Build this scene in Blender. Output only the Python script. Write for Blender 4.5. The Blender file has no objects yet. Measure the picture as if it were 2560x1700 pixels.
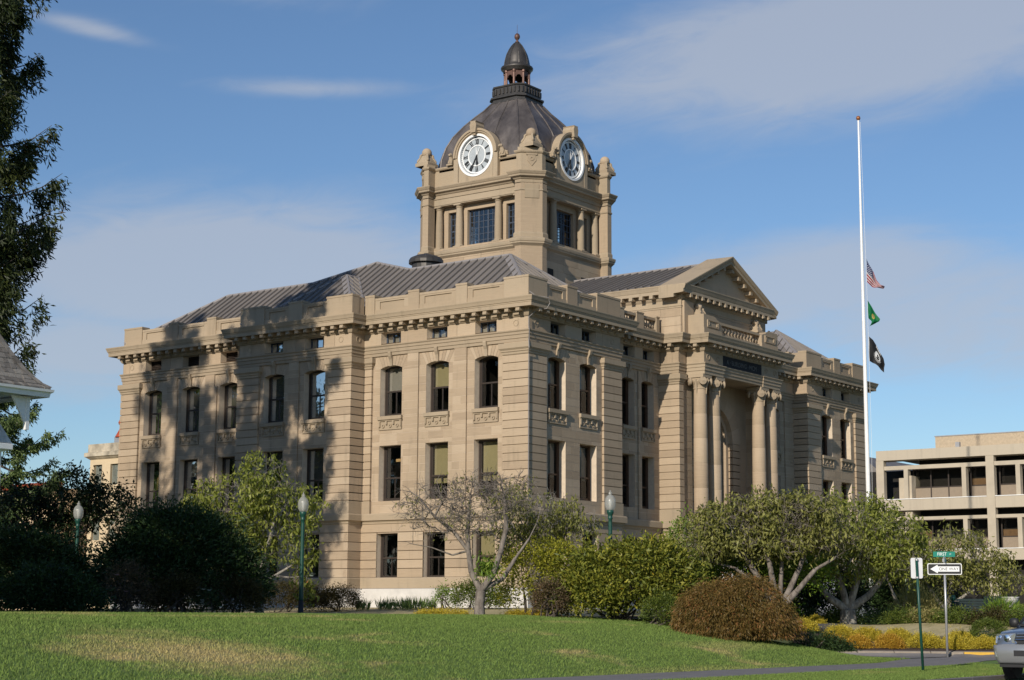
import bpy, math, random
import numpy as np
from mathutils import Vector, Matrix, Quaternion
random.seed(7)
RNG = np.random.default_rng(7)
PI = math.pi
scene = bpy.context.scene
COL = scene.collection

# ------------------------------------------------------------------ camera
cam_d = bpy.data.cameras.new('camera')
cam = bpy.data.objects.new('camera', cam_d)
COL.objects.link(cam)
cam_d.sensor_width = 36.0
cam_d.lens = 36.0 * 4321.84 / 2560.0
cam_d.clip_start = 0.5
cam_d.clip_end = 4000.0
_r = Vector((0.59153539, -0.80626013, 0.00552109))
_u = Vector((-0.13000351, -0.08861823, 0.98754539))
_d = Vector((0.7957292, 0.58488581, 0.15723747))
CAMPOS = Vector((-59.4023, -42.8014, -0.2918))
cam.matrix_world = Matrix(((_r.x, _u.x, -_d.x, CAMPOS.x), (_r.y, _u.y, -_d.y, CAMPOS.y),
                           (_r.z, _u.z, -_d.z, CAMPOS.z), (0, 0, 0, 1)))
scene.camera = cam

# ------------------------------------------------------------------ sky
SUN_TO = Vector((-1.0, -0.20, 0.44)).normalized()      # towards the sun
SUN_EL = math.asin(SUN_TO.z)
world = bpy.data.worlds.new('World')
scene.world = world
world.use_nodes = True
wn, wl = world.node_tree.nodes, world.node_tree.links
wn.clear()
w_out = wn.new('ShaderNodeOutputWorld')
w_bg = wn.new('ShaderNodeBackground')
w_sky = wn.new('ShaderNodeTexSky')
w_sky.sky_type = 'NISHITA'
w_sky.sun_disc = False
w_sky.sun_elevation = SUN_EL
w_sky.sun_rotation = math.atan2(SUN_TO.x, SUN_TO.y)
w_sky.air_density = 1.0
w_sky.dust_density = 0.3
w_sky.ozone_density = 2.5
w_bg.inputs['Strength'].default_value = 0.092
tc = wn.new('ShaderNodeTexCoord')
sep = wn.new('ShaderNodeSeparateXYZ'); wl.new(tc.outputs['Generated'], sep.inputs[0])
def wmath(op, a, b=None):
    n = wn.new('ShaderNodeMath'); n.operation = op
    for i, v in enumerate((a, b)):
        if v is None: continue
        if isinstance(v, (int, float)): n.inputs[i].default_value = v
        else: wl.new(v, n.inputs[i])
    return n.outputs[0]
az = wmath('ARCTAN2', sep.outputs['Y'], sep.outputs['X'])
el = wmath('ARCSINE', sep.outputs['Z'])
cmb = wn.new('ShaderNodeCombineXYZ'); wl.new(wmath('MULTIPLY', az, 5.0), cmb.inputs[0]); wl.new(wmath('ADD', wmath('MULTIPLY', el, 17.0), wmath('MULTIPLY', az, 2.2)), cmb.inputs[1])
def wnoise(scale, detail, rough, dist, off):
    m_ = wn.new('ShaderNodeMapping'); wl.new(cmb.outputs[0], m_.inputs[0]); m_.inputs['Location'].default_value = off
    n_ = wn.new('ShaderNodeTexNoise'); wl.new(m_.outputs[0], n_.inputs['Vector']); n_.inputs['Scale'].default_value = scale
    n_.inputs['Detail'].default_value = detail; n_.inputs['Roughness'].default_value = rough; n_.inputs['Distortion'].default_value = dist
    return n_.outputs['Fac']
n1 = wnoise(1.1, 8, .56, .5, (2.3, 1.1, 0)); n2 = wnoise(3.2, 8, .62, .8, (0.3, 4.1, 0))
banks = None
R_ = math.radians
for (a0, e0, aw, ew, sl, amp) in ((46.0, 11.3, 7.5, 2.0, .05, 1.25), (50.0, 8.2, 5.0, 1.6, .0, .8), (24.5, 18.6, 9.5, 2.2, .12, 1.15), (27.0, 10.9, 6.0, 1.5, .10, .95), (21.0, 9.4, 6.0, 2.0, .0, .85), (48.0, 20.8, 5.0, .7, -.12, .5), (43.5, 17.2, 3.5, .35, .03, .55), (50.5, 18.6, 2.0, .3, -.15, .5)):
    da = wmath('SUBTRACT', az, R_(a0)); de = wmath('SUBTRACT', wmath('SUBTRACT', el, R_(e0)), wmath('MULTIPLY', da, -sl))
    q = wmath('ADD', wmath('POWER', wmath('ABSOLUTE', wmath('DIVIDE', da, R_(aw))), 2.0), wmath('POWER', wmath('ABSOLUTE', wmath('DIVIDE', de, R_(ew))), 2.0))
    g_ = wmath('MULTIPLY', wmath('EXPONENT', wmath('MULTIPLY', q, -1.0)), amp)
    banks = g_ if banks is None else wmath('MAXIMUM', banks, g_)
tex = wmath('ADD', wmath('MULTIPLY', wmath('SUBTRACT', n1, .5), 1.9), wmath('MULTIPLY', wmath('SUBTRACT', n2, .5), 1.5))
cl = wmath('ADD', banks, wmath('MULTIPLY', tex, wmath('ADD', wmath('MULTIPLY', banks, .42), .2)))
crp = wn.new('ShaderNodeMapRange'); crp.interpolation_type = 'SMOOTHSTEP'; wl.new(cl, crp.inputs['Value'])
crp.inputs['From Min'].default_value = 0.06; crp.inputs['From Max'].default_value = 0.78
crp.inputs['To Min'].default_value = 0.0; crp.inputs['To Max'].default_value = 0.68
mixc = wn.new('ShaderNodeMix'); mixc.data_type = 'RGBA'
tint = wn.new('ShaderNodeMix'); tint.data_type = 'RGBA'; tint.blend_type = 'MULTIPLY'
tint.inputs['Factor'].default_value = 1.0
wl.new(w_sky.outputs[0], tint.inputs['A']); tint.inputs['B'].default_value = (0.86, 0.98, 1.12, 1)
wl.new(crp.outputs[0], mixc.inputs['Factor'])
wl.new(tint.outputs['Result'], mixc.inputs['A'])
mixc.inputs['B'].default_value = (5.1, 5.5, 6.3, 1)
wl.new(mixc.outputs['Result'], w_bg.inputs['Color'])
wl.new(w_bg.outputs[0], w_out.inputs['Surface'])

# ------------------------------------------------------------------ sun
sun_d = bpy.data.lights.new('sun', 'SUN')
sun_d.energy = 4.3
sun_d.angle = math.radians(0.53)
sun_d.color = (1.0, 0.91, 0.77)
sun = bpy.data.objects.new('sun', sun_d)
COL.objects.link(sun)
sun.location = (-60, -10, 40)
sun.rotation_euler = SUN_TO.to_track_quat('Z', 'Y').to_euler()
scene.view_settings.view_transform = 'Standard'
scene.view_settings.look = 'None'
scene.view_settings.exposure = 0.0
scene.view_settings.gamma = 1.0
scene.view_settings.use_curve_mapping = False

# ------------------------------------------------------------------ material helpers
def new_mat(name):
    m = bpy.data.materials.new(name); m.use_nodes = True
    nt = m.node_tree; nt.nodes.clear()
    o = nt.nodes.new('ShaderNodeOutputMaterial'); b = nt.nodes.new('ShaderNodeBsdfPrincipled')
    nt.links.new(b.outputs[0], o.inputs['Surface'])
    return m, nt, b, o
class NB:
    def __init__(s, nt): s.nt = nt
    def n(s, t, **k):
        x = s.nt.nodes.new(t)
        for a, v in k.items(): setattr(x, a, v)
        return x
    def set(s, sock, v):
        if hasattr(v, 'is_output'): s.nt.links.new(v, sock)
        else: sock.default_value = v
    def math(s, op, a, b=0.0, clamp=False):
        x = s.n('ShaderNodeMath', operation=op, use_clamp=clamp); s.set(x.inputs[0], a); s.set(x.inputs[1], b); return x.outputs[0]
    def noise(s, vec, scale, detail=4, rough=0.55, dist=0.0):
        x = s.n('ShaderNodeTexNoise'); s.set(x.inputs['Vector'], vec)
        x.inputs['Scale'].default_value = scale; x.inputs['Detail'].default_value = detail
        x.inputs['Roughness'].default_value = rough; x.inputs['Distortion'].default_value = dist
        return x.outputs['Fac']
    def pos(s, scale=(1, 1, 1), loc=(0, 0, 0)):
        g = s.n('ShaderNodeNewGeometry'); m = s.n('ShaderNodeMapping'); s.set(m.inputs[0], g.outputs['Position'])
        m.inputs['Scale'].default_value = scale; m.inputs['Location'].default_value = loc
        return m.outputs[0]
    def ramp(s, f, stops):
        x = s.n('ShaderNodeValToRGB'); s.set(x.inputs[0], f)
        e = x.color_ramp.elements
        while len(e) < len(stops): e.new(0.5)
        for i, (p, c) in enumerate(stops): e[i].position = p; e[i].color = (c[0], c[1], c[2], 1)
        return x.outputs[0]
    def mix(s, f, a, b, mode='MIX'):
        x = s.n('ShaderNodeMix', data_type='RGBA', blend_type=mode); s.set(x.inputs['Factor'], f)
        s.set(x.inputs['A'], a if hasattr(a, 'is_output') else (*a, 1)); s.set(x.inputs['B'], b if hasattr(b, 'is_output') else (*b, 1))
        return x.outputs['Result']
    def range(s, f, a, b, c=0.0, d=1.0):
        x = s.n('ShaderNodeMapRange'); s.set(x.inputs['Value'], f)
        for i, v in zip(('From Min', 'From Max', 'To Min', 'To Max'), (a, b, c, d)): x.inputs[i].default_value = v
        return x.outputs[0]
    def bump(s, h, strength, dist=0.02):
        x = s.n('ShaderNodeBump'); x.inputs['Strength'].default_value = strength; x.inputs['Distance'].default_value = dist
        s.set(x.inputs['Height'], h); return x.outputs[0]
    def tone(s):
        a = s.n('ShaderNodeAttribute', attribute_name='tone'); o = s.n('ShaderNodeObjectInfo')
        return s.math('FRACT', s.math('ADD', a.outputs['Fac'], o.outputs['Random']))
    def attr(s, nm):
        return s.n('ShaderNodeAttribute', attribute_name=nm)

def plain(name, col, rough=0.6, metal=0.0, var=0.15, scale=6.0, spec=0.4, bump=0.0):
    m, nt, b, o = new_mat(name); k = NB(nt)
    n = k.noise(k.pos(), scale, 5, 0.6)
    c = k.mix(k.range(n, 0.3, 0.7), tuple(v * (1 - var) for v in col), tuple(min(1, v * (1 + var)) for v in col))
    k.set(b.inputs['Base Color'], c)
    b.inputs['Roughness'].default_value = rough; b.inputs['Metallic'].default_value = metal
    b.inputs['Specular IOR Level'].default_value = spec
    if bump: k.set(b.inputs['Normal'], k.bump(k.noise(k.pos(), scale * 8, 3), bump))
    return m

def stone_mat(name, c0, c1, c2, streak=1.0, stain=0.25):
    m, nt, b, o = new_mat(name); k = NB(nt)
    t = k.tone()
    base = k.ramp(t, [(0.0, c0), (0.5, c1), (1.0, c2)])
    tv = k.n('ShaderNodeVectorMath', operation='ADD'); k.set(tv.inputs[0], k.pos((0.5, 0.5, 9.0)))
    cx = k.n('ShaderNodeCombineXYZ'); k.set(cx.inputs[2], k.math('MULTIPLY', t, 30.0)); k.set(tv.inputs[1], cx.outputs[0])
    st = k.noise(tv.outputs[0], 1.6, 5, 0.6, 0.6)
    base = k.mix(k.range(st, 0.35, 0.7, 0, 0.30 * streak), base, (0.47, 0.36, 0.25))
    st2 = k.noise(tv.outputs[0], 4.0, 4, 0.6, 0.3)
    base = k.mix(k.range(st2, 0.5, 0.75, 0, 0.22 * streak), base, (0.27, 0.19, 0.13))
    big = k.noise(k.pos((0.5, 0.5, 0.25)), 0.55, 5, 0.6)
    base = k.mix(k.range(big, 0.5, 0.75, 0, stain), base, (0.20, 0.17, 0.12))
    drip = k.math('MULTIPLY', k.range(k.noise(k.pos((2.2, 2.2, .16)), 1.5, 5, .65), .52, .72), k.range(k.noise(k.pos((.7, .7, .9)), 1.0, 3), .42, .6))
    base = k.mix(k.math('MULTIPLY', drip, .42), base, (0.16, 0.135, 0.10))
    k.set(b.inputs['Base Color'], base)
    b.inputs['Roughness'].default_value = 0.85; b.inputs['Specular IOR Level'].default_value = 0.2
    k.set(b.inputs['Normal'], k.bump(k.noise(k.pos(), 25, 5, 0.65), 0.25, 0.02))
    return m
M = {}
M['stone'] = stone_mat('sandstone', (0.345, 0.265, 0.188), (0.42, 0.326, 0.23), (0.475, 0.378, 0.275), 1.5)
M['trim'] = stone_mat('sandstone_trim', (0.34, 0.27, 0.193), (0.37, 0.296, 0.21), (0.395, 0.32, 0.232), 0.9, 0.4)
M['joint'] = plain('pale_mortar', (0.58, 0.48, 0.37), 0.9, var=0.1)
M['granite'] = plain('pale_granite', (0.58, 0.56, 0.54), 0.8, var=0.14, scale=1.5, bump=0.1)
M['frame'] = plain('bronze_frame', (0.045, 0.034, 0.028), 0.45)
M['frame_red'] = plain('brown_wood_frame', (0.10, 0.055, 0.032), 0.5)
M['tower_frame'] = plain('slate_blue_frame', (0.055, 0.07, 0.10), 0.5)
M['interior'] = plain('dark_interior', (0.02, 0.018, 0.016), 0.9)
M['blind'] = plain('olive_blind', (0.36, 0.32, 0.18), 0.8, var=0.05)
M['blind_grey'] = plain('grey_blind', (0.34, 0.33, 0.30), 0.8, var=0.05)
M['paper'] = plain('tan_sheet', (0.62, 0.42, 0.20), 0.8)
def glass_mat(name, tint, trans):
    m, nt, b, o = new_mat(name); k = NB(nt); nt.nodes.remove(b)
    tr = k.n('ShaderNodeBsdfTransparent'); tr.inputs[0].default_value = (*tint, 1)
    gl = k.n('ShaderNodeBsdfGlossy'); gl.inputs['Roughness'].default_value = 0.02; gl.inputs['Color'].default_value = (0.9, 0.92, 0.95, 1)
    lw = k.n('ShaderNodeFresnel'); lw.inputs['IOR'].default_value = 1.5
    n = k.bump(k.noise(k.pos((1, 1, 1)), 1.2, 2), 0.06, 0.05)
    nt.links.new(n, gl.inputs['Normal'])
    mx = k.n('ShaderNodeMixShader')
    k.set(mx.inputs[0], k.math('MULTIPLY', lw.outputs[0], trans, True))
    nt.links.new(tr.outputs[0], mx.inputs[1]); nt.links.new(gl.outputs[0], mx.inputs[2]); nt.links.new(mx.outputs[0], o.inputs['Surface'])
    return m
M['glass'] = glass_mat('window_glass', (0.78, 0.77, 0.73), 0.7)
def lead_mat():
    m, nt, b, o = new_mat('dark_lead'); k = NB(nt)
    a = k.noise(k.pos((1, 1, 0.6)), 1.1, 6, 0.6, 0.4)
    c = k.ramp(a, [(0.3, (0.065, 0.056, 0.054)), (0.5, (0.12, 0.104, 0.099)), (0.7, (0.20, 0.175, 0.162))])
    k.set(b.inputs['Base Color'], c); b.inputs['Roughness'].default_value = 0.5; b.inputs['Metallic'].default_value = 0.35
    k.set(b.inputs['Normal'], k.bump(k.noise(k.pos(), 3, 4), 0.2, 0.05))
    return m
M['lead'] = lead_mat()
M['copper'] = plain('dark_copper', (0.07, 0.065, 0.062), 0.45, 0.4, 0.3, 2.0)
M['copper_red'] = plain('brown_copper', (0.13, 0.07, 0.055), 0.5, 0.3, 0.3, 3.0)
def roof_mat():
    m, nt, b, o = new_mat('grey_metal_roof'); k = NB(nt)
    t = k.tone()
    c = k.mix(t, (0.165, 0.148, 0.136), (0.20, 0.18, 0.166))
    c = k.mix(k.range(k.noise(k.pos(), 0.8, 5), 0.4, 0.75, 0, 0.35), c, (0.23, 0.205, 0.19))
    k.set(b.inputs['Base Color'], c); b.inputs['Roughness'].default_value = 0.55; b.inputs['Metallic'].default_value = 0.1
    return m
M['roof'] = roof_mat()
M['ridge'] = plain('pale_ridge_metal', (0.27, 0.25, 0.245), 0.5, 0.1, 0.08)
M['white'] = plain('white_paint', (0.82, 0.82, 0.82), 0.45, var=0.05)
M['clock_glass'] = plain('grey_clock_glass', (0.42, 0.45, 0.47), 0.15, var=0.12, scale=1.2, spec=0.6)
M['black'] = plain('black_paint', (0.02, 0.02, 0.022), 0.5)
M['dark_slate'] = plain('dark_slate_panel', (0.03, 0.03, 0.034), 0.85, var=0.2, spec=.2)
M['dull_letter'] = plain('tarnished_letter', (0.11, 0.105, 0.10), 0.7)
M['green_pole'] = plain('green_paint', (0.012, 0.062, 0.046), 0.4, var=0.15)
M['globe'] = None

# ------------------------------------------------------------------ object helpers
ROOTLOC = {}
def tag(o, label=None, cat=None, group=None, kind=None):
    if label: o['label'] = label
    if cat: o['category'] = cat
    if group: o['group'] = group
    if kind: o['kind'] = kind
    return o
def parent_to(o, p):
    if p is not None:
        o.parent = p
        if p.name in ROOTLOC: o.matrix_parent_inverse = ROOTLOC[p.name].inverted()
def thing(name, label, cat, loc=(0, 0, 0), group=None):
    o = bpy.data.objects.new(name, None); COL.objects.link(o)
    o.empty_display_size = 0.2
    o.location = loc
    ROOTLOC[o.name] = Matrix.Translation(loc)
    return tag(o, label, cat, group)
def link_mesh(name, me, parent=None, mat=None):
    o = bpy.data.objects.new(name, me); COL.objects.link(o)
    if mat is not None and not me.materials: me.materials.append(mat)
    parent_to(o, parent)
    return o
class MB:
    def __init__(s): s.v = []; s.f = []; s.mi = []; s.cur = 0; s.t = []
    def add(s, vs, fs, tone=0.0):
        b = len(s.v); s.v.extend(tuple(p) for p in vs); s.t.extend([tone] * len(vs))
        for f in fs: s.f.append(tuple(b + i for i in f)); s.mi.append(s.cur)
    def box(s, x0, x1, y0, y1, z0, z1, tone=0.0):
        s.add([(x0, y0, z0), (x1, y0, z0), (x1, y1, z0), (x0, y1, z0), (x0, y0, z1), (x1, y0, z1), (x1, y1, z1), (x0, y1, z1)], BOXF, tone)
    def fbox(s, F, s0, s1, z0, z1, o0, o1, tone=0.0):
        P = F.P
        s.add([P(s0, z0, o0), P(s1, z0, o0), P(s1, z0, o1), P(s0, z0, o1), P(s0, z1, o0), P(s1, z1, o0), P(s1, z1, o1), P(s0, z1, o1)], BOXF, tone)
    def fprism(s, F, poly, o0, o1, tone=0.0):
        n = len(poly)
        vs = [F.P(a, z, o0) for a, z in poly] + [F.P(a, z, o1) for a, z in poly]
        fs = [tuple(range(n)), tuple(range(2 * n - 1, n - 1, -1))] + [(i, (i + 1) % n, n + (i + 1) % n, n + i) for i in range(n)]
        s.add(vs, fs, tone)
    def prism(s, poly, z0, z1, tone=0.0):
        n = len(poly)
        vs = [(x, y, z0) for x, y in poly] + [(x, y, z1) for x, y in poly]
        fs = [tuple(range(n - 1, -1, -1)), tuple(range(n, 2 * n))] + [(i, (i + 1) % n, n + (i + 1) % n, n + i) for i in range(n)]
        s.add(vs, fs, tone)
    def lathe(s, prof, c=(0, 0, 0), n=12, tone=0.0, cap=True):
        vs = []; fs = []
        for r, z in prof:
            for i in range(n):
                a = 2 * PI * i / n; vs.append((c[0] + r * math.cos(a), c[1] + r * math.sin(a), c[2] + z))
        for j in range(len(prof) - 1):
            for i in range(n):
                k = (i + 1) % n; fs.append((j * n + i, j * n + k, (j + 1) * n + k, (j + 1) * n + i))
        if cap:
            fs.append(tuple(range(n - 1, -1, -1))); fs.append(tuple((len(prof) - 1) * n + i for i in range(n)))
        s.add(vs, fs, tone)
    def tube(s, pts, rad, n=6, tone=0.0, cap=True):
        pts = [Vector(p) for p in pts]
        if not hasattr(rad, '__len__'): rad = [rad] * len(pts)
        vs = []; fs = []; ref = None
        for i, p in enumerate(pts):
            d = (pts[min(i + 1, len(pts) - 1)] - pts[max(i - 1, 0)]).normalized()
            a = d.cross(Vector((0, 0, 1)))
            if a.length < 0.05: a = d.cross(Vector((1, 0, 0)))
            a.normalize()
            if ref is not None and a.dot(ref) < 0: a = -a
            ref = a; b = d.cross(a)
            for j in range(n):
                t = 2 * PI * j / n
                vs.append(p + (a * math.cos(t) + b * math.sin(t)) * rad[i])
        for i in range(len(pts) - 1):
            for j in range(n):
                k = (j + 1) % n; fs.append((i * n + j, i * n + k, (i + 1) * n + k, (i + 1) * n + j))
        if cap:
            fs.append(tuple(range(n - 1, -1, -1))); fs.append(tuple((len(pts) - 1) * n + j for j in range(n)))
        s.add(vs, fs, tone)
    def sweep(s, plan, prof, closed=True, tone=0.0):
        """profile of (out, z) swept along a plan polyline (CCW = outward to the right)"""
        n = len(plan); vs = []; fs = []
        nrm = []
        m = n if closed else n - 1
        for i in range(m):
            a, b = plan[i], plan[(i + 1) % n]; L = math.hypot(b[0] - a[0], b[1] - a[1]); nrm.append(((b[1] - a[1]) / L, -(b[0] - a[0]) / L))
        k = len(prof)
        for i in range(n):
            if closed: n1, n2 = nrm[i - 1], nrm[i]
            else: n1, n2 = nrm[max(i - 1, 0)], nrm[min(i, m - 1)]
            dd = 1 + n1[0] * n2[0] + n1[1] * n2[1]; ox, oy = (n1[0] + n2[0]) / dd, (n1[1] + n2[1]) / dd
            for o, z in prof: vs.append((plan[i][0] + ox * o, plan[i][1] + oy * o, z))
        for i in range(m):
            j = (i + 1) % n
            for q in range(k - 1): fs.append((i * k + q, j * k + q, j * k + q + 1, i * k + q + 1))
        if not closed:
            fs.append(tuple(range(k))); fs.append(tuple((n - 1) * k + q for q in range(k - 1, -1, -1)))
        s.add(vs, fs, tone)
    def build(s, name, mats, parent=None, smooth=False, tones=False):
        me = bpy.data.meshes.new(name)
        me.from_pydata(s.v, [], s.f)
        if not isinstance(mats, (list, tuple)): mats = [mats]
        for m in mats: me.materials.append(m)
        if len(mats) > 1: me.polygons.foreach_set('material_index', s.mi)
        if smooth: me.polygons.foreach_set('use_smooth', [True] * len(s.f))
        if tones:
            a = me.attributes.new('tone', 'FLOAT', 'POINT'); a.data.foreach_set('value', s.t)
        return link_mesh(name, me, parent)
BOXF = [(0, 3, 2, 1), (4, 5, 6, 7), (0, 1, 5, 4), (1, 2, 6, 5), (2, 3, 7, 6), (3, 0, 4, 7)]
_m = MB(); _m.box(-.5, .5, -.5, .5, -.5, .5)
UNIT = bpy.data.meshes.new('unit_stone'); UNIT.from_pydata(_m.v, [], _m.f)
def unit_block(name, x0, x1, y0, y1, z0, z1, mat, parent):
    """one block as an object of its own, all sharing one cube mesh per material"""
    key = 'stone_' + mat.name
    me = bpy.data.meshes.get(key)
    if me is None:
        me = UNIT.copy(); me.name = key; me.materials.append(mat)
    o = bpy.data.objects.new(name, me); COL.objects.link(o)
    o.location = ((x0 + x1) / 2, (y0 + y1) / 2, (z0 + z1) / 2)
    o.scale = (abs(x1 - x0), abs(y1 - y0), abs(z1 - z0))
    parent_to(o, parent)
    return o
class Face:
    """vertical wall plane: s runs along it, o is outward"""
    def __init__(f, ox, oy, dx, dy, nx, ny): f.a = (ox, oy); f.d = (dx, dy); f.n = (nx, ny)
    def P(f, s, z, o=0.0): return (f.a[0] + f.d[0] * s + f.n[0] * o, f.a[1] + f.d[1] * s + f.n[1] * o, z)
    def block(f, name, s0, s1, z0, z1, o0, o1, mat, parent):
        a = f.P(s0, z0, o0); b = f.P(s1, z1, o1)
        return unit_block(name, min(a[0], b[0]), max(a[0], b[0]), min(a[1], b[1]), max(a[1], b[1]), z0, z1, mat, parent)
def holes_wall(mb, F, s0, s1, z0, z1, o, holes):
    ss = sorted({s0, s1, *[h[0] for h in holes], *[h[1] for h in holes]}); zz = sorted({z0, z1, *[h[2] for h in holes], *[h[3] for h in holes]})
    ss = [s for s in ss if s0 <= s <= s1]; zz = [z for z in zz if z0 <= z <= z1]
    for i in range(len(ss) - 1):
        for j in range(len(zz) - 1):
            cs, cz = (ss[i] + ss[i + 1]) / 2, (zz[j] + zz[j + 1]) / 2
            if any(h[0] < cs < h[1] and h[2] < cz < h[3] for h in holes): continue
            mb.add([F.P(ss[i], zz[j], o), F.P(ss[i + 1], zz[j], o), F.P(ss[i + 1], zz[j + 1], o), F.P(ss[i], zz[j + 1], o)], [(0, 1, 2, 3)])
def text_mesh(name, s, size, mat, parent, matrix, extrude=0.004, align='CENTER', sx=1.0):
    c = bpy.data.curves.new(name, 'FONT'); c.body = s; c.size = size; c.align_x = align; c.align_y = 'CENTER'; c.extrude = extrude
    tmp = bpy.data.objects.new(name, c); COL.objects.link(tmp)
    dg = bpy.context.evaluated_depsgraph_get()
    me = bpy.data.meshes.new_from_object(tmp.evaluated_get(dg))
    bpy.data.objects.remove(tmp)
    me.transform(matrix @ Matrix.Diagonal((sx, 1, 1, 1)))
    me.materials.clear(); me.materials.append(mat)
    return link_mesh(name, me, parent)
# ================================================================== COURTHOUSE
HALL = thing('courthouse', 'tan sandstone courthouse with grey metal roofs, columned portico and domed clock tower', 'courthouse', (0, 0, 0))
W, DP = 33.55, 25.78
XC, YC = 16.77, 12.89
OUT = [(0, 0), (7.3, 0), (7.3, .85), (12.2, .85), (12.2, -.2), (12.93, -.2), (12.93, -1.2), (20.61, -1.2), (20.61, -.2), (21.35, -.2), (21.35, .85),
       (26.25, .85), (26.25, 0), (W, 0), (W, DP), (0, DP), (0, 16.48), (-.88, 16.48), (-.88, 9.3), (0, 9.3)]
LOW = [(0, 0), (7.3, 0), (7.3, .85), (12.2, .85), (12.2, -1.3), (21.35, -1.3), (21.35, .85), (26.25, .85), (26.25, 0), (W, 0), (W, DP), (0, DP),
       (0, 16.48), (-.88, 16.48), (-.88, 9.3), (0, 9.3)]
FL = Face(0, 0, 0, 1, -1, 0)          # left front: s = y
FC = Face(-.88, 0, 0, 1, -1, 0)       # its projecting middle
FF = Face(0, 0, 1, 0, 0, -1)          # entrance front: s = x
FR = Face(0, .85, 1, 0, 0, -1)        # entrance front, set-back bays
WALLS = []
STONES = {'wall_stone': [], 'quoin_stone': []}
def stone(kind, F, s0, s1, z0, z1, o0, o1, parent): STONES[kind].append((F, s0, s1, z0, z1, o0, o1, parent))
def ashlar(F, s0, s1, z0, z1, out, excl, parent, course, depth=.1, lo=.75, hi=1.35, g=.0075):
    n = max(1, round((z1 - z0) / course)); h = (z1 - z0) / n
    for c in range(n):
        a, b = z0 + c * h, z0 + (c + 1) * h
        zs = sorted({a, b, *[q for e in excl for q in (e[2], e[3]) if a + .04 < q < b - .04]})
        for i in range(len(zs) - 1):
            za, zb = zs[i], zs[i + 1]; zm = (za + zb) / 2
            iv = [(s0, s1)]
            for e in excl:
                if e[2] < zm < e[3]:
                    iv = [q for p in iv for q in ((p[0], min(p[1], e[0])), (max(p[0], e[1]), p[1])) if q[1] - q[0] > .02]
            for p in iv:
                s = p[0]; first = True
                while s < p[1] - .01:
                    L = random.uniform(lo, hi) * (random.uniform(.4, 1) if first else 1); first = False
                    e = s + L
                    if p[1] - e < .35: e = p[1]
                    stone('wall_stone', F, s + g, e - g, za + g, zb - g, out - depth, out, parent); s = e
def quoin(F, s0, s1, z0, z1, n, o0, o1, parent, gap=.018):
    h = (z1 - z0) / n
    for i in range(n): stone('quoin_stone', F, s0, s1, z0 + i * h + gap, z0 + (i + 1) * h - gap, o0, o1, parent)

def make_window(F, c, w, z0, z1, o, kind='sash', blind=None, top=.5, red=False, low=0.0):
    """double-hung window standing in its opening; o is the outer face of the frame"""
    fm = M['frame_red'] if red else M['frame']
    mb = MB(); t = .075; a, b = c - w / 2, c + w / 2; d = .09
    mb.fbox(F, a, a + t, z0, z1, o - d, o); mb.fbox(F, b - t, b, z0, z1, o - d, o)
    mb.fbox(F, a + t, b - t, z0, z0 + t, o - d, o); mb.fbox(F, a + t, b - t, z1 - t, z1, o - d, o)
    win = mb.build('window', fm, HALL)
    zm = z0 + (z1 - z0) * (1 - top)
    s = MB(); r = .05; i0, i1 = a + t, b - t
    s.fbox(F, i0, i1, zm - .035, zm + .035, o - .11, o - .02)
    s.fbox(F, i0, i0 + r, z0 + t, z1 - t, o - .12, o - .03); s.fbox(F, i1 - r, i1, z0 + t, z1 - t, o - .12, o - .03)
    s.fbox(F, i0 + r, i1 - r, z0 + t, z0 + t + .07, o - .12, o - .03)
    s.build('sash', fm, win)
    m2 = MB(); m2.fbox(F, c - .015, c + .015, z0 + t + .07, zm - .035, o - .11, o - .04); m2.build('glazing_bar', fm, win)
    for za, zb in ((z0 + t + .07, zm - .035), (zm + .035, z1 - t)):
        g = MB(); g.add([F.P(i0 + r, za, o - .075), F.P(i1 - r, za, o - .075), F.P(i1 - r, zb, o - .075), F.P(i0 + r, zb, o - .075)], [(0, 1, 2, 3)])
        g.build('pane', M['glass'], win)
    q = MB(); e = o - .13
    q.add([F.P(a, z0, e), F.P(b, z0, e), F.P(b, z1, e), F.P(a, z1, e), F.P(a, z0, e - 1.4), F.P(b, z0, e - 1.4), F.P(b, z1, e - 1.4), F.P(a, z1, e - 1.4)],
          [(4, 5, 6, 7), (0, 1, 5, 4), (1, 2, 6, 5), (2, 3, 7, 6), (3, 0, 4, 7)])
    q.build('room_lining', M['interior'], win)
    if blind:
        bm, drop = blind
        zb = z1 - t - (z1 - z0) * drop
        bl = MB(); bl.fbox(F, i0 + r, i1 - r, zb, z1 - t, o - .2, o - .185); bl.build('blind', M[bm], win)
    return win
def opening(mb, F, c, w, z0, z1, o, depth):
    a, b = c - w / 2, c + w / 2
    for q in (((a, z0), (a, z1)), ((b, z0), (b, z1)), ((a, z0), (b, z0)), ((a, z1), (b, z1))):
        (s, z), (s2, z2) = q
        mb.add([F.P(s, z, o), F.P(s2, z2, o), F.P(s2, z2, o - depth), F.P(s, z, o - depth)], [(0, 1, 2, 3)])
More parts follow.
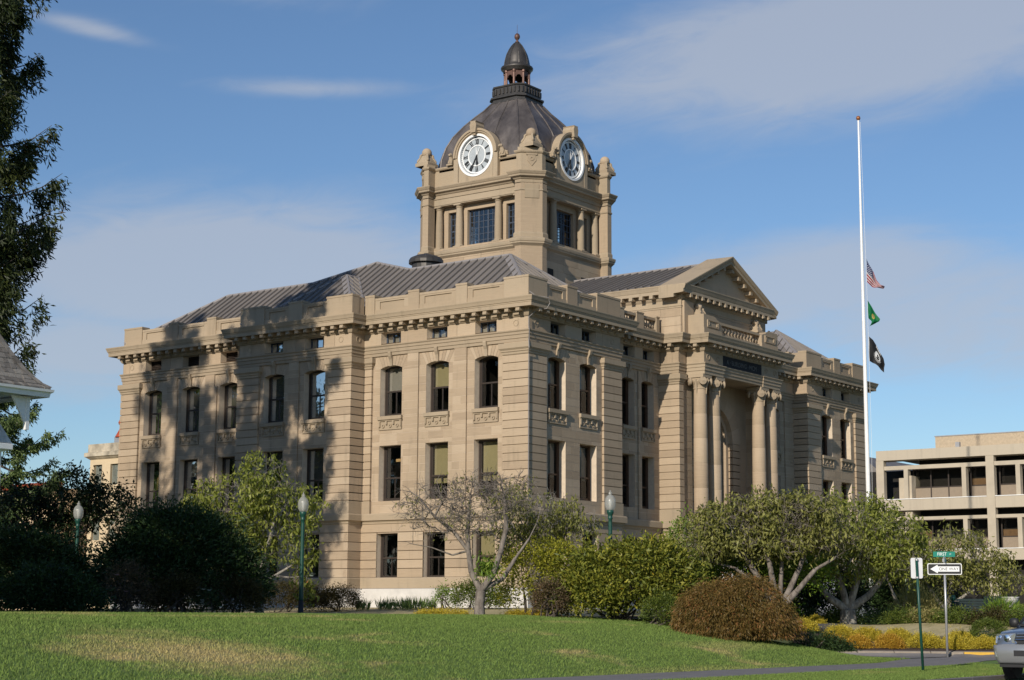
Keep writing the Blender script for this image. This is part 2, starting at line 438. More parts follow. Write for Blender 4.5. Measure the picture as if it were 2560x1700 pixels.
def arch_head(F, c, w, zs, rise, zt, hw, o, depth, n=9):
    R = (w * w / 4 + rise * rise) / (2 * rise); zc = zs + rise - R; am = math.asin(w / 2 / R)
    for i in range(n):
        t0, t1 = -1 + 2 * i / n, -1 + 2 * (i + 1) / n; g = .006
        p = lambda t: (c + R * math.sin(am * t), zc + R * math.cos(am * t))
        b0, b1 = p(t0), p(t1)
        mb = MB(); mb.fprism(F, [(b0[0] + g, b0[1]), (b1[0] - g, b1[1]), (c + hw * t1 * .98 - g, zt), (c + hw * t0 * .98 + g, zt)], o - depth, o)
        mb.build('voussoir', M['stone'], HALL)
    for sg in (-1, 1):
        mb = MB(); mb.fprism(F, [(c + sg * w / 2, zs), (c + sg * hw, zs), (c + sg * hw, zt), (c + sg * hw * .985, zt)], o - depth, o - .002)
        mb.build('spandrel_stone', M['stone'], HALL)
def keystone(F, c, z0, z1, o):
    mb = MB(); w = .085
    pr = [(o - .05, z0), (o + .05, z0), (o + .035, z0 + .12), (o + .06, z0 + .3), (o + .14, z0 + .45), (o + .17, z1 - .06), (o + .15, z1), (o - .05, z1)]
    vs = [F.P(c - w * (.8 if z < z0 + .2 else 1), z, q) for q, z in pr] + [F.P(c + w * (.8 if z < z0 + .2 else 1), z, q) for q, z in pr]; n = len(pr)
    mb.add(vs, [tuple(range(n)), tuple(range(2 * n - 1, n - 1, -1))] + [(i, (i + 1) % n, n + (i + 1) % n, n + i) for i in range(n)])
    mb.build('keystone', M['trim'], HALL)
def carved_sill(F, c, w, o):
    mb = MB(); mb.fbox(F, c - w / 2 - .07, c + w / 2 + .07, 8.42, 8.585, o - .42, o + .13); mb.fbox(F, c - w / 2 - .05, c + w / 2 + .05, 8.36, 8.42, o - .1, o + .07)
    sl = mb.build('window_sill', M['trim'], HALL)
    p = MB(); a, b = c - w / 2 - .03, c + w / 2 + .03
    p.fbox(F, a, b, 7.96, 8.36, o - .1, o + .012); p.fbox(F, a, b, 7.96, 8.0, o + .012, o + .05); p.fbox(F, a, a + .03, 8.0, 8.36, o + .012, o + .05); p.fbox(F, b - .03, b, 8.0, 8.36, o + .012, o + .05)
    for k in (-1, 0, 1):   # swag rings
        cc = c + k * w * .32
        ring(p, F, cc, 8.14, .085, .045, o + .012, .045)
    for k in (-.5, .5): p.fbox(F, c + k * w * .32 - .045, c + k * w * .32 + .045, 8.2, 8.36, o + .012, o + .09)
    for k in (-1, 1): p.fbox(F, c + k * w * .48 - .035, c + k * w * .48 + .035, 8.1, 8.36, o + .012, o + .08)
    p.build('carved_panel', M['trim'], sl)
def ring(mb, F, c, z, r1, r0, o, h, n=14):
    vs = []; fs = []
    for i in range(n):
        a = 2 * PI * i / n; ca, sa = math.cos(a), math.sin(a)
        vs += [F.P(c + r0 * ca, z + r0 * sa, o), F.P(c + r0 * ca, z + r0 * sa, o + h), F.P(c + r1 * ca, z + r1 * sa, o + h), F.P(c + r1 * ca, z + r1 * sa, o)]
    for i in range(n):
        j = (i + 1) % n
        for q in range(3): fs.append((i * 4 + q, j * 4 + q, j * 4 + q + 1, i * 4 + q + 1))
    mb.add(vs, fs)
def attic_window(F, c, w, o, louvre=False, z0=11.92, z1=12.44):
    mb = MB(); a, b = c - w / 2, c + w / 2; t = .05; d = o - .38
    for q in ((a, a + t, z0, z1), (b - t, b, z0, z1), (a + t, b - t, z0, z0 + t), (a + t, b - t, z1 - t, z1)): mb.fbox(F, *q, d - .06, d)
    win = mb.build('attic_window', M['tower_frame'] if not louvre else M['frame'], HALL)
    if louvre:
        for i in range(5):
            z = z0 + .06 + i * .085
            s = MB(); s.add([F.P(a + t, z, d), F.P(b - t, z, d), F.P(b - t, z + .075, d - .06), F.P(a + t, z + .075, d - .06), F.P(a + t, z - .01, d), F.P(b - t, z - .01, d), F.P(b - t, z + .065, d - .06), F.P(a + t, z + .065, d - .06)], BOXF)
            s.build('louvre_slat', M['frame'], win)
    else:
        for k in (1, 2):
            s = MB(); sc = a + w * k / 3; s.fbox(F, sc - .02, sc + .02, z0 + t, z1 - t, d - .05, d); s.build('glazing_bar', M['tower_frame'], win)
        g = MB(); g.add([F.P(a + t, z0 + t, d - .04), F.P(b - t, z0 + t, d - .04), F.P(b - t, z1 - t, d - .04), F.P(a + t, z1 - t, d - .04)], [(0, 1, 2, 3)]); g.build('pane', M['glass'], win)
        for k in (0, 1, 2):
            s = MB(); s.fbox(F, a + w * (k + .18) / 3, a + w * (k + .86) / 3, z0 + t, z0 + .36, d - .12, d - .11); s.build('curtain', M['blind_grey'], win)
    q = MB(); e = d - .06
    q.add([F.P(a, z0, e), F.P(b, z0, e), F.P(b, z1, e), F.P(a, z1, e), F.P(a, z0, e - .8), F.P(b, z0, e - .8), F.P(b, z1, e - .8), F.P(a, z1, e - .8)],
          [(4, 5, 6, 7), (0, 1, 5, 4), (1, 2, 6, 5), (2, 3, 7, 6), (3, 0, 4, 7)])
    q.build('room_lining', M['interior'], win)

FRIEZE = (11.88, 12.46)
def facade(F, s0, s1, piers, panels, wins, w, gw=None, up=None, mid=None, gnd=None, louvre=False, red=False, attic_w=1.16, ground=True, plainwall=False):
    """one stretch of front between two returns. piers: rusticated pilasters; panels: recessed panels; wins: window centres"""
    gw = gw or w
    wall = MB()
    hol = []
    for i, c in enumerate(wins):
        hol += [(c - w / 2, c + w / 2, 4.75, 7.25), (c - w / 2, c + w / 2, 8.585, 10.9)]
    holes_wall(wall, F, s0, s1, 4.15, 11.9, -.1, hol)
    hol2 = [(c - attic_w / 2, c + attic_w / 2, 11.92, 12.44) for c in wins]
    holes_wall(wall, F, s0, s1, 11.9, 13.3, -.05, hol2)
    holg = [(c - gw / 2, c + gw / 2, 1.28, 3.3) for c in wins] if ground else []
    holes_wall(wall, F, s0, s1, -.6, 4.15, -.02, holg)
    for c in wins:
        o = -.06
        opening(wall, F, c, w, 4.75, 7.25, o, .5); opening(wall, F, c, w, 8.585, 10.9, o, .5)
        opening(wall, F, c, attic_w, 11.92, 12.44, 0, .45)
        if ground: opening(wall, F, c, gw, 1.28, 3.3, .05, .45)
    wl = wall.build('wall', M['joint'], HALL)
    excl = []
    for c in wins:
        excl += [(c - w / 2, c + w / 2, 4.75, 7.25), (c - w / 2, c + w / 2, 8.585, 10.77), (c - .98, c + .98, 10.77, 11.40),
                 (c - w / 2 - .07, c + w / 2 + .07, 7.96, 8.585)]
    zones = []; cuts = sorted({s0, s1, *[q for p in piers + panels for q in p]})
    for a, b in zip(cuts, cuts[1:]):
        m = (a + b) / 2
        if any(p[0] < m < p[1] for p in piers): continue
        rec = any(p[0] < m < p[1] for p in panels)
        o_ = -.06 if rec else 0.0
        mp_ = MB(); holes_wall(mp_, F, a + .005, b - .005, 4.2, 11.36, o_ - .009, [(max(e[0], a + .005), min(e[1], b - .005), e[2], e[3]) for e in excl if e[1] > a and e[0] < b]); mp_.build('mortar', M['joint'], wl)
        ashlar(F, a, b, 4.2, 11.36, o_, excl, wl, .358, depth=.04 if rec else .1)
    ashlar(F, s0, s1, FRIEZE[0], FRIEZE[1], 0.0, [(h[0], h[1], h[2] - .1, h[3] + .1) for h in hol2], wl, .6, depth=.05, lo=1.1, hi=2.0)
    for i, c in enumerate(wins):
        arch_head(F, c, w, 10.77, .13, 11.36, .98 if w > 1.2 else .9, -.06, .32)
        keystone(F, c, 10.86, 11.52, -.04)
        carved_sill(F, c, w, -.06)
        u = up[i] if up else None; m2 = mid[i] if mid else None
        make_window(F, c, w, 8.585, 10.9, -.40, blind=u, red=red); make_window(F, c, w, 4.75, 7.25, -.40, blind=m2, top=.58, red=red)
        attic_window(F, c, attic_w, 0, louvre)
        if ground: make_window(F, c, gw, 1.28, 3.3, -.26, blind=gnd[i] if gnd else None, top=.54)
    if ground:
        # rusticated ground floor courses
        zc = [1.33, 1.73, 2.12, 2.51, 2.92, 3.34]
        segs = []; s = s0
        for c in sorted(wins): segs.append((s, c - gw / 2)); s = c + gw / 2
        segs.append((s, s1))
        for a, b in segs:
            for za, zb in zip(zc, zc[1:]):
                n = max(1, round((b - a) / 1.7))
                for k in range(n): stone('quoin_stone', F, a + (b - a) * k / n + (.004 if k else 0), a + (b - a) * (k + 1) / n, za + .016, zb - .016, -.02, .05, wl)
        n = max(2, round((s1 - s0) / 1.8))
        for k in range(n): stone('quoin_stone', F, s0 + (s1 - s0) * k / n, s0 + (s1 - s0) * (k + 1) / n - .008, 3.356, 3.72, -.02, .05, wl)
    return wl
wallL = facade(FL, 0, 9.3, [(0, 1.34), (8.78, 9.3)], [(1.34, 3.34), (4.11, 6.07), (6.9, 8.78)], [2.28, 5.01, 7.70], 1.28, 1.24,
               up=[None, ('blind', .48), ('blind_grey', .48)], mid=[('blind', .68), ('blind', .68), None], gnd=[('blind', .62), None, None])
wallC = facade(FC, 9.3, 16.48, [(9.3, 10.68), (15.1, 16.48)], [(10.68, 12.55), (13.23, 15.1)], [11.6, 14.18], 1.32, 1.24,
               up=[('blind_grey', .95), ('blind_grey', .93)], mid=[('blind_grey', .6), ('blind_grey', .35)])
wallB = facade(FL, 16.48, DP, [(16.48, 17.0), (24.44, DP)], [(17.0, 18.88), (19.71, 21.67), (22.44, 24.44)], [18.08, 20.77, 23.5], 1.28, 1.24, louvre=True,
               up=[('blind_grey', .95), ('blind_grey', .9), ('blind_grey', .52)], mid=[None, ('blind_grey', .3), None])
wallE = facade(FF, 0, 7.3, [(0, 1.34), (5.83, 7.3)], [(1.34, 5.83)], [2.25, 4.7], 1.34, 1.24, red=True,
               up=[('blind_grey', .5), ('blind_grey', .5)], mid=[('blind_grey', .6), ('blind_grey', .6)])
wallR1 = facade(FR, 7.3, 12.2, [], [(8.5, 10.2), (10.3, 12.2)], [9.39, 11.13], 1.1, red=True, attic_w=1.0)
wallR2 = facade(FR, 21.35, 26.25, [], [(21.4, 23.2), (23.4, 25.2)], [22.42, 24.16], 1.1, red=True, attic_w=1.0)
wallE2 = facade(FF, 26.25, W, [(26.25, 27.72), (32.21, W)], [(27.72, 32.21)], [28.75, 31.1], 1.34, 1.24, red=True,
                up=[('blind_grey', .5), ('blind_grey', .5)], mid=[None, None])
# a sheet of paper behind the first-floor glass of two windows
for F_, c, z in ((FL, 7.55, 6.55), (FL, 23.35, 5.9)):
    mb = MB(); mb.fbox(F_, c - .35, c + .25, z, z + .13 if F_ is FL and c < 10 else z + .6, -.62, -.61); mb.build('paper_sheet', M['paper'], HALL)
# unseen sides: plain walls
mb = MB()
for a, b in (((W, 0), (W, DP)), ((W, DP), (0, DP))):
    mb.add([(*a, -.6), (*b, -.6), (*b, 13.3), (*a, 13.3)], [(0, 1, 2, 3)])
for x0, y0, x1, y1 in ((0, 9.3, -.88, 9.3), (0, 16.48, -.88, 16.48), (12.22, .85, 12.22, -.2), (21.33, .85, 21.33, -.2), (26.25, 0, 26.25, .85), (7.3, 0, 7.3, .85)):
    mb.add([(x0, y0, -.6), (x1, y1, -.6), (x1, y1, 13.3), (x0, y0, 13.3)], [(0, 1, 2, 3)])
mb.box(12.21, 12.92, -.19, .8, 11.4, 13.28); mb.box(20.62, 21.34, -.19, .8, 11.4, 13.28)
mb.build('wall', M['stone'], HALL)

# rusticated pilasters: solid blocks wrapping the corners
def pilaster(x0, x1, y0, y1, skip_ground=True, capital=True):
    cx = (x0 + x1) / 2
    core = MB(); core.box(x0 + .05, x1 - .05, y0 + .05, y1 - .05, 4.2, 11.36); pl = core.build('pilaster', M['stone'], HALL)
    G = Face(0, y0, 1, 0, 0, -1)
    h = (10.80 - 4.78) / 17
    for i in range(17): stone('quoin_stone', G, x0, x1, 4.78 + i * h + .02, 4.78 + (i + 1) * h - .02, -(y1 - y0), 0, pl)
    b = MB(); b.box(x0 - .03, x1 + .03, y0 - .03, y1 + .03, 4.2, 4.76); b.build('pilaster_base', M['trim'], pl)
    pr = [(-.1, 10.80), (.0, 10.80), (.02, 10.84), (.02, 10.9), (.06, 10.94), (.06, 10.99), (.11, 11.05), (.13, 11.07), (.13, 11.3), (-.2, 11.34)]
    c = MB(); c.sweep([(x0, y0), (x1, y0), (x1, y1), (x0, y1)], pr); c.build('capital', M['trim'], pl)
    return pl
pilaster(-.05, 1.34, -.05, 1.34)
pilaster(5.83, 7.35, -.05, .9)
pilaster(-.93, .06, 9.25, 10.68)
pilaster(-.93, .06, 15.1, 16.53)
pilaster(-.05, .15, 8.78, 9.2)
pilaster(-.05, 1.34, 24.44, DP + .05)
pilaster(12.15, 12.56, -.25, .95)
pilaster(20.99, 21.4, -.25, .95)
pilaster(26.2, 27.72, -.05, .95)
pilaster(32.21, W + .05, -.05, 1.3)
# ground-floor return blocks at the projecting bays
for x0, x1, y0, y1 in ((-.93, .06, 9.25, 9.5), (12.15, 12.5, -1.35, .95), (26.2, 26.5, -.05, .95)):
    G = Face(0, y0, 1, 0, 0, -1)
    for za, zb in zip([1.33, 1.73, 2.12, 2.51, 2.92, 3.34, 3.73], [1.73, 2.12, 2.51, 2.92, 3.34, 3.73]):
        stone('quoin_stone', G, x0, x1, za + .016, zb - .016, -(y1 - y0), 0, wallC)

# turn the collected stones into objects: the 300 showing largest one by one, the rest joined
for kind, lst in STONES.items():
    def vis(e):
        F, s0, s1, z0, z1, o0, o1, p = e; q = Vector(F.P((s0 + s1) / 2, (z0 + z1) / 2, o1)) - CAMPOS
        f = .8 if F.n[0] else .6
        if z1 < 3.0 and F.n[1]: f *= .2
        return -(s1 - s0) * (z1 - z0) * f / q.length_squared
    lst.sort(key=vis)
    for e in lst[:300]:
        F, s0, s1, z0, z1, o0, o1, p = e
        F.block(kind, s0, s1, z0, z1, o0, o1, M['stone'], p)
    mb = MB()
    for F, s0, s1, z0, z1, o0, o1, p in lst[300:]: mb.fbox(F, s0, s1, z0, z1, o0, o1, random.random())
    o = mb.build(kind, M['stone'], HALL, tones=True); o['kind'] = 'stuff'

# base, belt course, entablature, cornice
mb = MB(); mb.sweep(LOW, [(.02, 1.34), (.07, 1.32), (.10, 1.28), (.10, .86), (.02, .85)]); mb.build('base_course', M['trim'], HALL)
mb = MB(); mb.sweep(LOW, [(.02, .86), (.13, .84), (.13, -.7)]); mb.build('granite_plinth', M['granite'], HALL)
mb = MB(); mb.sweep(LOW, [(.04, 3.70), (.09, 3.74), (.09, 3.79), (.13, 3.86), (.21, 3.88), (.21, 4.13), (.17, 4.19), (-.1, 4.21)]); mb.build('belt_course', M['trim'], HALL)
mb = MB(); mb.sweep(OUT, [(-.3, 11.34), (.0, 11.35), (.015, 11.36), (.015, 11.49), (.05, 11.5), (.05, 11.65), (.085, 11.66), (.085, 11.76), (.13, 11.81), (.13, 11.86), (-.05, 11.885)]); mb.build('architrave', M['trim'], HALL)
mb = MB(); mb.sweep(OUT, [(-.05, 12.43), (.05, 12.44), (.09, 12.5), (.12, 12.56), (.14, 12.60), (.14, 12.79), (.52, 12.80), (.52, 12.77), (.55, 12.77), (.55, 12.93), (.57, 12.94), (.57, 12.99), (.60, 13.0),
                          (.63, 13.1), (.66, 13.17), (.66, 13.21), (-.2, 13.3)])
CORN = mb.build('cornice', M['trim'], HALL)
mm = bpy.data.meshes.new('modillion')
_b = MB(); _b.box(-.1, .1, -.36, 0, -.08, .07); _b.tube([(-.1, -.33, -.075), (.1, -.33, -.075)], .05, 8); mm.from_pydata(_b.v, [], _b.f); mm.materials.append(M['trim'])
dm = bpy.data.meshes.new('dentil')
_b = MB(); _b.tube([(-.16, 0, 0), (.16, 0, 0)], .055, 8); dm.from_pydata(_b.v, [], _b.f); dm.materials.append(M['trim'])
def modillions(a, b, z, parent, out=.14, sp=.575, e0=.22, e1=.22, dent=True):
    L = math.hypot(b[0] - a[0], b[1] - a[1]); n = max(1, round((L - e0 - e1) / sp)); ux, uy = (b[0] - a[0]) / L, (b[1] - a[1]) / L
    nx, ny = uy, -ux
    for i in range(n + 1):
        s = e0 + (L - e0 - e1) * i / n
        o = link_mesh('modillion', mm, parent)
        o.location = (a[0] + ux * s + nx * out, a[1] + uy * s + ny * out, z); o.rotation_euler = (0, 0, math.atan2(uy, ux))
        if dent and i < n:
            s += (L - e0 - e1) / n / 2
            o = link_mesh('dentil', dm, parent)
            o.location = (a[0] + ux * s + nx * (out - .02), a[1] + uy * s + ny * (out - .02), z - .17); o.rotation_euler = (0, 0, math.atan2(uy, ux))
for i in range(13): modillions(OUT[i], OUT[i + 1], 12.715, CORN)
for i in range(15, 20): modillions(OUT[i], OUT[(i + 1) % 20], 12.715, CORN)
for F_, s in ((FL, .65), (FF, .6), (FF, 6.6), (FC, 9.95), (FC, 15.8), (FL, 25.1), (FF, 26.9), (FF, 32.9)):
    mb = MB(); ring(mb, F_, s, 12.17, .14, .115, -.01, .025, 20); mb.build('roundel', M['trim'], HALL)
mb = MB(); ring(mb, Face(0, 9.3, 1, 0, 0, -1), -.44, 12.17, .14, .115, 0, .025, 20); mb.build('roundel', M['trim'], HALL)

# parapet
def parapet(F, s0, s1, piers, end0=True):
    b = MB(); b.fbox(F, s0 + .03, s1 - .03, 13.2, 13.55, -.42, -.02); b.fbox(F, s0 + .03, s1 - .03, 13.55, 13.98, -.42, -.10)
    cuts = sorted(piers)
    par = b.build('parapet', M['trim'], HALL)
    r = MB(); r.fbox(F, s0 + .02, s1 - .02, 13.975, 14.08, -.44, -.03); r.build('coping', M['trim'], par)
    for i in range(len(cuts) - 1):
        a, c = cuts[i][1], cuts[i + 1][0]
        if c - a < .5: continue
        st = MB(); st.fbox(F, a, a + .28, 13.55, 13.975, -.1, -.045); st.fbox(F, c - .28, c, 13.55, 13.975, -.1, -.045); st.fbox(F, a + .28, c - .28, 13.9, 13.975, -.1, -.045)
        st.build('parapet_panel', M['trim'], par)
    for a, c in cuts:
        p = MB(); p.fbox(F, a, c, 13.2, 14.16, -.47, .01); p.fbox(F, a - .015, c + .015, 14.16, 14.25, -.49, .03); p.build('parapet_pier', M['trim'], par)
parapet(FL, 0, 9.3, [(0, 1.31), (3.34, 3.97), (6.08, 6.71), (8.72, 9.28)])
parapet(FC, 9.3, 16.48, [(9.3, 10.88), (12.42, 13.3), (14.9, 16.48)])
parapet(FL, 16.48, DP, [(16.5, 17.06), (19.07, 19.7), (21.8, 22.45), (24.45, DP)])
parapet(FF, 0, 7.3, [(.0, 1.4), (2.95, 3.75), (5.35, 7.3)])
parapet(FF, 26.25, W, [(26.25, 28.1), (29.7, 30.5), (32.1, W)])
mb = MB(); mb.box(-.86, -.03, 9.32, 9.7, 13.2, 14.16); mb.box(26.24, 26.6, .02, .9, 13.2, 14.16); mb.box(-.86, -.03, 16.1, 16.46, 13.2, 14.16); mb.build('parapet_return', M['trim'], HALL)
bal_me = bpy.data.meshes.new('baluster')
_b = MB(); _b.lathe([(.075, 0), (.075, .03), (.04, .05), (.055, .1), (.085, .17), (.07, .24), (.035, .32), (.03, .38), (.06, .41), (.06, .44)], n=8)
bal_me.from_pydata(_b.v, [], _b.f); bal_me.materials.append(M['trim'])
def balustrade(F, s0, s1, n, z=13.2, oo=-.25):
    b = MB(); b.fbox(F, s0, s1, z, z + .33, oo - .18, oo + .16); b.fbox(F, s0, s1, z + .77, z + .9, oo - .17, oo + .16); bb = b.build('balustrade', M['trim'], HALL)
    for i in range(n):
        o = link_mesh('baluster', bal_me, bb); p = F.P(s0 + (s1 - s0) * (i + .5) / n, z + .33, oo); o.location = p
def bal_pier(F, s0, s1, z=13.2, oo=-.25, zt=14.2):
    b = MB(); b.fbox(F, s0, s1, z, zt - .06, oo - .22, oo + .21); b.fbox(F, s0 - .02, s1 + .02, zt - .06, zt, oo - .24, oo + .23); b.build('balustrade_pier', M['trim'], HALL)
for x0, m in ((7.3, 1), (W - 7.3, -1)):
    q = lambda a, b: (x0 + a, x0 + b) if m == 1 else (x0 - b, x0 - a)
    for a, b in ((0, .35), (1.25, 1.75), (2.87, 3.5), (4.67, 4.95)): bal_pier(FR, *q(a, b))
    balustrade(FR, *q(.35, 1.25), 4); balustrade(FR, *q(1.75, 2.87), 5); balustrade(FR, *q(3.5, 4.67), 5)
# flat roof behind the parapets
mb = MB(); mb.prism([(.3, .3), (7, .3), (7, 1.2), (12.5, 1.2), (12.5, .2), (21, .2), (21, 1.2), (26.5, 1.2), (26.5, .3), (33.2, .3), (33.2, 25.5), (.3, 25.5), (.3, 16.2), (-.6, 16.2), (-.6, 9.6), (.3, 9.6)], 13.2, 13.38)
mb.build('flat_roof', M['roof'], HALL)

# ------------------------------------------------------------------ metal roofs of standing-seam panels
def clip(poly, ax, v, keep):
    r = []
    for i in range(len(poly)):
        p, q = poly[i], poly[(i + 1) % len(poly)]
        ip, iq = (p[ax] - v) * keep >= 0, (q[ax] - v) * keep >= 0
        if ip: r.append(p)
        if ip != iq:
            t = (v - p[ax]) / (q[ax] - p[ax]); r.append(tuple(p[k] + (q[k] - p[k]) * t for k in range(2)))
    return r
def seam_roof(pts, a_dir, parent, w=.46, single=True):
    P = [Vector(p) for p in pts]; n = (P[1] - P[0]).cross(P[2] - P[0]).normalized()
    if n.z < 0: n = -n
    a = Vector(a_dir).normalized(); b = n.cross(a).normalized(); o = P[0]
    poly = [((p - o).dot(a), (p - o).dot(b)) for p in P]
    lo, hi = min(p[0] for p in poly), max(p[0] for p in poly)
    k = max(1, round((hi - lo) / w)); ww = (hi - lo) / k
    big = MB()
    for i in range(k):
        q = clip(clip(poly, 0, lo + i * ww, 1), 0, lo + (i + 1) * ww, -1)
        if len(q) < 3: continue
        mb = MB() if single else big
        mb.add([o + a * x + b * y for x, y in q], [tuple(range(len(q)))])
        e = lo + i * ww + .02
        s = clip(clip(poly, 0, e - .001, 1), 0, e + .001, -1)
        if len(s) >= 3 and i:
            y0, y1 = min(p[1] for p in s), max(p[1] for p in s)
            vs = [o + a * (e + dx) + b * y + n * h for y in (y0, y1) for dx, h in ((-.022, 0), (.022, 0), (.022, .085), (-.022, .085))]
            mb.add(vs, [(0, 1, 5, 4), (1, 2, 6, 5), (2, 3, 7, 6), (3, 0, 4, 7)])
        if single: mb.build('roof_panel', M['roof'], parent)
    if not single: big.build('roof_panel', M['roof'], parent)
def cap_line(pts, r, parent):
    mb = MB(); mb.tube(pts, r, 6); mb.build('ridge_cap', M['ridge'], parent)
Z0, MS = 13.46, .728
ZR = Z0 + MS * 3.7
roof = MB(); roof.box(.5, 7, .5, 25.3, 13.3, 13.42); ROOF = roof.build('roof', M['roof'], HALL)
E0 = 25.78
# left wing: slope to the left front, with the taller middle
ZE = Z0 + MS * .46
seam_roof([(.46, .46, ZE), (.46, E0 - .46, ZE), (3.7, E0 - 3.7, ZR), (3.7, 16.04, ZR), (4.95, 12.89, 17.06), (3.7, 9.74, ZR), (3.7, 3.7, ZR)], (0, 1, 0), ROOF)
seam_roof([(.46, .46, ZE), (6.94, .46, ZE), (3.7, 3.7, ZR)], (1, 0, 0), ROOF)
seam_roof([(0, E0, Z0), (7.4, E0, Z0), (3.7, E0 - 3.7, ZR)], (1, 0, 0), ROOF, single=False)
seam_roof([(7.4, 0, Z0), (7.4, E0, Z0), (3.7, E0 - 3.7, ZR), (3.7, 3.7, ZR)], (0, 1, 0), ROOF, single=False)
seam_roof([(4.95, 12.89, 17.06), (13, 12.89, 17.06), (13, 9.74, ZR), (3.7, 9.74, ZR)], (1, 0, 0), ROOF, single=False)
seam_roof([(4.95, 12.89, 17.06), (13, 12.89, 17.06), (13, 16.04, ZR), (3.7, 16.04, ZR)], (1, 0, 0), ROOF, single=False)
# small hipped roof over the projecting middle bay
za = Z0 + MS * 3.58
seam_roof([(-.42, 9.76, ZE), (-.42, 16.02, ZE), (2.7, 12.89, za)], (0, 1, 0), ROOF)
seam_roof([(-.42, 9.76, ZE), (2.7, 12.89, za), (3.58, 12.89, za), (.46, 9.76, ZE)], (1, 0, 0), ROOF)
seam_roof([(-.88, 16.48, Z0), (2.7, 12.89, za), (3.58, 12.89, za), (0, 16.48, Z0)], (1, 0, 0), ROOF, single=False)
for pts in ([(.46, .46, ZE), (3.7, 3.7, ZR)], [(6.94, .46, ZE), (3.7, 3.7, ZR)], [(0, E0, Z0), (3.7, E0 - 3.7, ZR)], [(3.7, 3.7, ZR), (3.7, 9.74, ZR)],
            [(3.7, 16.04, ZR), (3.7, E0 - 3.7, ZR)], [(3.7, 9.74, ZR), (4.95, 12.89, 17.06)], [(3.7, 16.04, ZR), (4.95, 12.89, 17.06)], [(4.95, 12.89, 17.06), (13, 12.89, 17.06)]):
    cap_line(pts, .1, ROOF)
for pts in ([(-.42, 9.76, ZE), (2.7, 12.89, za)], [(-.88, 16.48, Z0), (2.7, 12.89, za)], [(2.7, 12.89, za), (3.58, 12.89, za)], [(3.58, 12.89, za), (.46, 9.76, ZE)]): cap_line(pts, .08, ROOF)
# broad pale flashing on the near hips
def flashing(p, q, n1, n2, w, parent):
    p, q = Vector(p), Vector(q); d = (q - p).normalized(); mb = MB()
    for n in (n1, n2):
        n = Vector(n).normalized(); t = n.cross(d).normalized()
        if t.z > 0: t = -t
        mb.add([p + n * .03 + t * .0, q + n * .03, q + n * .03 + t * w, p + n * .03 + t * w], [(0, 1, 2, 3)])
    mb.build('hip_flashing', M['ridge'], parent)
nl, nf = (-MS, 0, 1), (0, -MS, 1)
flashing((.46, .46, ZE), (3.7, 3.7, ZR), nl, nf, .3, ROOF)
flashing((-.42, 9.76, ZE), (2.7, 12.89, za), nl, nf, .28, ROOF)
flashing((.46, 9.76, ZE), (3.58, 12.89, za), nl, nf, .28, ROOF)
flashing((3.7, 3.7, ZR), (6.94, .46, ZE), (MS, 0, 1), nf, .16, ROOF)
# right wing roof
R0 = 26.15
seam_roof([(R0 + .46, .46, ZE), (R0 + .46, E0, ZE), (R0 + 3.7, E0 - 3.7, ZR), (R0 + 3.7, 3.7, ZR)], (0, 1, 0), ROOF)
seam_roof([(R0 + .46, .46, ZE), (W - .46, .46, ZE), (R0 + 3.7, 3.7, ZR)], (1, 0, 0), ROOF)
seam_roof([(W, 0, Z0), (W, E0, Z0), (R0 + 3.7, E0 - 3.7, ZR), (R0 + 3.7, 3.7, ZR)], (0, 1, 0), ROOF, single=False)
flashing((R0 + .46, .46, ZE), (R0 + 3.7, 3.7, ZR), nl, nf, .3, ROOF); cap_line([(R0 + .46, .46, ZE), (R0 + 3.7, 3.7, ZR), (W - .46, .46, ZE)], .1, ROOF)
# domed roof ventilator behind the ridge
mb = MB(); mb.lathe([(.70, 0), (.70, .95), (.86, .98), (.86, 1.12), (.78, 1.25), (.5, 1.38), (.15, 1.43), (.12, 1.5), (.01, 1.52)], (5.2, 9.95, 15.75), 18); mb.build('roof_ventilator', M['copper'], HALL, smooth=False)

# ------------------------------------------------------------------ pediment block behind the portico
PX0, PX1 = 12.55, 20.99
up = MB(); up.box(PX0, PX1, -.15, 8.8, 13.2, 15.0); PB = up.build('attic_block', M['joint'], HALL)
LS = Face(PX0, 0, 0, 1, -1, 0); FU = Face(0, -.15, 1, 0, 0, -1)
STL = []
for z0_, z1_ in ((13.35, 13.75), (13.75, 14.2), (14.2, 14.62)):
    s = -.15
    while s < 8.7:
        e = min(s + random.uniform(.9, 1.5), 8.78)
        LS.block('attic_stone', s + .006, e - .006, z0_ + .006, z1_ - .006, -.05, .05, M['stone'], PB); s = e
    s = PX0 - .05
    while s < PX1 - .1:
        e = min(s + random.uniform(1.0, 1.6), PX1 + .05)
        FU.block('attic_stone', s + .006, e - .006, z0_ + .006, z1_ - .006, -.05, .05, M['stone'], PB); s = e
PP = [(PX0, -.15), (PX1, -.15), (PX1, 9), (PX0, 9)]
mb = MB(); mb.sweep(PP, [(0, 14.6), (.06, 14.63), (.06, 14.68), (.09, 14.72), (.05, 14.75), (.05, 15.0), (.1, 15.06), (.14, 15.12), (.14, 15.3), (.46, 15.31), (.48, 15.29), (.48, 15.44), (.5, 15.46), (.55, 15.6), (.58, 15.66), (.58, 15.7), (-.2, 15.75)])
PCO = mb.build('cornice', M['trim'], HALL)
modillions((PX0, 8.6), (PX0, -.15), 15.22, PCO, dent=False); modillions((PX0, -.15), (PX1, -.15), 15.22, PCO, dent=False)
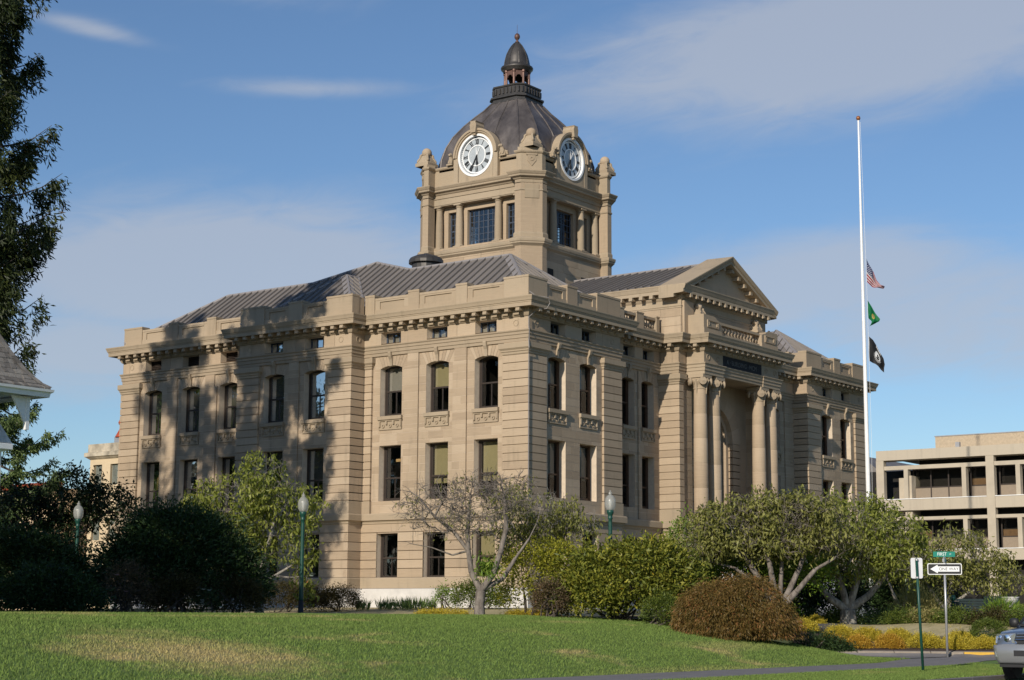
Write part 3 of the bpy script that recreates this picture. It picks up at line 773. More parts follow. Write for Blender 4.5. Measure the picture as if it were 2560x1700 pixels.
# tympanum and raking cornice
AZ = 17.78; HXW = (PX1 - PX0) / 2
mb = MB(); mb.add([(PX0, -.13, 15.7), (PX1, -.13, 15.7), (XC, -.13, 15.7 + HXW * .42)], [(0, 1, 2)]); mb.build('tympanum', M['stone'], HALL)
for sg in (-1, 1):
    x0 = XC + sg * (HXW + .6); zb = 15.62
    ra = MB()
    prf = [(.05, -.55), (.05, -.38), (-.3, -.36), (-.5, -.34), (-.5, -.2), (-.56, -.16), (-.62, -.02), (-.62, .03), (.9, .06), (.9, -.55)]   # (y, height above the line)
    vs = []
    for xx, zz in ((x0, zb), (XC, AZ)):
        vs += [(xx, -.15 + y, zz + h) for y, h in prf]
    n = len(prf); ra.add(vs, [(i, (i + 1) % n, n + (i + 1) % n, n + i) for i in range(n)] + [tuple(range(n - 1, -1, -1)), tuple(range(n, 2 * n))])
    rk = ra.build('raking_cornice', M['trim'], HALL)
    for i in range(7):
        t = (i + .9) / 7.6; mx = x0 + (XC - x0) * t; mz = zb + (AZ - zb) * t - .44
        b = MB(); b.box(mx - .11, mx + .11, -.52, -.12, mz - .1, mz + .08); b.build('modillion', M['trim'], rk)
for sg in (-1, 1):
    pts = [(XC, .75, 17.55), (XC, 9, 17.55), (XC + sg * 4.75, 9, 15.72), (XC + sg * 4.75, .75, 15.72)]
    seam_roof(pts, (0, 1, 0), ROOF, single=(sg < 0))
cap_line([(XC, .7, 17.58), (XC, 9, 17.58)], .09, ROOF)
for x0 in (PX0 + .05, PX1 - .95):
    b = MB(); b.box(x0, x0 + .9, -.32, -.15, 13.25, 14.98); b.build('attic_pier', M['stone'], HALL)

# ------------------------------------------------------------------ portico
FP = Face(0, -1.2, 1, 0, 0, -1)
mb = MB(); mb.box(12.25, 21.3, -1.28, .85, -.6, 4.15); mb.build('portico_floor', M['trim'], HALL)
for i in range(14):
    b = MB(); b.box(13.2, 20.35, -1.6 - .32 * (i + 1), -1.25, 4.0 - .3 * (i + 1) - .02, 4.0 - .3 * i if i else 4.0); b.build('step', M['granite'], HALL)
mb = MB(); mb.fbox(FP, 12.93, 20.61, 11.34, 13.25, -.98, 0); mb.box(12.9, 20.64, -.25, .85, 11.36, 11.6); PE = mb.build('portico_entablature', M['trim'], HALL)
# the architrave stands forward over the column pairs
for a, b in ((12.86, 14.72), (18.82, 20.68)):
    mb = MB(); mb.sweep([(a, -.3), (a, -1.26), (b, -1.26), (b, -.3)], [(-.1, 11.30), (0, 11.31), (.0, 11.47), (.035, 11.48), (.035, 11.63), (.07, 11.64), (.07, 11.76), (.12, 11.82), (.12, 11.86), (-.2, 11.9)], closed=False)
    mb.build('architrave_block', M['trim'], PE)
    m3 = MB(); m3.fbox(FP, a + .02, b - .02, 11.30, 11.44, -.9, .05); m3.build('soffit_block', M['trim'], PE)
    for s in (a + .45, b - .45):
        r_ = MB(); ring(r_, FP, s, 12.17, .14, .115, 0, .025, 20); r_.build('roundel', M['trim'], PE)
mb = MB(); mb.fbox(FP, 14.78, 18.76, 11.9, 12.42, -.02, .012); INS = mb.build('inscription_panel', M['dark_slate'], PE)
text_mesh('lettering', 'A \u00b7 BUILDING \u00b7 MCM \u00b7', .34, M['dull_letter'], INS, Matrix.Translation((16.77, -1.218, 12.13)) @ Matrix.Rotation(PI / 2, 4, 'X'), .006, sx=1.0)
vol = bpy.data.meshes.new('volute')
_b = MB()
for r0, r1, h0, h1 in ((.0, .19, -.05, .05), (.0, .14, -.065, .065), (.0, .085, -.08, .08), (0, .04, -.1, .1)):
    _b.lathe([(0.001, h0), (r1, h0), (r1, h1), (0.001, h1)], n=16, cap=False)
vol.from_pydata(_b.v, [], _b.f); vol.materials.append(M['trim'])
def column(x, y):
    c = MB(); c.box(x - .46, x + .46, y - .44, y + .44, 4.15, 4.32)
    col = c.build('column', M['trim'], HALL)
    b = MB(); b.lathe([(.45, 4.32), (.46, 4.38), (.43, 4.45), (.385, 4.48), (.385, 4.52), (.40, 4.56), (.37, 4.6)], (x, y, 0), 24); b.build('column_base', M['trim'], col, True)
    # shaft of five drums
    zs = [4.6, 5.8, 7.0, 8.2, 9.4, 10.6]; rad = lambda z: .355 - .05 * max(0, (z - 6.2) / 4.4) ** 1.6
    for a, e in zip(zs, zs[1:]):
        d = MB(); d.lathe([(rad(a) - .004, a), (rad(a), a + .01), (rad((a + e) / 2), (a + e) / 2), (rad(e), e - .01), (rad(e) - .004, e)], (x, y, 0), 28); d.build('drum', M['stone'], col, True)
    k = MB(); k.lathe([(.30, 10.58), (.335, 10.6), (.335, 10.66), (.31, 10.68), (.33, 10.8), (.42, 10.95), (.42, 11.02)], (x, y, 0), 24)
    k.box(x - .42, x + .42, y - .42, y + .42, 11.14, 11.31); k.box(x - .36, x + .36, y - .36, y + .36, 11.0, 11.15)
    cp = k.build('capital', M['trim'], col)
    for sx in (-1, 1):
        for sy in (-1, 1):
            o = link_mesh('volute', vol, cp); o.location = (x + sx * .36, y + sy * .36, 10.97); o.rotation_euler = (PI / 2, 0, math.atan2(sx, -sy) if True else 0)
            o.rotation_euler = (PI / 2, 0, PI / 4 if sx * sy < 0 else -PI / 4)
    g = MB(); g.tube([(x - .06, y - .42, 11.1), (x, y - .46, 11.0), (x, y - .36, 10.7), (x, y - .34, 10.35)], [.07, .06, .04, .02], 6); g.tube([(x - .42, y, 11.05), (x - .36, y, 10.75), (x - .34, y, 10.4)], [.07, .05, .02], 6)
    g.build('garland', M['trim'], cp)
for dx in (-3.6, -2.3, 2.3, 3.6): column(XC + dx, -.82)
# antae and the arched back wall
for a, b in ((12.56, 13.45), (20.09, 20.98)):
    m4 = MB(); m4.box(a, b, -.12, .9, 4.15, 11.36); an = m4.build('anta', M['joint'], HALL)
    for k in range(20):
        z0_ = 4.2 + k * .355
        unit_block('anta_stone', a - .03, b + .03, -.16, .9, z0_ + .006, z0_ + .35, M['stone'], an)
BW = Face(0, .45, 1, 0, 0, -1)
arc = MB(); ri, ro, zsp, n = 1.75, 2.55, 8.45, 18
def ap(r, k): a = PI * k / n; return (XC - r * math.cos(a), zsp + r * math.sin(a))
for k in range(n):   # wall outside the ring
    a0, a1 = ap(ro, k), ap(ro, k + 1)
    arc.add([BW.P(a0[0], a0[1]), BW.P(a1[0], a1[1]), BW.P(a1[0], 11.4), BW.P(a0[0], 11.4)], [(0, 1, 2, 3)])
for a, b in ((12.6, XC - ro), (XC + ro, 20.95)): arc.add([BW.P(a, 4.15), BW.P(b, 4.15), BW.P(b, 11.4), BW.P(a, 11.4)], [(0, 1, 2, 3)])
bw = arc.build('portico_wall', M['stone'], HALL)
for k in range(0, n, 2):
    q = [ap(ri, k), ap(ri, k + 2), ap(ro, k + 2), ap(ro, k)]
    v = MB(); mid1, mid0 = ap(ri, k + 1), ap(ro, k + 1)
    v.fprism(BW, [q[0], mid1, q[1], q[2], mid0, q[3]], -.6, .06); v.build('voussoir', M['stone'], bw)
    v = MB(); q2 = [ap(1.5, k), ap(1.5, k + 1), ap(1.5, k + 2), ap(ri, k + 2), ap(ri, k + 1), ap(ri, k)]; v.fprism(BW, q2, -.75, -.2); v.build('arch_moulding', M['stone'], bw)
for sg in (-1, 1):
    for k in range(12):
        z0_ = 4.2 + k * (zsp - 4.2) / 12; h = (zsp - 4.2) / 12
        x_ = sorted((XC + sg * ri, XC + sg * ro)); BW.block('jamb_stone', x_[0], x_[1], z0_ + .02, z0_ + h - .02, -.6, .06, M['stone'], bw)
    x_ = sorted((XC + sg * 1.5, XC + sg * ri)); BW.block('jamb_stone', x_[0], x_[1], 4.2, zsp, -.75, -.2, M['stone'], bw)
# glazed screen in the arch
g = MB(); zz = 4.2
for xx in (-1.5, -.75, 0, .75, 1.46): g.fbox(BW, XC + xx, XC + xx + .06, 4.2, zsp + (1.9 if abs(xx) < .8 else 1.2) - .1, -.72, -.66)
for z_ in (4.2, 6.6, 7.6, 8.6, 9.4): g.fbox(BW, XC - 1.5, XC + 1.5, z_, z_ + .08, -.72, -.66)
sc_ = g.build('entrance_screen', M['frame'], HALL)
g = MB(); g.add([BW.P(XC - 1.5, 4.2, -.7), BW.P(XC + 1.5, 4.2, -.7), BW.P(XC + 1.5, 10.2, -.7), BW.P(XC - 1.5, 10.2, -.7)], [(0, 1, 2, 3)]); g.build('pane', M['glass'], sc_)
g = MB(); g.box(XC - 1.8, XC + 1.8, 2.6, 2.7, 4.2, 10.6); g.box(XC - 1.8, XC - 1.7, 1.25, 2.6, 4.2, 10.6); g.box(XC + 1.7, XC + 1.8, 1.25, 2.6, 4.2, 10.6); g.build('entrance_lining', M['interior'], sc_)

# portico parapet: two scrolled blocks with globes, balustrade between
def globe_finial(x, y, z, s, parent, faces=4):
    b = MB()
    prof = [(.45, 0), (.45, .18), (.40, .22), (.36, .33), (.27, .5), (.22, .64)]
    for (r0, z0_), (r1, z1_) in zip(prof, prof[1:]):
        q = lambda r, h: [(x - r * s, y - r * s, z + h * s), (x + r * s, y - r * s, z + h * s), (x + r * s, y + r * s, z + h * s), (x - r * s, y + r * s, z + h * s)]
        b.add(q(r0, z0_) + q(r1, z1_), [(0, 1, 5, 4), (1, 2, 6, 5), (2, 3, 7, 6), (3, 0, 4, 7), (4, 5, 6, 7)])
    fin = b.build('finial', M['trim'], parent)
    g = MB(); g.lathe([(.001, .54)] + [(.28 * math.sin(t), .82 - .28 * math.cos(t)) for t in [PI * i / 10 for i in range(1, 10)]] + [(.001, 1.10)], (x, y, z), 18)
    g.v = [(x + (p[0] - x) * s, y + (p[1] - y) * s, z + (p[2] - z) * s) for p in g.v]
    g.build('globe', M['stone'], fin, True)
    for sx in (-1, 1):
        for sy in (-1, 1):
            w = MB(); w.tube([(x + sx * .17 * s, y + sy * .17 * s, z + .74 * s), (x + sx * .24 * s, y + sy * .24 * s, z + .66 * s), (x + sx * .26 * s, y + sy * .26 * s, z + .5 * s), (x + sx * .33 * s, y + sy * .33 * s, z + .36 * s), (x + sx * .37 * s, y + sy * .37 * s, z + .27 * s)], [.05 * s, .075 * s, .07 * s, .08 * s, .06 * s], 6)
            w.build('scroll', M['trim'], fin)
for sg in (-1, 1):
    xa, xb = sorted((XC + sg * 3.82, XC + sg * 2.07))
    b = MB(); b.box(xa, xb, -1.22, -.16, 13.2, 13.6)
    n_ = [(-3.82, 13.6), (-2.09, 13.6), (-2.09, 14.0), (-2.22, 14.06), (-2.5, 14.13), (-2.62, 14.22), (-2.85, 14.27), (-3.82, 14.27)]
    poly = [(XC + (x if sg < 0 else -x), z) for x, z in n_]
    b.fprism(Face(0, -1.2, 1, 0, 0, -1), poly, -1.04, 0)
    pbk = b.build('parapet_block', M['trim'], HALL)
    r_ = MB(); c_ = XC + sg * 2.95
    r_.fbox(FP, c_ - .5, c_ + .5, 13.72, 13.98, -.02, .005); r_.build('sunk_panel', M['frame'] if False else M['trim'], pbk)
    for a, e, z0_, z1_ in ((c_ - .55, c_ + .55, 13.98, 14.03), (c_ - .55, c_ + .55, 13.67, 13.72), (c_ - .55, c_ - .5, 13.72, 13.98), (c_ + .5, c_ + .55, 13.72, 13.98), (c_ - .42, c_ - .36, 13.76, 13.94), (c_ + .36, c_ + .42, 13.76, 13.94)):
        r2 = MB(); r2.fbox(FP, a, e, z0_, z1_, 0, .05); r2.build('panel_moulding', M['trim'], pbk)
    globe_finial(XC + sg * 2.93, -.4, 14.27, .66, HALL)
balustrade(FP, XC - 2.07, XC + 2.07, 13, 13.2, -.28)

# ------------------------------------------------------------------ clock tower
TX, TY = 16.85, 13.0
def rot4(pts, k):
    for _ in range(k): pts = [(-y, x) for x, y in pts]
    return pts
def tower_plan(a, c, s=2.95, f=3.66):
    """square core of half width f with chamfered piers of half width a at the corners (CCW, about the axis)"""
    one = [(-s, -f), (-s, -a)] if False else [(-f, -s), (-a, -s), (-a, -a + c), (-a + c, -a), (-s, -a), (-s, -f)]
    pts = []
    for k in range(4): pts += rot4(one, k)
    return [(TX + x, TY + y) for x, y in pts]
TP = tower_plan(4.17, .82)
core = MB(); core.prism(TP, 13.2, 19.05); TW = core.build('tower_base', M['stone'], HALL)
TL = Face(TX - 3.65, TY, 0, 1, -1, 0); TF = Face(TX, TY - 3.65, 1, 0, 0, -1)
TB = Face(TX + 3.65, TY, 0, -1, 1, 0); TK = Face(TX, TY + 3.65, -1, 0, 0, 1)
for F_ in (TL, TF):
    zt = 13.5
    while zt < 18.9:
        s = -2.9
        while s < 2.9:
            e = min(s + random.uniform(.9, 1.6), 2.93)
            if 2.93 - e < .4: e = 2.93
            F_.block('tower_stone', s + .005, e - .005, zt + .005, min(zt + .45, 19) - .005, -.1, .028, M['stone'], TW); s = e
        zt += .45
for x in (-1.9, 1.3):
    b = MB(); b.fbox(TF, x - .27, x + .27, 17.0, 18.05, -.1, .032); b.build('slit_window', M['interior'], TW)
mb = MB(); mb.sweep(TP, [(-.1, 18.95), (.0, 18.96), (.04, 19.0), (.16, 19.1), (.16, 19.16), (.2, 19.2), (.22, 19.3), (.22, 19.36), (.05, 19.44), (-.6, 19.5)]); mb.build('string_course', M['trim'], HALL)
# belfry stage: corner piers, walls set back behind columns
for k in range(4):
    pp = [(TX + x, TY + y) for x, y in rot4([(-3.6, -2.95), (-4.17, -2.95), (-4.17, -3.35), (-3.35, -4.17), (-2.95, -4.17), (-2.95, -3.6)], k)]
    b = MB(); b.prism(pp, 19.4, 22.4); pr = b.build('tower_pier', M['stone'], HALL)
    # sunk strip on the canted face
    b = MB(); b.prism([(TX + x, TY + y) for x, y in rot4([(-3.35 - .82 + .14, -3.35 - .14), (-3.35 - .14, -4.17 + .14), (-3.35 - .165, -4.17 + .115), (-4.17 + .115, -3.35 - .165)], k)], 21.55, 22.3); b.build('pier_panel', M['trim'], pr)
    b = MB(); b.sweep(pp, [(0, 21.95), (.04, 21.97), (.04, 22.04), (.0, 22.06)]); b.build('pier_band', M['trim'], pr)
    b = MB(); b.sweep(pp, [(.05, 19.4), (.05, 19.62), (.0, 19.72)]); b.build('pier_foot', M['trim'], pr)
tcol = bpy.data.meshes.new('tower_column')
_b = MB(); _b.box(-.25, .25, -.25, .25, 0, .09); _b.lathe([(.24, .09), (.24, .15), (.205, .19), (.205, .8), (.2, 1.4), (.17, 2.2), (.17, 2.24), (.2, 2.26), (.2, 2.29), (.17, 2.31), (.23, 2.38)], n=20); _b.box(-.24, .24, -.24, .24, 2.38, 2.45)
tcol.from_pydata(_b.v, [], _b.f); tcol.materials.append(M['trim'])
for fi, F_ in enumerate((TL, TF, TB, TK)):
    b = MB(); wo = -.42
    hs = [(-.95, .95, 19.55, 21.62), (-2.27, -1.7, 19.55, 21.62), (1.7, 2.27, 19.55, 21.62)]
    holes_wall(b, F_, -3, 3, 19.4, 22.45, wo, hs)
    for h in hs: opening(b, F_, (h[0] + h[1]) / 2, h[1] - h[0], h[2], h[3], wo, .3)
    b.fbox(F_, -3, 3, 19.4, 19.54, wo - .3, .04)
    wl = b.build('tower_wall', M['stone'], HALL)
    for c_, w_, nx_, nz_ in ((0, 1.9, 6, 6), (-1.985, .57, 2, 6), (1.985, .57, 2, 6)):
        fr = MB(); a, e = c_ - w_ / 2, c_ + w_ / 2; o_ = wo - .2
        for q in ((a, a + .07, 19.55, 21.62), (e - .07, e, 19.55, 21.62), (a, e, 19.55, 19.63), (a, e, 21.54, 21.62)): fr.fbox(F_, *q, o_ - .06, o_)
        win = fr.build('tower_window', M['tower_frame'], HALL)
        for i in range(1, nx_):
            q = MB(); xx = a + w_ * i / nx_; t_ = .045 if (nx_ == 6 and i % 2 == 0) else .017; q.fbox(F_, xx - t_, xx + t_, 19.63, 21.54, o_ - .05, o_ - .01); q.build('glazing_bar', M['tower_frame'], win)
        for i in range(1, nz_):
            q = MB(); zz_ = 19.55 + 2.07 * i / nz_; t_ = .035 if (nx_ == 2 and i == 3) else .017; q.fbox(F_, a + .07, e - .07, zz_ - t_, zz_ + t_, o_ - .045, o_ - .015); q.build('glazing_bar', M['tower_frame'], win)
        q = MB(); q.add([F_.P(a, 19.6, o_ - .04), F_.P(e, 19.6, o_ - .04), F_.P(e, 21.6, o_ - .04), F_.P(a, 21.6, o_ - .04)], [(0, 1, 2, 3)]); q.build('pane', M['glass'], win)
    for s in (-2.72, -1.33, 1.33, 2.72):
        o = link_mesh('tower_column', tcol, HALL); o.location = F_.P(s, 19.5, -.2)
    b = MB(); b.fbox(F_, -3, 3, 21.95, 22.5, -.45, .005); b.fbox(F_, -3, 3, 22.0, 22.06, .005, .04); b.build('tower_lintel', M['trim'], HALL)
b = MB(); b.box(TX - 2.9, TX + 2.9, TY - 2.9, TY + 2.9, 19.3, 19.4); b.box(TX - 3.2, TX + 3.2, TY - 3.2, TY + 3.2, 22.3, 22.5); b.build('belfry_floor', M['interior'], HALL)
TP2 = tower_plan(4.17, .82, 2.95, 3.7)
mb = MB(); mb.sweep(TP2, [(-.7, 22.35), (0, 22.36), (0, 22.55), (.05, 22.58), (.09, 22.64), (.22, 22.7), (.24, 22.72), (.24, 22.8), (.28, 22.84), (.34, 22.95), (.34, 23.0), (-.2, 23.08)]); mb.build('tower_cornice', M['trim'], HALL)
TPA = thing_part = None
for k in range(4):
    a_, c_, s_, f_ = 4.12, .80, 3.0, 3.55
    path = [(TX + x, TY + y) for x, y in rot4([(-f_, -1.44), (-f_, -s_), (-a_, -s_), (-a_, -a_ + c_), (-a_ + c_, -a_), (-s_, -a_), (-s_, -f_), (-1.44, -f_)], k)]
    mb = MB(); mb.sweep(path, [(-.5, 23.02), (0, 23.0), (0, 24.0), (.06, 24.03), (.1, 24.1), (.1, 24.16), (-.5, 24.2)], closed=False)
    o_ = mb.build('tower_parapet', M['trim'], HALL); TPA = TPA or o_
for k in range(4):
    dx, dy = rot4([(-3.62, -3.62)], k)[0]
    b = MB(); cpt = [(TX + x, TY + y) for x, y in rot4([(-4.14, -3.1), (-4.14, -3.33), (-3.33, -4.14), (-3.1, -4.14), (-2.95, -3.6), (-3.6, -2.95)], k)]
    b.prism(cpt, 24.1, 24.34); pd_ = b.build('pier_pedestal', M['trim'], TPA)
    globe_finial(TX + dx * .99, TY + dy * .99, 24.34, 1.0, HALL)
    # carved shield on the canted face
    q = rot4([(-3.35 - .82 * .5, -4.17 + .82 * .5)], k)[0]; nrm = rot4([(-.7071, -.7071)], k)[0]; tg = (-nrm[1], nrm[0])
    SF = Face(TX + q[0] * .985, TY + q[1] * .985, tg[0], tg[1], nrm[0], nrm[1])
    b = MB(); b.fprism(SF, [(-.2, 23.95), (.2, 23.95), (.24, 23.6), (.0, 23.3), (-.24, 23.6)], 0, .06); b.fbox(SF, -.3, .3, 23.9, 24.0, 0, .08); ring(b, SF, 0, 23.7, .12, .06, .06, .03); b.build('carved_shield', M['trim'], TPA)
# clocks
def numeral(mb, F, ch, a, r, zc, o):
    W_ = {'I': .05, 'V': .13, 'X': .13}; tot = sum(W_[c] for c in ch); x = -tot / 2; ca, sa = math.cos(a), math.sin(a)
    T = lambda u, v: (u * ca + (r + v) * sa, zc - u * sa + (r + v) * ca)
    def bar(u0, u1, t):
        pts = [T(u0 - t, -.15), T(u0 + t, -.15), T(u1 + t, .15), T(u1 - t, .15)]; mb.fprism(F, pts, o, o + .015)
    for c in ch:
        w = W_[c]; m_ = x + w / 2
        if c == 'I': bar(m_, m_, .018)
        elif c == 'V': bar(m_, m_ - .045, .022); bar(m_, m_ + .045, .012)
        else: bar(m_ - .045, m_ + .045, .012); bar(m_ + .045, m_ - .045, .022)
        x += w
ROM = ['XII', 'I', 'II', 'III', 'IIII', 'V', 'VI', 'VII', 'VIII', 'IX', 'X', 'XI']
for F0 in (TL, TF, TB, TK):
    F_ = Face(F0.a[0] + F0.n[0] * .06, F0.a[1] + F0.n[1] * .06, -F0.d[0] if F0 in (TL,) else F0.d[0], -F0.d[1] if F0 in (TL,) else F0.d[1], F0.n[0], F0.n[1])
    zc = 24.46
    # stone surround: base block, arched moulding, keystone
    b = MB(); nA = 24; r_in, r_out = 1.17, 1.47
    b.fbox(F_, -1.5, -1.2, 23.0, zc, -.6, .08); b.fbox(F_, 1.2, 1.5, 23.0, zc, -.6, .08)
    # below the dial
    for i in range(nA // 2):
        a0, a1 = PI + PI * i / (nA // 2), PI + PI * (i + 1) / (nA // 2)
        p0, p1 = (r_in * math.cos(a0), zc + r_in * math.sin(a0)), (r_in * math.cos(a1), zc + r_in * math.sin(a1))
        b.fprism(F_, [(p0[0], 23.0), (p1[0], 23.0), p1, p0], -.5, .06)
    ck = b.build('clock_surround', M['trim'], HALL)
    b = MB()
    for r0, r1, o1 in ((1.17, 1.27, .06), (1.27, 1.37, .13), (1.37, 1.49, .19)):
        for i in range(nA):
            a0, a1 = PI * i / nA, PI * (i + 1) / nA
            b.fprism(F_, [(r0 * math.cos(a0), zc + r0 * math.sin(a0)), (r1 * math.cos(a0), zc + r1 * math.sin(a0)), (r1 * math.cos(a1), zc + r1 * math.sin(a1)), (r0 * math.cos(a1), zc + r0 * math.sin(a1))], -.5, o1)
    b.build('arch_moulding', M['trim'], ck)
    b = MB(); b.fprism(F_, [(-.16, 25.68), (.16, 25.68), (.22, 26.1), (.16, 26.25), (.2, 26.32), (-.2, 26.32), (-.16, 26.25), (-.22, 26.1)], -.4, .34); b.fbox(F_, -.1, .1, 25.55, 25.72, .05, .25); b.build('keystone', M['trim'], ck)
    for sg in (-1, 1):   # crouching gargoyle beside the arch
        b = MB(); P_ = lambda s, z, o: F_.P(sg * s, z, o)
        b.fbox(F_, sg * 1.62 if sg > 0 else sg * 2.02, sg * 2.02 if sg > 0 else sg * 1.62, 24.16, 24.24, -.35, .1)
        b.tube([P_(1.78, 24.24, -.1), P_(1.76, 24.45, -.02), P_(1.74, 24.6, .04), P_(1.72, 24.7, .08)], [.17, .15, .11, .09], 8)
        b.tube([P_(1.72, 24.62, .02), P_(1.72, 24.72, .12), P_(1.70, 24.7, .24)], [.1, .12, .06], 8)
        b.tube([P_(1.86, 24.24, .1), P_(1.84, 24.42, .06), P_(1.8, 24.5, 0)], [.05, .05, .06], 6); b.tube([P_(1.66, 24.24, .1), P_(1.68, 24.42, .06), P_(1.72, 24.5, 0)], [.05, .05, .06], 6)
        b.tube([P_(1.95, 24.26, -.2), P_(1.93, 24.4, -.16), P_(1.82, 24.44, -.1)], [.09, .1, .08], 6)
        b.build('gargoyle', M['trim'], ck)
    d = MB(); d.fprism(F_, [(1.17 * math.cos(2 * PI * i / 48), zc + 1.17 * math.sin(2 * PI * i / 48)) for i in range(48)], -.12, -.06)
    dial = d.build('clock_dial', M['clock_glass'], HALL)
    for nm, r1, r0, o0, h in (('clock_rim', 1.19, 1.07, -.06, .16), ('minute_ring', 1.0, .94, -.06, .03), ('inner_ring', .60, .54, -.06, .03)):
        q = MB(); ring(q, F_, 0, zc, r1, r0, o0, h, 48); q.build(nm, M['white'], dial)
    q = MB()
    for i in range(60):
        a = 2 * PI * i / 60; cx_, cz_ = 1.035 * math.sin(a), zc + 1.035 * math.cos(a); q.fbox(F_, cx_ - .018, cx_ + .018, cz_ - .018, cz_ + .018, -.06, -.045)
    q.build('minute_dots', M['black'], dial)
    for i, rn in enumerate(ROM):
        q = MB(); numeral(q, F_, rn, 2 * PI * i / 12, .77, zc, -.06); q.build('numeral', M['black'], dial)
    for nm, ang, L, w_ in (('minute_hand', 2 * PI * 34.5 / 60, .95, .05), ('hour_hand', 2 * PI * 5.9 / 12, .6, .06)):
        ca, sa = math.cos(ang), math.sin(ang); T = lambda u, v: (u * ca + v * sa, zc - u * sa + v * ca)
        q = MB(); q.fprism(F_, [T(-.03, 0), T(.03, 0), T(w_ * .8, L * .5), T(w_ * 1.5, L * .72), T(0, L), T(-w_ * 1.5, L * .72), T(-w_ * .8, L * .5)], -.03, -.01); q.build(nm, M['black'], dial)
        q = MB(); q.fprism(F_, [T(-.03, 0), T(.03, 0), T(.012, -.5), T(-.012, -.5)], -.03, -.01); q.build('counterweight', M['white'], dial)
    # lead hood behind the arch
    b = MB(); vs = []; nn = 14
    for o_ in (-.3, -2.4):
        for i in range(nn + 1):
            a = PI * i / nn; vs.append(F_.P(1.5 * math.cos(a), max(24.1, zc + 1.5 * math.sin(a)) if i not in (0, nn) else 24.1, o_))
    b.add(vs, [(i, i + 1, nn + 2 + i, nn + 1 + i) for i in range(nn)]); b.build('dormer_hood', M['lead'], HALL, True)
# dome
def cham(h, c): return [(-h, -h + c), (-h + c, -h), (h - c, -h), (h, -h + c), (h, h - c), (h - c, h), (-h + c, h), (-h, h - c)]
DOME = [(24.0, 3.5, .85), (24.6, 3.46, .83), (25.295, 3.27, .78), (25.968, 2.95, .7), (26.641, 2.47, .6), (27.241, 1.95, .48), (27.630, 1.58, .42), (28.103, 1.22, .36)]
b = MB(); b.prism([(TX + x, TY + y) for x, y in cham(3.55, .85)], 23.9, 24.1); DM = b.build('dome', M['lead'], HALL)
for e in range(8):
    nst = 1 if e % 2 == 0 else 3
    for st in range(nst):
        mb = MB(); vs = []
        for z, h, c in DOME:
            q = cham(h, c); p0, p1 = Vector(q[e]), Vector(q[(e + 1) % 8])
            vs += [(TX + v.x, TY + v.y, z) for v in (p0.lerp(p1, st / nst), p0.lerp(p1, (st + 1) / nst))]
        mb.add(vs, [(2 * i, 2 * i + 1, 2 * i + 3, 2 * i + 2) for i in range(len(DOME) - 1)]); mb.build('lead_panel', M['lead'], DM, True)
        mb = MB(); mb.tube([(TX + cham(h, c)[e][0] + (cham(h, c)[(e + 1) % 8][0] - cham(h, c)[e][0]) * st / nst, TY + cham(h, c)[e][1] + (cham(h, c)[(e + 1) % 8][1] - cham(h, c)[e][1]) * st / nst, z + .01) for z, h, c in DOME], .055, 6); mb.build('lead_roll', M['lead'], DM)
def cplan(h, c): return [(TX + x, TY + y) for x, y in cham(h, c)]
mb = MB(); mb.sweep(cplan(1.12, .33), [(.02, 27.998), (.12, 28.103), (.12, 28.177), (.03, 28.219), (.03, 28.324), (.16, 28.366), (.16, 28.451), (.06, 28.493), (.0, 28.535), (-1.0, 28.535)]); LN_ = mb.build('lantern_base', M['copper'], HALL)
mb = MB(); mb.sweep(cplan(1.08, .32), [(0, 28.535), (0, 28.998), (.06, 29.019), (.08, 29.103), (-.1, 29.103), (-.1, 28.535)]); mb.build('lantern_parapet', M['copper'], LN_)
for k in range(8):
    q = cplan(1.1, .32); p0, p1 = q[k], q[(k + 1) % 8]; L = math.hypot(p1[0] - p0[0], p1[1] - p0[1]); n_ = max(1, round(L / .25))
    for i in range(n_):
        t = (i + .5) / n_; b = MB(); x_, y_ = p0[0] + (p1[0] - p0[0]) * t, p0[1] + (p1[1] - p0[1]) * t; b.box(x_ - .05, x_ + .05, y_ - .05, y_ + .05, 28.629, 28.945); b.build('parapet_boss', M['copper'], LN_)
for k in range(8):
    a = 2 * PI * (k + .5) / 8; x_, y_ = TX + .7 * math.cos(a), TY + .7 * math.sin(a)
    b = MB(); b.lathe([(.1, 28.998), (.1, 29.155), (.075, 29.208), (.068, 29.944), (.1, 29.997), (.1, 30.102)], (x_, y_, 0), 8); b.build('lantern_column', M['copper_red'], LN_)
    a2 = 2 * PI * k / 8; b = MB(); t_ = (-math.sin(a2), math.cos(a2))
    AF = Face(TX + .62 * math.cos(a2), TY + .62 * math.sin(a2), t_[0], t_[1], math.cos(a2), math.sin(a2))
    arcp = [(-.27, 30.102), (-.27, 29.681)] + [(-.15 * math.cos(PI * i / 6), 29.681 + .15 * math.sin(PI * i / 6)) for i in range(7)] + [(.27, 29.681), (.27, 30.102)]
    b.fprism(AF, arcp, -.05, .05); b.build('lantern_arch', M['copper_red'], LN_)
mb = MB(); mb.lathe([(.7, 30.071), (.8, 30.113), (.8, 30.176), (.9, 30.239), (.93, 30.323), (.9, 30.386), (.78, 30.428), (.72, 30.512), (.70, 30.618), (.66, 30.891), (.58, 31.165), (.46, 31.417), (.32, 31.649), (.16, 31.838), (.09, 31.901)], (TX, TY, 0), 24); CUP = mb.build('cupola', M['copper'], LN_, True)
for k in range(8):
    a = 2 * PI * k / 8; b = MB(); b.tube([(TX + r * math.cos(a), TY + r * math.sin(a), z) for r, z in ((.73, 30.491), (.71, 30.681), (.66, 30.912), (.585, 31.175), (.465, 31.428), (.325, 31.659), (.15, 31.859))], .028, 5); b.build('cupola_rib', M['copper'], LN_)
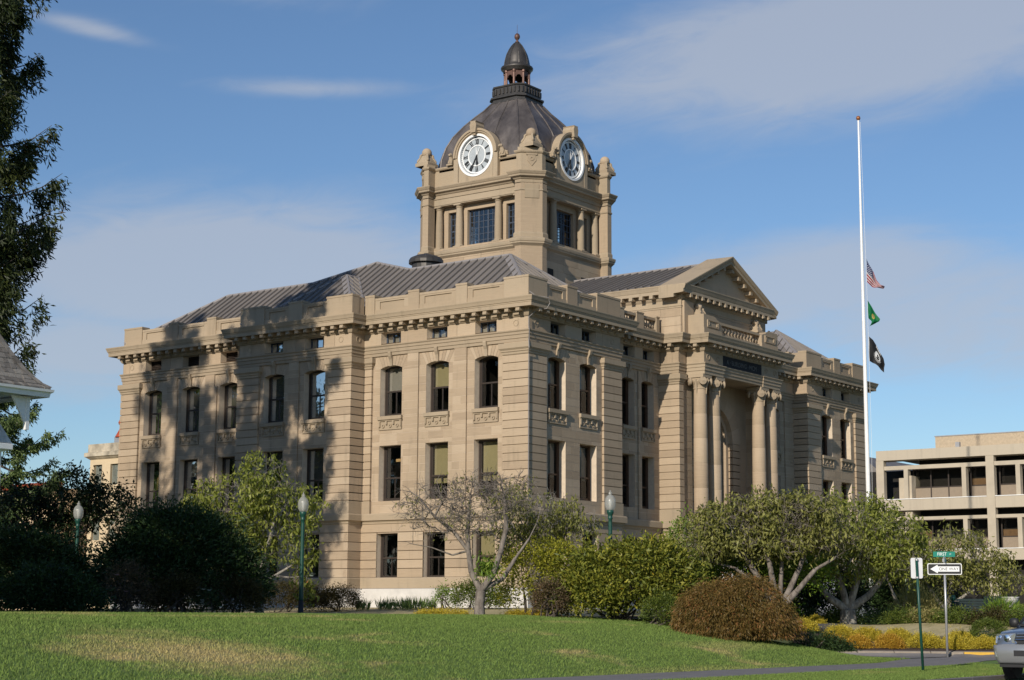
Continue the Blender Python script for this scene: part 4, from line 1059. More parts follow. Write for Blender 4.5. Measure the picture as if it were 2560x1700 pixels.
mb = MB(); mb.lathe([(.11, 31.880), (.13, 31.922), (.08, 31.964), (.06, 32.027), (.09, 32.069), (.15, 32.154), (.165, 32.238), (.14, 32.343), (.07, 32.417), (.012, 32.448), (.008, 32.943), (.001, 32.953)], (TX, TY, 0), 16); mb.build('tower_finial', M['copper_red'], LN_, True)
# pipe down the near corner, and lightning cable over the cornice
mb = MB(); mb.tube([(-.09, -.1, 4.3), (-.09, -.1, 10.75), (-.24, -.22, 11.0), (-.24, -.2, 11.3), (-.13, -.14, 11.45), (-.2, -.2, 11.8), (-.1, -.1, 11.95), (-.1, -.1, 12.4)], .022, 6); mb.build('conduit', M['ridge'], HALL)
mb = MB(); mb.tube([(-.1, -.1, 12.35), (.25, -.3, 12.7), (.5, -.62, 12.75), (.62, -.7, 13.0), (.5, -.7, 13.22), (.1, -.3, 13.3), (0, -.05, 13.5)], .018, 6); mb.build('lightning_cable', M['ridge'], HALL)
# ================================================================== TERRAIN
def sstep(x, a, b):
    t = np.clip((x - a) / (b - a), 0, 1); return t * t * (3 - 2 * t)
def terrain(x, y):
    x = np.asarray(x, float); y = np.asarray(y, float)
    yy = np.clip(-8 - y, 0, 12.4)
    p = -.31 - 1.36 * (yy / 12.3) ** 2
    p = np.where(y < -20.3, -1.67 - .002 * np.clip(-20.3 - y, 0, 7), p)
    dx = np.maximum(np.maximum(-x, x - 33.5), 0); dy = np.maximum(np.maximum(-y, y - 25.8), 0)
    db = np.hypot(dx, dy)
    p = p + .31 * (1 - sstep(db, 1.0, 11.0)) * sstep(y, -13, -6)
    dk = (x + 6.3) * .879 + (y + 16.55) * .476
    zr = np.where(dk < .05, -1.58, np.minimum(-1.50 + .13 * dk, -.36))
    wr = sstep(-y, 13.0, 17.0) * sstep(x, -10.5, -7.5) * (y > -23.2)
    p = p * (1 - wr) + zr * wr
    p = np.where(x > 12, p * (1 - sstep(x, 12, 25)) + np.where(y < -24, p, -.30) * sstep(x, 12, 25), p)
    return p
def grid_obj(name, xs, ys, off, mat, kind='structure', mask=None):
    X, Y = np.meshgrid(xs, ys, indexing='ij'); Z = terrain(X, Y) + off
    v = np.stack([X, Y, Z], -1).reshape(-1, 3); n, m = len(xs), len(ys)
    i, j = np.meshgrid(np.arange(n - 1), np.arange(m - 1), indexing='ij'); a = (i * m + j).ravel()
    f = np.stack([a, a + m, a + m + 1, a + 1], -1)
    return np_mesh(name, v, f, mat, kind=kind, smooth=True)
def np_mesh(name, v, f, mat, parent=None, kind=None, smooth=False, tone=None):
    v = np.ascontiguousarray(v, np.float32); f = np.ascontiguousarray(f, np.int32); k = f.shape[1]
    me = bpy.data.meshes.new(name)
    me.vertices.add(len(v)); me.vertices.foreach_set('co', v.ravel())
    me.loops.add(f.size); me.loops.foreach_set('vertex_index', f.ravel())
    me.polygons.add(len(f)); me.polygons.foreach_set('loop_start', np.arange(0, f.size, k, dtype=np.int32))
    if smooth: me.polygons.foreach_set('use_smooth', np.ones(len(f), bool))
    me.update(calc_edges=True)
    if tone is not None:
        a = me.attributes.new('tone', 'FLOAT', 'POINT'); a.data.foreach_set('value', np.ascontiguousarray(tone, np.float32))
    me.materials.append(mat)
    o = link_mesh(name, me, parent)
    if kind: o['kind'] = kind
    return o
def patch(name, A, B, nu, nv, off, mat, kind='structure'):
    """sheet between two boundary curves, laid on the terrain"""
    def res(P, n):
        P = np.array(P, float); s = np.r_[0, np.cumsum(np.hypot(*np.diff(P, axis=0).T))]; t = np.linspace(0, s[-1], n)
        return np.stack([np.interp(t, s, P[:, 0]), np.interp(t, s, P[:, 1])], -1)
    a, b = res(A, nu), res(B, nu); w = np.linspace(0, 1, nv)[None, :, None]
    Q = a[:, None, :] * (1 - w) + b[:, None, :] * w
    Z = terrain(Q[..., 0], Q[..., 1]) + off
    v = np.concatenate([Q, Z[..., None]], -1).reshape(-1, 3)
    i, j = np.meshgrid(np.arange(nu - 1), np.arange(nv - 1), indexing='ij'); q = (i * nv + j).ravel()
    return np_mesh(name, v, np.stack([q, q + nv, q + nv + 1, q + 1], -1), mat, kind=kind, smooth=True)

def grass_color(k):
    n1 = k.noise(k.pos((.22, .45, 1), (4.3, 1.7, 0)), 1.0, 4, .55, .5)
    n2 = k.noise(k.pos(), 3.0, 5, .65)
    n3 = k.noise(k.pos((1, 1, 1)), 14, 3, .6)
    g = k.mix(k.range(n2, .3, .7), (0.094, 0.158, 0.038), (0.142, 0.222, 0.056))
    g = k.mix(k.range(n3, .35, .7, 0, .5), g, (0.195, 0.24, 0.078))
    dry = k.math('ADD', k.range(n1, .60, .80), k.math('MULTIPLY', k.range(n2, .45, .7), .25))
    dry = k.math('MULTIPLY', dry, k.range(n1, .54, .68))
    # two worn patches of lawn
    for (x, y, rx, ry, s) in ((-35.0, -17.2, 3.2, 2.6, 1.0), (-27.5, -10.6, 5.0, .5, .5), (-15.5, -12.6, 2.0, .5, .4), (-14.5, -17.6, 3.6, .9, .35), (-20.5, -20.2, 6, .5, .3)):
        gm = k.n('ShaderNodeNewGeometry'); mpn = k.n('ShaderNodeMapping'); k.set(mpn.inputs[0], gm.outputs['Position'])
        mpn.inputs['Location'].default_value = (-x / rx, -y / ry, 0); mpn.inputs['Scale'].default_value = (1 / rx, 1 / ry, 0)
        ln = k.n('ShaderNodeVectorMath', operation='LENGTH'); k.set(ln.inputs[0], mpn.outputs[0])
        dry = k.math('ADD', dry, k.math('MULTIPLY', k.range(k.math('ADD', ln.outputs['Value'], k.math('MULTIPLY', n2, 1.4)), 1.75, .7), s))
    return k.mix(k.math('MINIMUM', dry, .85), g, (0.40, 0.32, 0.165))
def lawn_mat(name, blades=False):
    m, nt, b, o = new_mat(name); k = NB(nt)
    c = grass_color(k)
    if blades:
        t = k.attr('tone').outputs['Fac']; c = k.mix(t, k.mix(1.0, c, (0.6, 0.6, 0.6), 'MULTIPLY'), k.mix(1.0, c, (1.45, 1.4, 1.2), 'MULTIPLY'))
    else: k.set(b.inputs['Normal'], k.bump(k.noise(k.pos(), 40, 4), .5, .05))
    k.set(b.inputs['Base Color'], c); b.inputs['Roughness'].default_value = .8; b.inputs['Specular IOR Level'].default_value = .15
    return m
M['lawn'] = lawn_mat('mown_lawn'); M['blades'] = lawn_mat('lawn_blades', True)
def dry_mat():
    m, nt, b, o = new_mat('dry_grass'); k = NB(nt)
    n = k.noise(k.pos((.5, 2.2, 1)), 1.4, 5, .6); c = k.ramp(n, [(.3, (.30, .26, .12)), (.5, (.45, .375, .20)), (.72, (.52, .44, .26))])
    k.set(b.inputs['Base Color'], c); b.inputs['Roughness'].default_value = .9; k.set(b.inputs['Normal'], k.bump(k.noise(k.pos(), 30, 4), .5, .05)); return m
M['dry'] = dry_mat()
M['asphalt'] = plain('grey_asphalt_path', (.185, .172, .168), .9, var=.16, scale=2.2, bump=.4)
M['road'] = plain('road_asphalt', (.055, .055, .058), .9, var=.2, scale=2.0, bump=.4)
M['kerb'] = plain('concrete_kerb', (.30, .255, .205), .85, var=.16, scale=2.5, bump=.2)
M['kerb_top'] = plain('kerb_concrete_grey', (.20, .18, .165), .85, var=.12, scale=3, bump=.2)
M['yellow'] = plain('yellow_paint', (.62, .37, .045), .6, var=.1)
M['bark_mulch'] = plain('brown_mulch', (.062, .042, .037), .95, var=.35, scale=12, bump=.8)
M['soil'] = plain('soil_and_grass', (.07, .085, .03), .95, var=.3, scale=.8)

xs = np.unique(np.r_[-1500, -600, -300, -150, np.arange(-90, -50, 4), np.arange(-50, 14, .5), np.arange(14, 60, 3), 80, 120, 200, 400, 900, 2000])
ys = np.unique(np.r_[-1500, -600, -200, -100, -60, -45, -36, -30, np.arange(-27.6, 14, .5), np.arange(14, 60, 4), 80, 130, 250, 500, 1200, 2500])
def terrain_base(x, y): return np.where(y < -27.2, -2.1, _t0(x, y))
_t0 = terrain; terrain = terrain_base
g = grid_obj('ground', xs, ys, -.06, M['soil'])
LAWN_A = [(-75, -20.3), (-6.6, -20.3)]
LAWN_B = [(-75, -3.2), (-14.8, -3.2), (-13.0, -9.0), (-10.6, -13.9), (-9.8, -16.2), (-8.6, -18.6), (-6.4, -20.15)]
patch('lawn', [(-75, -20.3), (-40, -20.3), (-20, -20.3), (-12, -20.3), (-6.6, -20.3)], [(-75, 6), (-40, 4), (-14.0, -6.0), (-10.4, -14.0), (-6.4, -20.1)], 140, 60, .0, M['lawn'])
patch('dry_lawn', [(-16, 12), (-16.5, -1.2), (-12.6, -9.3), (-7, -12), (-2, -12)], [(-.16, 12), (-.16, 1), (-.2, -.2), (.0, -.2), (.3, -.2)], 60, 40, .012, M['dry'])
patch('sidewalk', [(-90, -20.32), (40, -20.32)], [(-90, -22.9), (40, -22.9)], 261, 8, .015, M['asphalt'])
patch('sidewalk_pad', [(-8.2, -20.25), (-6.95, -19.6), (-6.6, -18.2), (-6.6, -16.2)], [(-4.2, -20.25), (-4.5, -19.6), (-5.25, -18.2), (-6.3, -16.3)], 20, 10, .027, M['asphalt'])
patch('parking_strip', [(-90, -22.9), (40, -22.9)], [(-90, -26.85), (40, -26.85)], 261, 14, .004, M['lawn'])
patch('dry_slope', [(-2.4, -12.0), (-1.5, -14.6), (-1.4, -16.5), (-.6, -19.4), (.6, -22.4)], [(.9, -11.0), (1.2, -12.6), (2.0, -15.3), (2.9, -18.8), (3.9, -22.4)], 50, 24, .04, M['dry'])
patch('flower_bed', [(-6.3, -15.6), (-5.3, -17.5), (-4.2, -19.5), (-2.6, -22.4)], [(-1.6, -12.8), (-1.2, -16.4), (-.4, -19.5), (.8, -22.4)], 30, 16, .03, M['bark_mulch'])
patch('shrub_bed', [(-8.6, -13.3), (-4, -13.2), (2.0, -11.8), (4.6, -13.6), (7.6, -17.2), (9.2, -21)], [(-8.6, -9), (-1, -9), (5, -8), (9, -9.5), (12, -14), (16, -21)], 40, 24, .025, M['bark_mulch'])
road = MB(); road.add([(-400, -27.15, -1.81), (400, -27.15, -1.81), (400, -38, -1.81), (-400, -38, -1.81)], [(0, 1, 2, 3)]); o = road.build('road', M['road']); o['kind'] = 'structure'
for i in range(50):
    x = -90 + i * 2.6
    z = -1.675
    b = MB(); b.prism([(x + .01, -27.12), (x + 2.59, -27.12), (x + 2.59, -26.86), (x + .01, -26.86)], -2.15, z); k_ = b.build('kerb', M['kerb_top']); k_['kind'] = 'structure'
# kerb along the planting bed, its end stretch painted yellow
KB = [(-6.3, -16.55, 0), (-5.55, -17.55, 0), (-5.0, -18.6, 0), (-4.45, -19.65, 0), (-3.98, -20.6, 1), (-3.0, -22.4, 1)]
for i in range(len(KB) - 1):
    (x0, y0, p), (x1, y1, q) = KB[i], KB[i + 1]; d = Vector((x1 - x0, y1 - y0, 0)).normalized(); n = Vector((-d.y, d.x, 0))
    a, e = Vector((x0, y0, 0)) + d * .012, Vector((x1, y1, 0)) - d * .012; zt = -1.41
    b = MB(); b.prism([(a.x, a.y), (e.x, e.y), (e.x + n.x * .28, e.y + n.y * .28), (a.x + n.x * .28, a.y + n.y * .28)], -1.8, zt)
    k_ = b.build('kerb', M['yellow'] if i == 4 else M['kerb']); k_['kind'] = 'structure'
    b = MB(); b.prism([(a.x + n.x * .282, a.y + n.y * .282), (e.x + n.x * .282, e.y + n.y * .282), (e.x + n.x * .75, e.y + n.y * .75), (a.x + n.x * .75, a.y + n.y * .75)], -1.8, zt + .02)
    k_ = b.build('bed_edging', M['kerb_top']); k_['kind'] = 'structure'
# timber edging above the bed
pts = [(-1.9, -13.4), (-1.5, -14.9), (-1.35, -16.5), (-1.0, -18.0), (-.6, -19.4), (.1, -21.0), (.7, -22.3)]
for p, q in zip(pts, pts[1:]):
    b = MB(); n = Vector((-(q[1] - p[1]), q[0] - p[0])).normalized() * .05
    z = float(max(terrain(*p), terrain(*q)))
    b.prism([(p[0] - n.x, p[1] - n.y), (q[0] - n.x, q[1] - n.y), (q[0] + n.x, q[1] + n.y), (p[0] + n.x, p[1] + n.y)], z - .3, z + .05); k_ = b.build('timber_edging', M['black']); k_['kind'] = 'structure'

# ------------------------------------------------------------------ mown grass blades (nobody could count them)
def blades(name, regions, n, hmin, hmax, lean=.5):
    P = []
    for (x0, x1, y0, y1, share) in regions:
        m = int(n * share); P.append(np.stack([RNG.uniform(x0, x1, m), RNG.uniform(y0, y1, m)], -1))
    P = np.concatenate(P); m = len(P)
    z = terrain(P[:, 0], P[:, 1]); h = RNG.uniform(hmin, hmax, m); a = RNG.uniform(0, 2 * PI, m); w = RNG.uniform(.006, .014, m)
    ln = RNG.normal(0, lean, (m, 2)) * h[:, None]
    base = np.stack([P[:, 0], P[:, 1], z - .01], -1); sd = np.stack([np.cos(a) * w, np.sin(a) * w, np.zeros(m)], -1)
    tip = base + np.stack([ln[:, 0], ln[:, 1], h + .01], -1)
    v = np.stack([base - sd, base + sd, tip], 1).reshape(-1, 3); f = np.arange(3 * m).reshape(m, 3)
    np_mesh(name, v, f, M['blades'], kind='stuff', tone=np.repeat(RNG.random(m), 3))
def edge_x(y): return np.interp(y, [-20.3, -18.6, -16.2, -13.9, -9.0, -6], [-6.6, -8.7, -9.8, -10.6, -12.9, -14])
BL = [(-50, -11, -20.3, -8.0, .70), (-12.5, -7.6, -20.3, -17.5, .04), (-31, -9, -26.85, -22.9, .26)]
blades('grass', BL, 420000, .03, .065)

# ================================================================== VEGETATION
ER = np.array([.5912, -.8065, 0.0]); ED = np.array([.8065, .5912, 0.0]); EZ = np.array([0, 0, 1.0])
def leaf_mat(name, dark, mid, light, accent=None, p=.03, trans=.35):
    m, nt, b, o = new_mat(name); k = NB(nt)
    t = k.attr('tone').outputs['Fac']
    st = [(0, dark), (.5, mid), (1 - p if accent else 1.0, light)]
    if accent: st.append((1 - p + .005, accent))
    c = k.ramp(t, st)
    k.set(b.inputs['Base Color'], c); b.inputs['Roughness'].default_value = .5; b.inputs['Specular IOR Level'].default_value = .3
    tl = k.n('ShaderNodeBsdfTranslucent'); k.set(tl.inputs[0], k.mix(1.0, c, (1.3, 1.4, .7), 'MULTIPLY'))
    mx = k.n('ShaderNodeMixShader'); mx.inputs[0].default_value = trans
    nt.links.new(b.outputs[0], mx.inputs[1]); nt.links.new(tl.outputs[0], mx.inputs[2]); nt.links.new(mx.outputs[0], o.inputs['Surface'])
    return m
def bark_mat(name, c0, c1):
    m, nt, b, o = new_mat(name); k = NB(nt)
    n = k.noise(k.pos((1, 1, .4)), 7, 5, .65); k.set(b.inputs['Base Color'], k.ramp(n, [(.35, c0), (.65, c1)])); b.inputs['Roughness'].default_value = .9
    k.set(b.inputs['Normal'], k.bump(k.noise(k.pos((1, 1, .5)), 30, 4), .6, .03)); return m
M['bark_grey'] = bark_mat('lichen_grey_bark', (.12, .10, .085), (.38, .355, .31))
M['bark_dark'] = bark_mat('dark_bark', (.045, .035, .03), (.12, .10, .085))
M['bark_mid'] = bark_mat('mid_grey_bark', (.10, .082, .07), (.26, .225, .195))
LM = {}
LM['cherry'] = leaf_mat('cherry_leaf', (.085, .115, .02), (.215, .245, .045), (.37, .38, .10), (.6, .17, .07), .003)
LM['cherry2'] = leaf_mat('fading_cherry_leaf', (.10, .11, .03), (.23, .235, .062), (.38, .365, .12), (.65, .15, .07), .005)
LM['rhodo'] = leaf_mat('rhododendron_leaf', (.05, .075, .014), (.165, .185, .026), (.36, .33, .05), (.72, .42, .03), .025, .22)
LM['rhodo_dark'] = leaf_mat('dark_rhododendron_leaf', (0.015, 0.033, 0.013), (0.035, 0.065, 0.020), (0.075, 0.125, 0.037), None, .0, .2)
LM['yellowgreen'] = leaf_mat('yellow_green_leaf', (0.135, 0.150, 0.021), (0.300, 0.300, 0.036), (0.480, 0.435, 0.060), (.7, .42, .04), .02)
LM['bright'] = leaf_mat('bright_green_leaf', (0.068, 0.128, 0.018), (0.158, 0.255, 0.033), (0.300, 0.375, 0.060))
LM['maple'] = leaf_mat('bronze_maple_leaf', (.075, .062, .016), (.17, .115, .032), (.26, .15, .05), (.32, .13, .05), .15, .3)
LM['brown'] = leaf_mat('brown_twiggy_leaf', (0.078, 0.058, 0.036), (0.156, 0.111, 0.065), (0.221, 0.156, 0.091), (.4, .16, .10), .05)
LM['barberry'] = leaf_mat('bronze_shrub_leaf', (0.036, 0.031, 0.012), (0.072, 0.060, 0.022), (0.132, 0.102, 0.036))
LM['cedar'] = leaf_mat('cedar_spray', (.014, .022, .008), (.030, .045, .014), (.07, .085, .02), (.13, .07, .02), .03, .25)
LM['deodar'] = leaf_mat('deodar_spray', (.06, .10, .04), (.14, .20, .075), (.24, .31, .11), None, 0, .3)
LM['juniper'] = leaf_mat('juniper_spray', (0.051, 0.087, 0.017), (0.123, 0.167, 0.032), (0.217, 0.246, 0.043))
LM['heather'] = leaf_mat('golden_heather', (.32, .26, .03), (.55, .44, .05), (.68, .56, .09), None, 0, .3)
LM['heather_red'] = leaf_mat('orange_heather', (.34, .19, .03), (.55, .33, .045), (.62, .45, .06), None, 0, .3)
LM['straw'] = leaf_mat('straw_grass', (0.192, 0.180, 0.060), (0.360, 0.312, 0.120), (0.504, 0.432, 0.192))
LM['iris'] = leaf_mat('iris_blade', (0.084, 0.140, 0.049), (0.168, 0.252, 0.084), (0.280, 0.364, 0.126))
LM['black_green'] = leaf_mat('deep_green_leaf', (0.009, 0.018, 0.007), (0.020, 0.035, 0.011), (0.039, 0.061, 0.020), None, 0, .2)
LM['flower_white'] = plain('white_petal', (.8, .8, .76), .6)
LM['flower_pink'] = plain('pink_petal', (.75, .45, .5), .6)
LM['flower_red'] = plain('dark_red_petal', (.22, .012, .03), .6)

def unit(v): return v / np.maximum(np.linalg.norm(v, axis=-1, keepdims=True), 1e-9)
def leaves(name, pts, dirs, L, Wd, tone, mat, parent=None, rng=RNG, fold=.25, kind=None):
    n = len(pts); d = unit(dirs); r = unit(rng.normal(size=(n, 3))); s = unit(np.cross(d, r)); nn = np.cross(s, d)
    L = L * rng.uniform(.7, 1.3, n)[:, None]; w = Wd * rng.uniform(.75, 1.25, n)[:, None]
    b = pts; t = pts + d * L - nn * L * .12; m = pts + d * L * .5
    v = np.stack([b, m + s * w * .5 + nn * w * fold, t, m - s * w * .5 + nn * w * fold], 1).reshape(-1, 3)
    f = np.arange(4 * n).reshape(n, 4)
    return np_mesh(name, v, f, mat, parent, tone=np.repeat(np.clip(tone, 0, 1), 4), kind=kind)
def crown_points(ells, nclump, per, rng, spread=.22, shell=.8, zmin=None, lump=.15, top=-.35):
    """leaf positions gathered in clumps near the surface of a few ellipsoids"""
    E = np.array([e[0] for e in ells]); R = np.array([e[1] for e in ells]); vol = (R[:, 0] * R[:, 1] * R[:, 2]) ** .67
    k = rng.choice(len(ells), nclump * 3, p=vol / vol.sum()); d = unit(rng.normal(size=(nclump * 3, 3)))
    rr = shell + (1 - shell) * rng.random(nclump * 3) ** .6 + rng.normal(0, lump * .5, nclump * 3)
    off = d * R[k] * rr[:, None]; c = E[k] + off[:, 0:1] * ER + off[:, 1:2] * ED + off[:, 2:3] * EZ
    ok = d[:, 2] > top
    if zmin is not None: ok &= c[:, 2] > zmin
    c, d, k = c[ok][:nclump], d[ok][:nclump], k[ok][:nclump]
    out = unit(d[:, 0:1] * ER + d[:, 1:2] * ED + d[:, 2:3] * EZ)
    m = len(c); idx = np.repeat(np.arange(m), per)
    p = c[idx] + rng.normal(0, 1, (len(idx), 3)) * spread * rng.uniform(.6, 1.3, (m, 1))[idx]
    return p, out[idx], rng.random(m)[idx], idx
def place(x, y, lat=0, dep=0, h=0):
    return np.array([x, y, 0]) + ER * lat + ED * dep + EZ * h
def bush(name, label, cat, x, y, ells, mat, nclump, per, L, Wd, spread=.2, seed=1, group=None, droop=-.1, outw=.8, rnd=.8, top=-.35, shell=.8, stems=6, part='foliage', bark='bark_dark', z0=None, lump=.15):
    rng = np.random.default_rng(seed); z = float(terrain(x, y)) if z0 is None else z0
    t = thing(name, label, cat, (x, y, z), group)
    E = [(place(x, y, e[0], e[1], z + e[2]), (e[3], e[4], e[5])) for e in ells]
    p, o, tn, idx = crown_points(E, nclump, per, rng, spread, shell, z + .03, lump, top)
    p[:, 2] = np.maximum(p[:, 2], z + .02)
    d = o * outw + rng.normal(0, 1, p.shape) * rnd * .6; d[:, 2] += droop
    leaves(part, p, d, L, Wd, tn * .55 + rng.random(len(p)) * .45, mat, t, rng)
    if stems:
        mb = MB()
        for i in range(stems):
            e = E[rng.integers(len(E))]; q = e[0] + (ER * rng.normal(0, .4) * e[1][0] + ED * rng.normal(0, .4) * e[1][1] + EZ * rng.uniform(0, .6) * e[1][2])
            b0 = np.array([x, y, z]) + ER * rng.normal(0, .25) + ED * rng.normal(0, .2); mid = (b0 + q) / 2 + rng.normal(0, .12, 3)
            mb.tube([b0 - EZ * .05, mid, q], [.035, .025, .01], 5)
        mb.build('stem', M[bark], t)
    return t
def tubes_np(name, A, B, ra, rb, mat, parent, n=5):
    d = unit(B - A); ref = np.where(np.abs(d[:, 2:3]) > .9, np.array([[1., 0, 0]]), np.array([[0, 0, 1.]])); u = unit(np.cross(d, ref)); w = np.cross(d, u)
    th = np.arange(n) * 2 * PI / n
    ring_ = u[:, None, :] * np.cos(th)[None, :, None] + w[:, None, :] * np.sin(th)[None, :, None]
    va = A[:, None, :] + ring_ * ra[:, None, None]; vb = B[:, None, :] + ring_ * rb[:, None, None]
    v = np.concatenate([va, vb], 1).reshape(-1, 3); m = len(A); base = (np.arange(m) * 2 * n)[:, None]
    j = np.arange(n); k = (j + 1) % n
    f = np.stack([base + j, base + k, base + n + k, base + n + j], -1).reshape(-1, 4)
    return np_mesh(name, v, f, mat, parent, smooth=True)
def grow(limbs, attr, rng, step=.38, jit=.07, kexp=2.3, tip=.006, sag=0.0):
    nodes = []; par = []; minr = []
    for lb in limbs:                                  # explicit trunk and limbs: list of (point, radius)
        start = None
        for i, (p, r) in enumerate(lb):
            if i == 0 and nodes:
                start = int(np.argmin([np.linalg.norm(np.array(q) - p) for q in nodes])); prev = start; continue
            nodes.append(np.array(p, float)); par.append(-1 if len(nodes) == 1 else (prev if i else -1)); minr.append(r); prev = len(nodes) - 1
    att = attr[np.argsort(np.min(np.linalg.norm(attr[:, None, :] - np.array(nodes)[None], axis=2), 1))]
    N = np.array(nodes); nn0 = len(N)
    for a in att:
        dist = np.linalg.norm(N - a, axis=1) + np.where(np.arange(len(N)) < nn0, .0, .12) + np.maximum(0, N[:, 2] - a[2]) * .5
        i = int(np.argmin(dist)); L = np.linalg.norm(N[i] - a); k = max(1, int(round(L / step)))
        prev = i; new = []
        for s in range(1, k + 1):
            q = N[i] + (a - N[i]) * s / k
            if s < k: q = q + rng.normal(0, jit, 3) + EZ * sag * math.sin(PI * s / k)
            new.append(q); par.append(prev); minr.append(0); prev = len(N) + len(new) - 1
        N = np.vstack([N, new])
    par = np.array(par); n = len(N); acc = np.zeros(n); kids = np.zeros(n, int)
    for i in range(n):
        if par[i] >= 0: kids[par[i]] += 1
    r = np.zeros(n)
    for i in range(n - 1, -1, -1):
        r[i] = max(tip, acc[i] ** (1 / kexp) if acc[i] > 0 else tip, 0)
        if par[i] >= 0: acc[par[i]] += r[i] ** kexp
    r = np.maximum(r * .8, np.array(minr)); tips = np.where(kids == 0)[0]
    return N, par, r, tips
def tree(name, label, cat, x, y, limbs, ells, nattr, mat, bark, leafspec, seed, group=None, twigs=2, shell=.35, leaf_frac=1.0, tip=.006, leafmask=None, zmin=None, twl=.3):
    """limbs: polylines of (lat, dep, height, radius) from the base; ells: crown ellipsoids (lat, dep, h, rl, rd, rh)"""
    rng = np.random.default_rng(seed); z = float(terrain(x, y)); t = thing(name, label, cat, (x, y, z), group)
    P = lambda l: (place(x, y, l[0], l[1], z + l[2]), l[3])
    LB = [[P(l) for l in lb] for lb in limbs]
    R = np.array([e[3:] for e in ells]); vol = R.prod(1) ** .8; k = rng.choice(len(ells), nattr, p=vol / vol.sum())
    d = unit(rng.normal(size=(nattr, 3))); rr = shell + (1 - shell) * rng.random(nattr) ** .5
    off = d * R[k] * rr[:, None]; C = np.array([place(x, y, e[0], e[1], z + e[2]) for e in ells])
    at = C[k] + off[:, 0:1] * ER + off[:, 1:2] * ED + off[:, 2:3] * EZ
    if zmin: at = at[at[:, 2] > z + zmin]
    N, par, r, tips = grow(LB, at, rng, tip=tip)
    e = np.where(par >= 0)[0]
    A, B, ra, rb = N[par[e]], N[e], np.minimum(r[par[e]], r[e] * 1.35), r[e]
    big = rb > .03
    if big.any(): tubes_np('trunk', A[big], B[big], ra[big] if False else np.minimum(r[par[e]][big], rb[big] * 1.25), rb[big], M[bark], t, 8)
    # twigs at every fine node
    fine = np.where(r < .02)[0]; TA, TB = [], []
    tw = np.repeat(fine, twigs); dirs = unit(N[tw] - N[np.maximum(par[tw], 0)]) + rng.normal(0, .8, (len(tw), 3)); dirs[:, 2] += .1
    dirs = unit(dirs); Lt = rng.uniform(.4, 1.3, len(tw))[:, None] * twl
    mid = N[tw] + dirs * Lt * .55; end = mid + unit(dirs + rng.normal(0, .5, dirs.shape)) * Lt * .5
    sm = ~big
    A2 = np.concatenate([A[sm], N[tw], mid]); B2 = np.concatenate([B[sm], mid, end])
    ra2 = np.concatenate([ra[sm], np.full(len(tw), tip * .8), np.full(len(tw), tip * .6)]); rb2 = np.concatenate([rb[sm], np.full(len(tw), tip * .6), np.full(len(tw), tip * .35)])
    tubes_np('branches', A2, B2, ra2, rb2, M[bark], t, 4)
    per, L, Wd, spread, droop, rnd = leafspec
    if per:
        src = np.concatenate([N[tips], end, N[fine]])
        if leafmask is not None: src = src[leafmask((src - np.array([x, y, z])) @ ER, src[:, 2] - z)]
        if leaf_frac < .8:
            w_ = (np.sin(src[:, 0] * 2.3 + seed) * np.sin(src[:, 1] * 2.6 + 1.3 * seed) + .6 * np.sin(src[:, 2] * 3.1 + seed) * np.sin((src[:, 0] - src[:, 1]) * 1.9)) * .8
            src = src[rng.random(len(src)) < leaf_frac * np.clip(1.15 + 1.5 * w_, .06, 2.2)]
        else: src = src[rng.random(len(src)) < leaf_frac]
        idx = np.repeat(np.arange(len(src)), per); p = src[idx] + rng.normal(0, spread, (len(idx), 3))
        dd = rng.normal(0, rnd, p.shape); dd[:, 2] += droop
        leaves('leaves', p, dd, L, Wd, rng.random(len(src))[idx] * .5 + rng.random(len(p)) * .5, mat, t, rng)
    return t
def conifer(name, label, x, y, H, prof, nb, mat, seed, drop=.9, fl=.17, fw=.05, per=16, sprays=16, up=.0, group=None, bark='bark_dark', hmin=1.5, crot=None):
    rng = np.random.default_rng(seed); z = float(terrain(x, y)); t = thing(name, label, 'tree', (x, y, z), group)
    mb = MB(); mb.tube([(x, y, z - .1), (x, y, z + H * .5), (x, y, z + H)], [.028 * H, .017 * H, .01], 10); mb.build('trunk', M[bark], t)
    A, B, ra, rb = [], [], [], []; LP, LD, LT = [], [], []
    for i in range(nb):
        h = hmin + (H - hmin) * (i + rng.random()) / nb; R = np.interp(h / H, *prof) * rng.uniform(.62, 1.1); a = rng.uniform(0, 2 * PI)
        o = np.array([math.cos(a), math.sin(a), 0]); s = np.array([-o[1], o[0], 0]); n = 7; pts = []
        for k in range(n + 1):
            f = k / n; pts.append(np.array([x, y, z + h]) + o * R * f + EZ * (up * R * f - .30 * R * math.sin(PI * f * .75) + .22 * R * f * f) + s * rng.normal(0, .03) * R * f)
        pts = np.array(pts); r0 = .018 * R + .015
        A += list(pts[:-1]); B += list(pts[1:]); ra += list(np.linspace(r0, .008, n + 1)[:-1]); rb += list(np.linspace(r0, .008, n + 1)[1:])
        ft = rng.uniform(.22, 1.0, sprays) ** .75; tb = rng.random()
        for f in ft:
            q = np.array([np.interp(f * n, np.arange(n + 1), pts[:, c]) for c in range(3)]); q = q + s * rng.normal(0, .16) * R * (1.15 - f)
            m = per; ds = rng.random(m); hang = drop * rng.uniform(.4, 1.1)
            LP.append(q + np.stack([rng.normal(0, .10, m), rng.normal(0, .10, m), -ds * hang + rng.normal(0, .05, m)], -1) + o * (ds * .12)[:, None])
            dd = rng.normal(0, .45, (m, 3)) + o * .45; dd[:, 2] -= .75 * (drop > .3) - .15; LD.append(dd); LT.append(np.clip(tb * .4 + rng.random() * .3 + rng.random(m) * .35, 0, 1))
    tubes_np('branches', np.array(A), np.array(B), np.array(ra), np.array(rb), M[bark], t, 5)
    leaves('foliage', np.concatenate(LP), np.concatenate(LD), fl, fw, np.concatenate(LT), mat, t, rng)
    return t

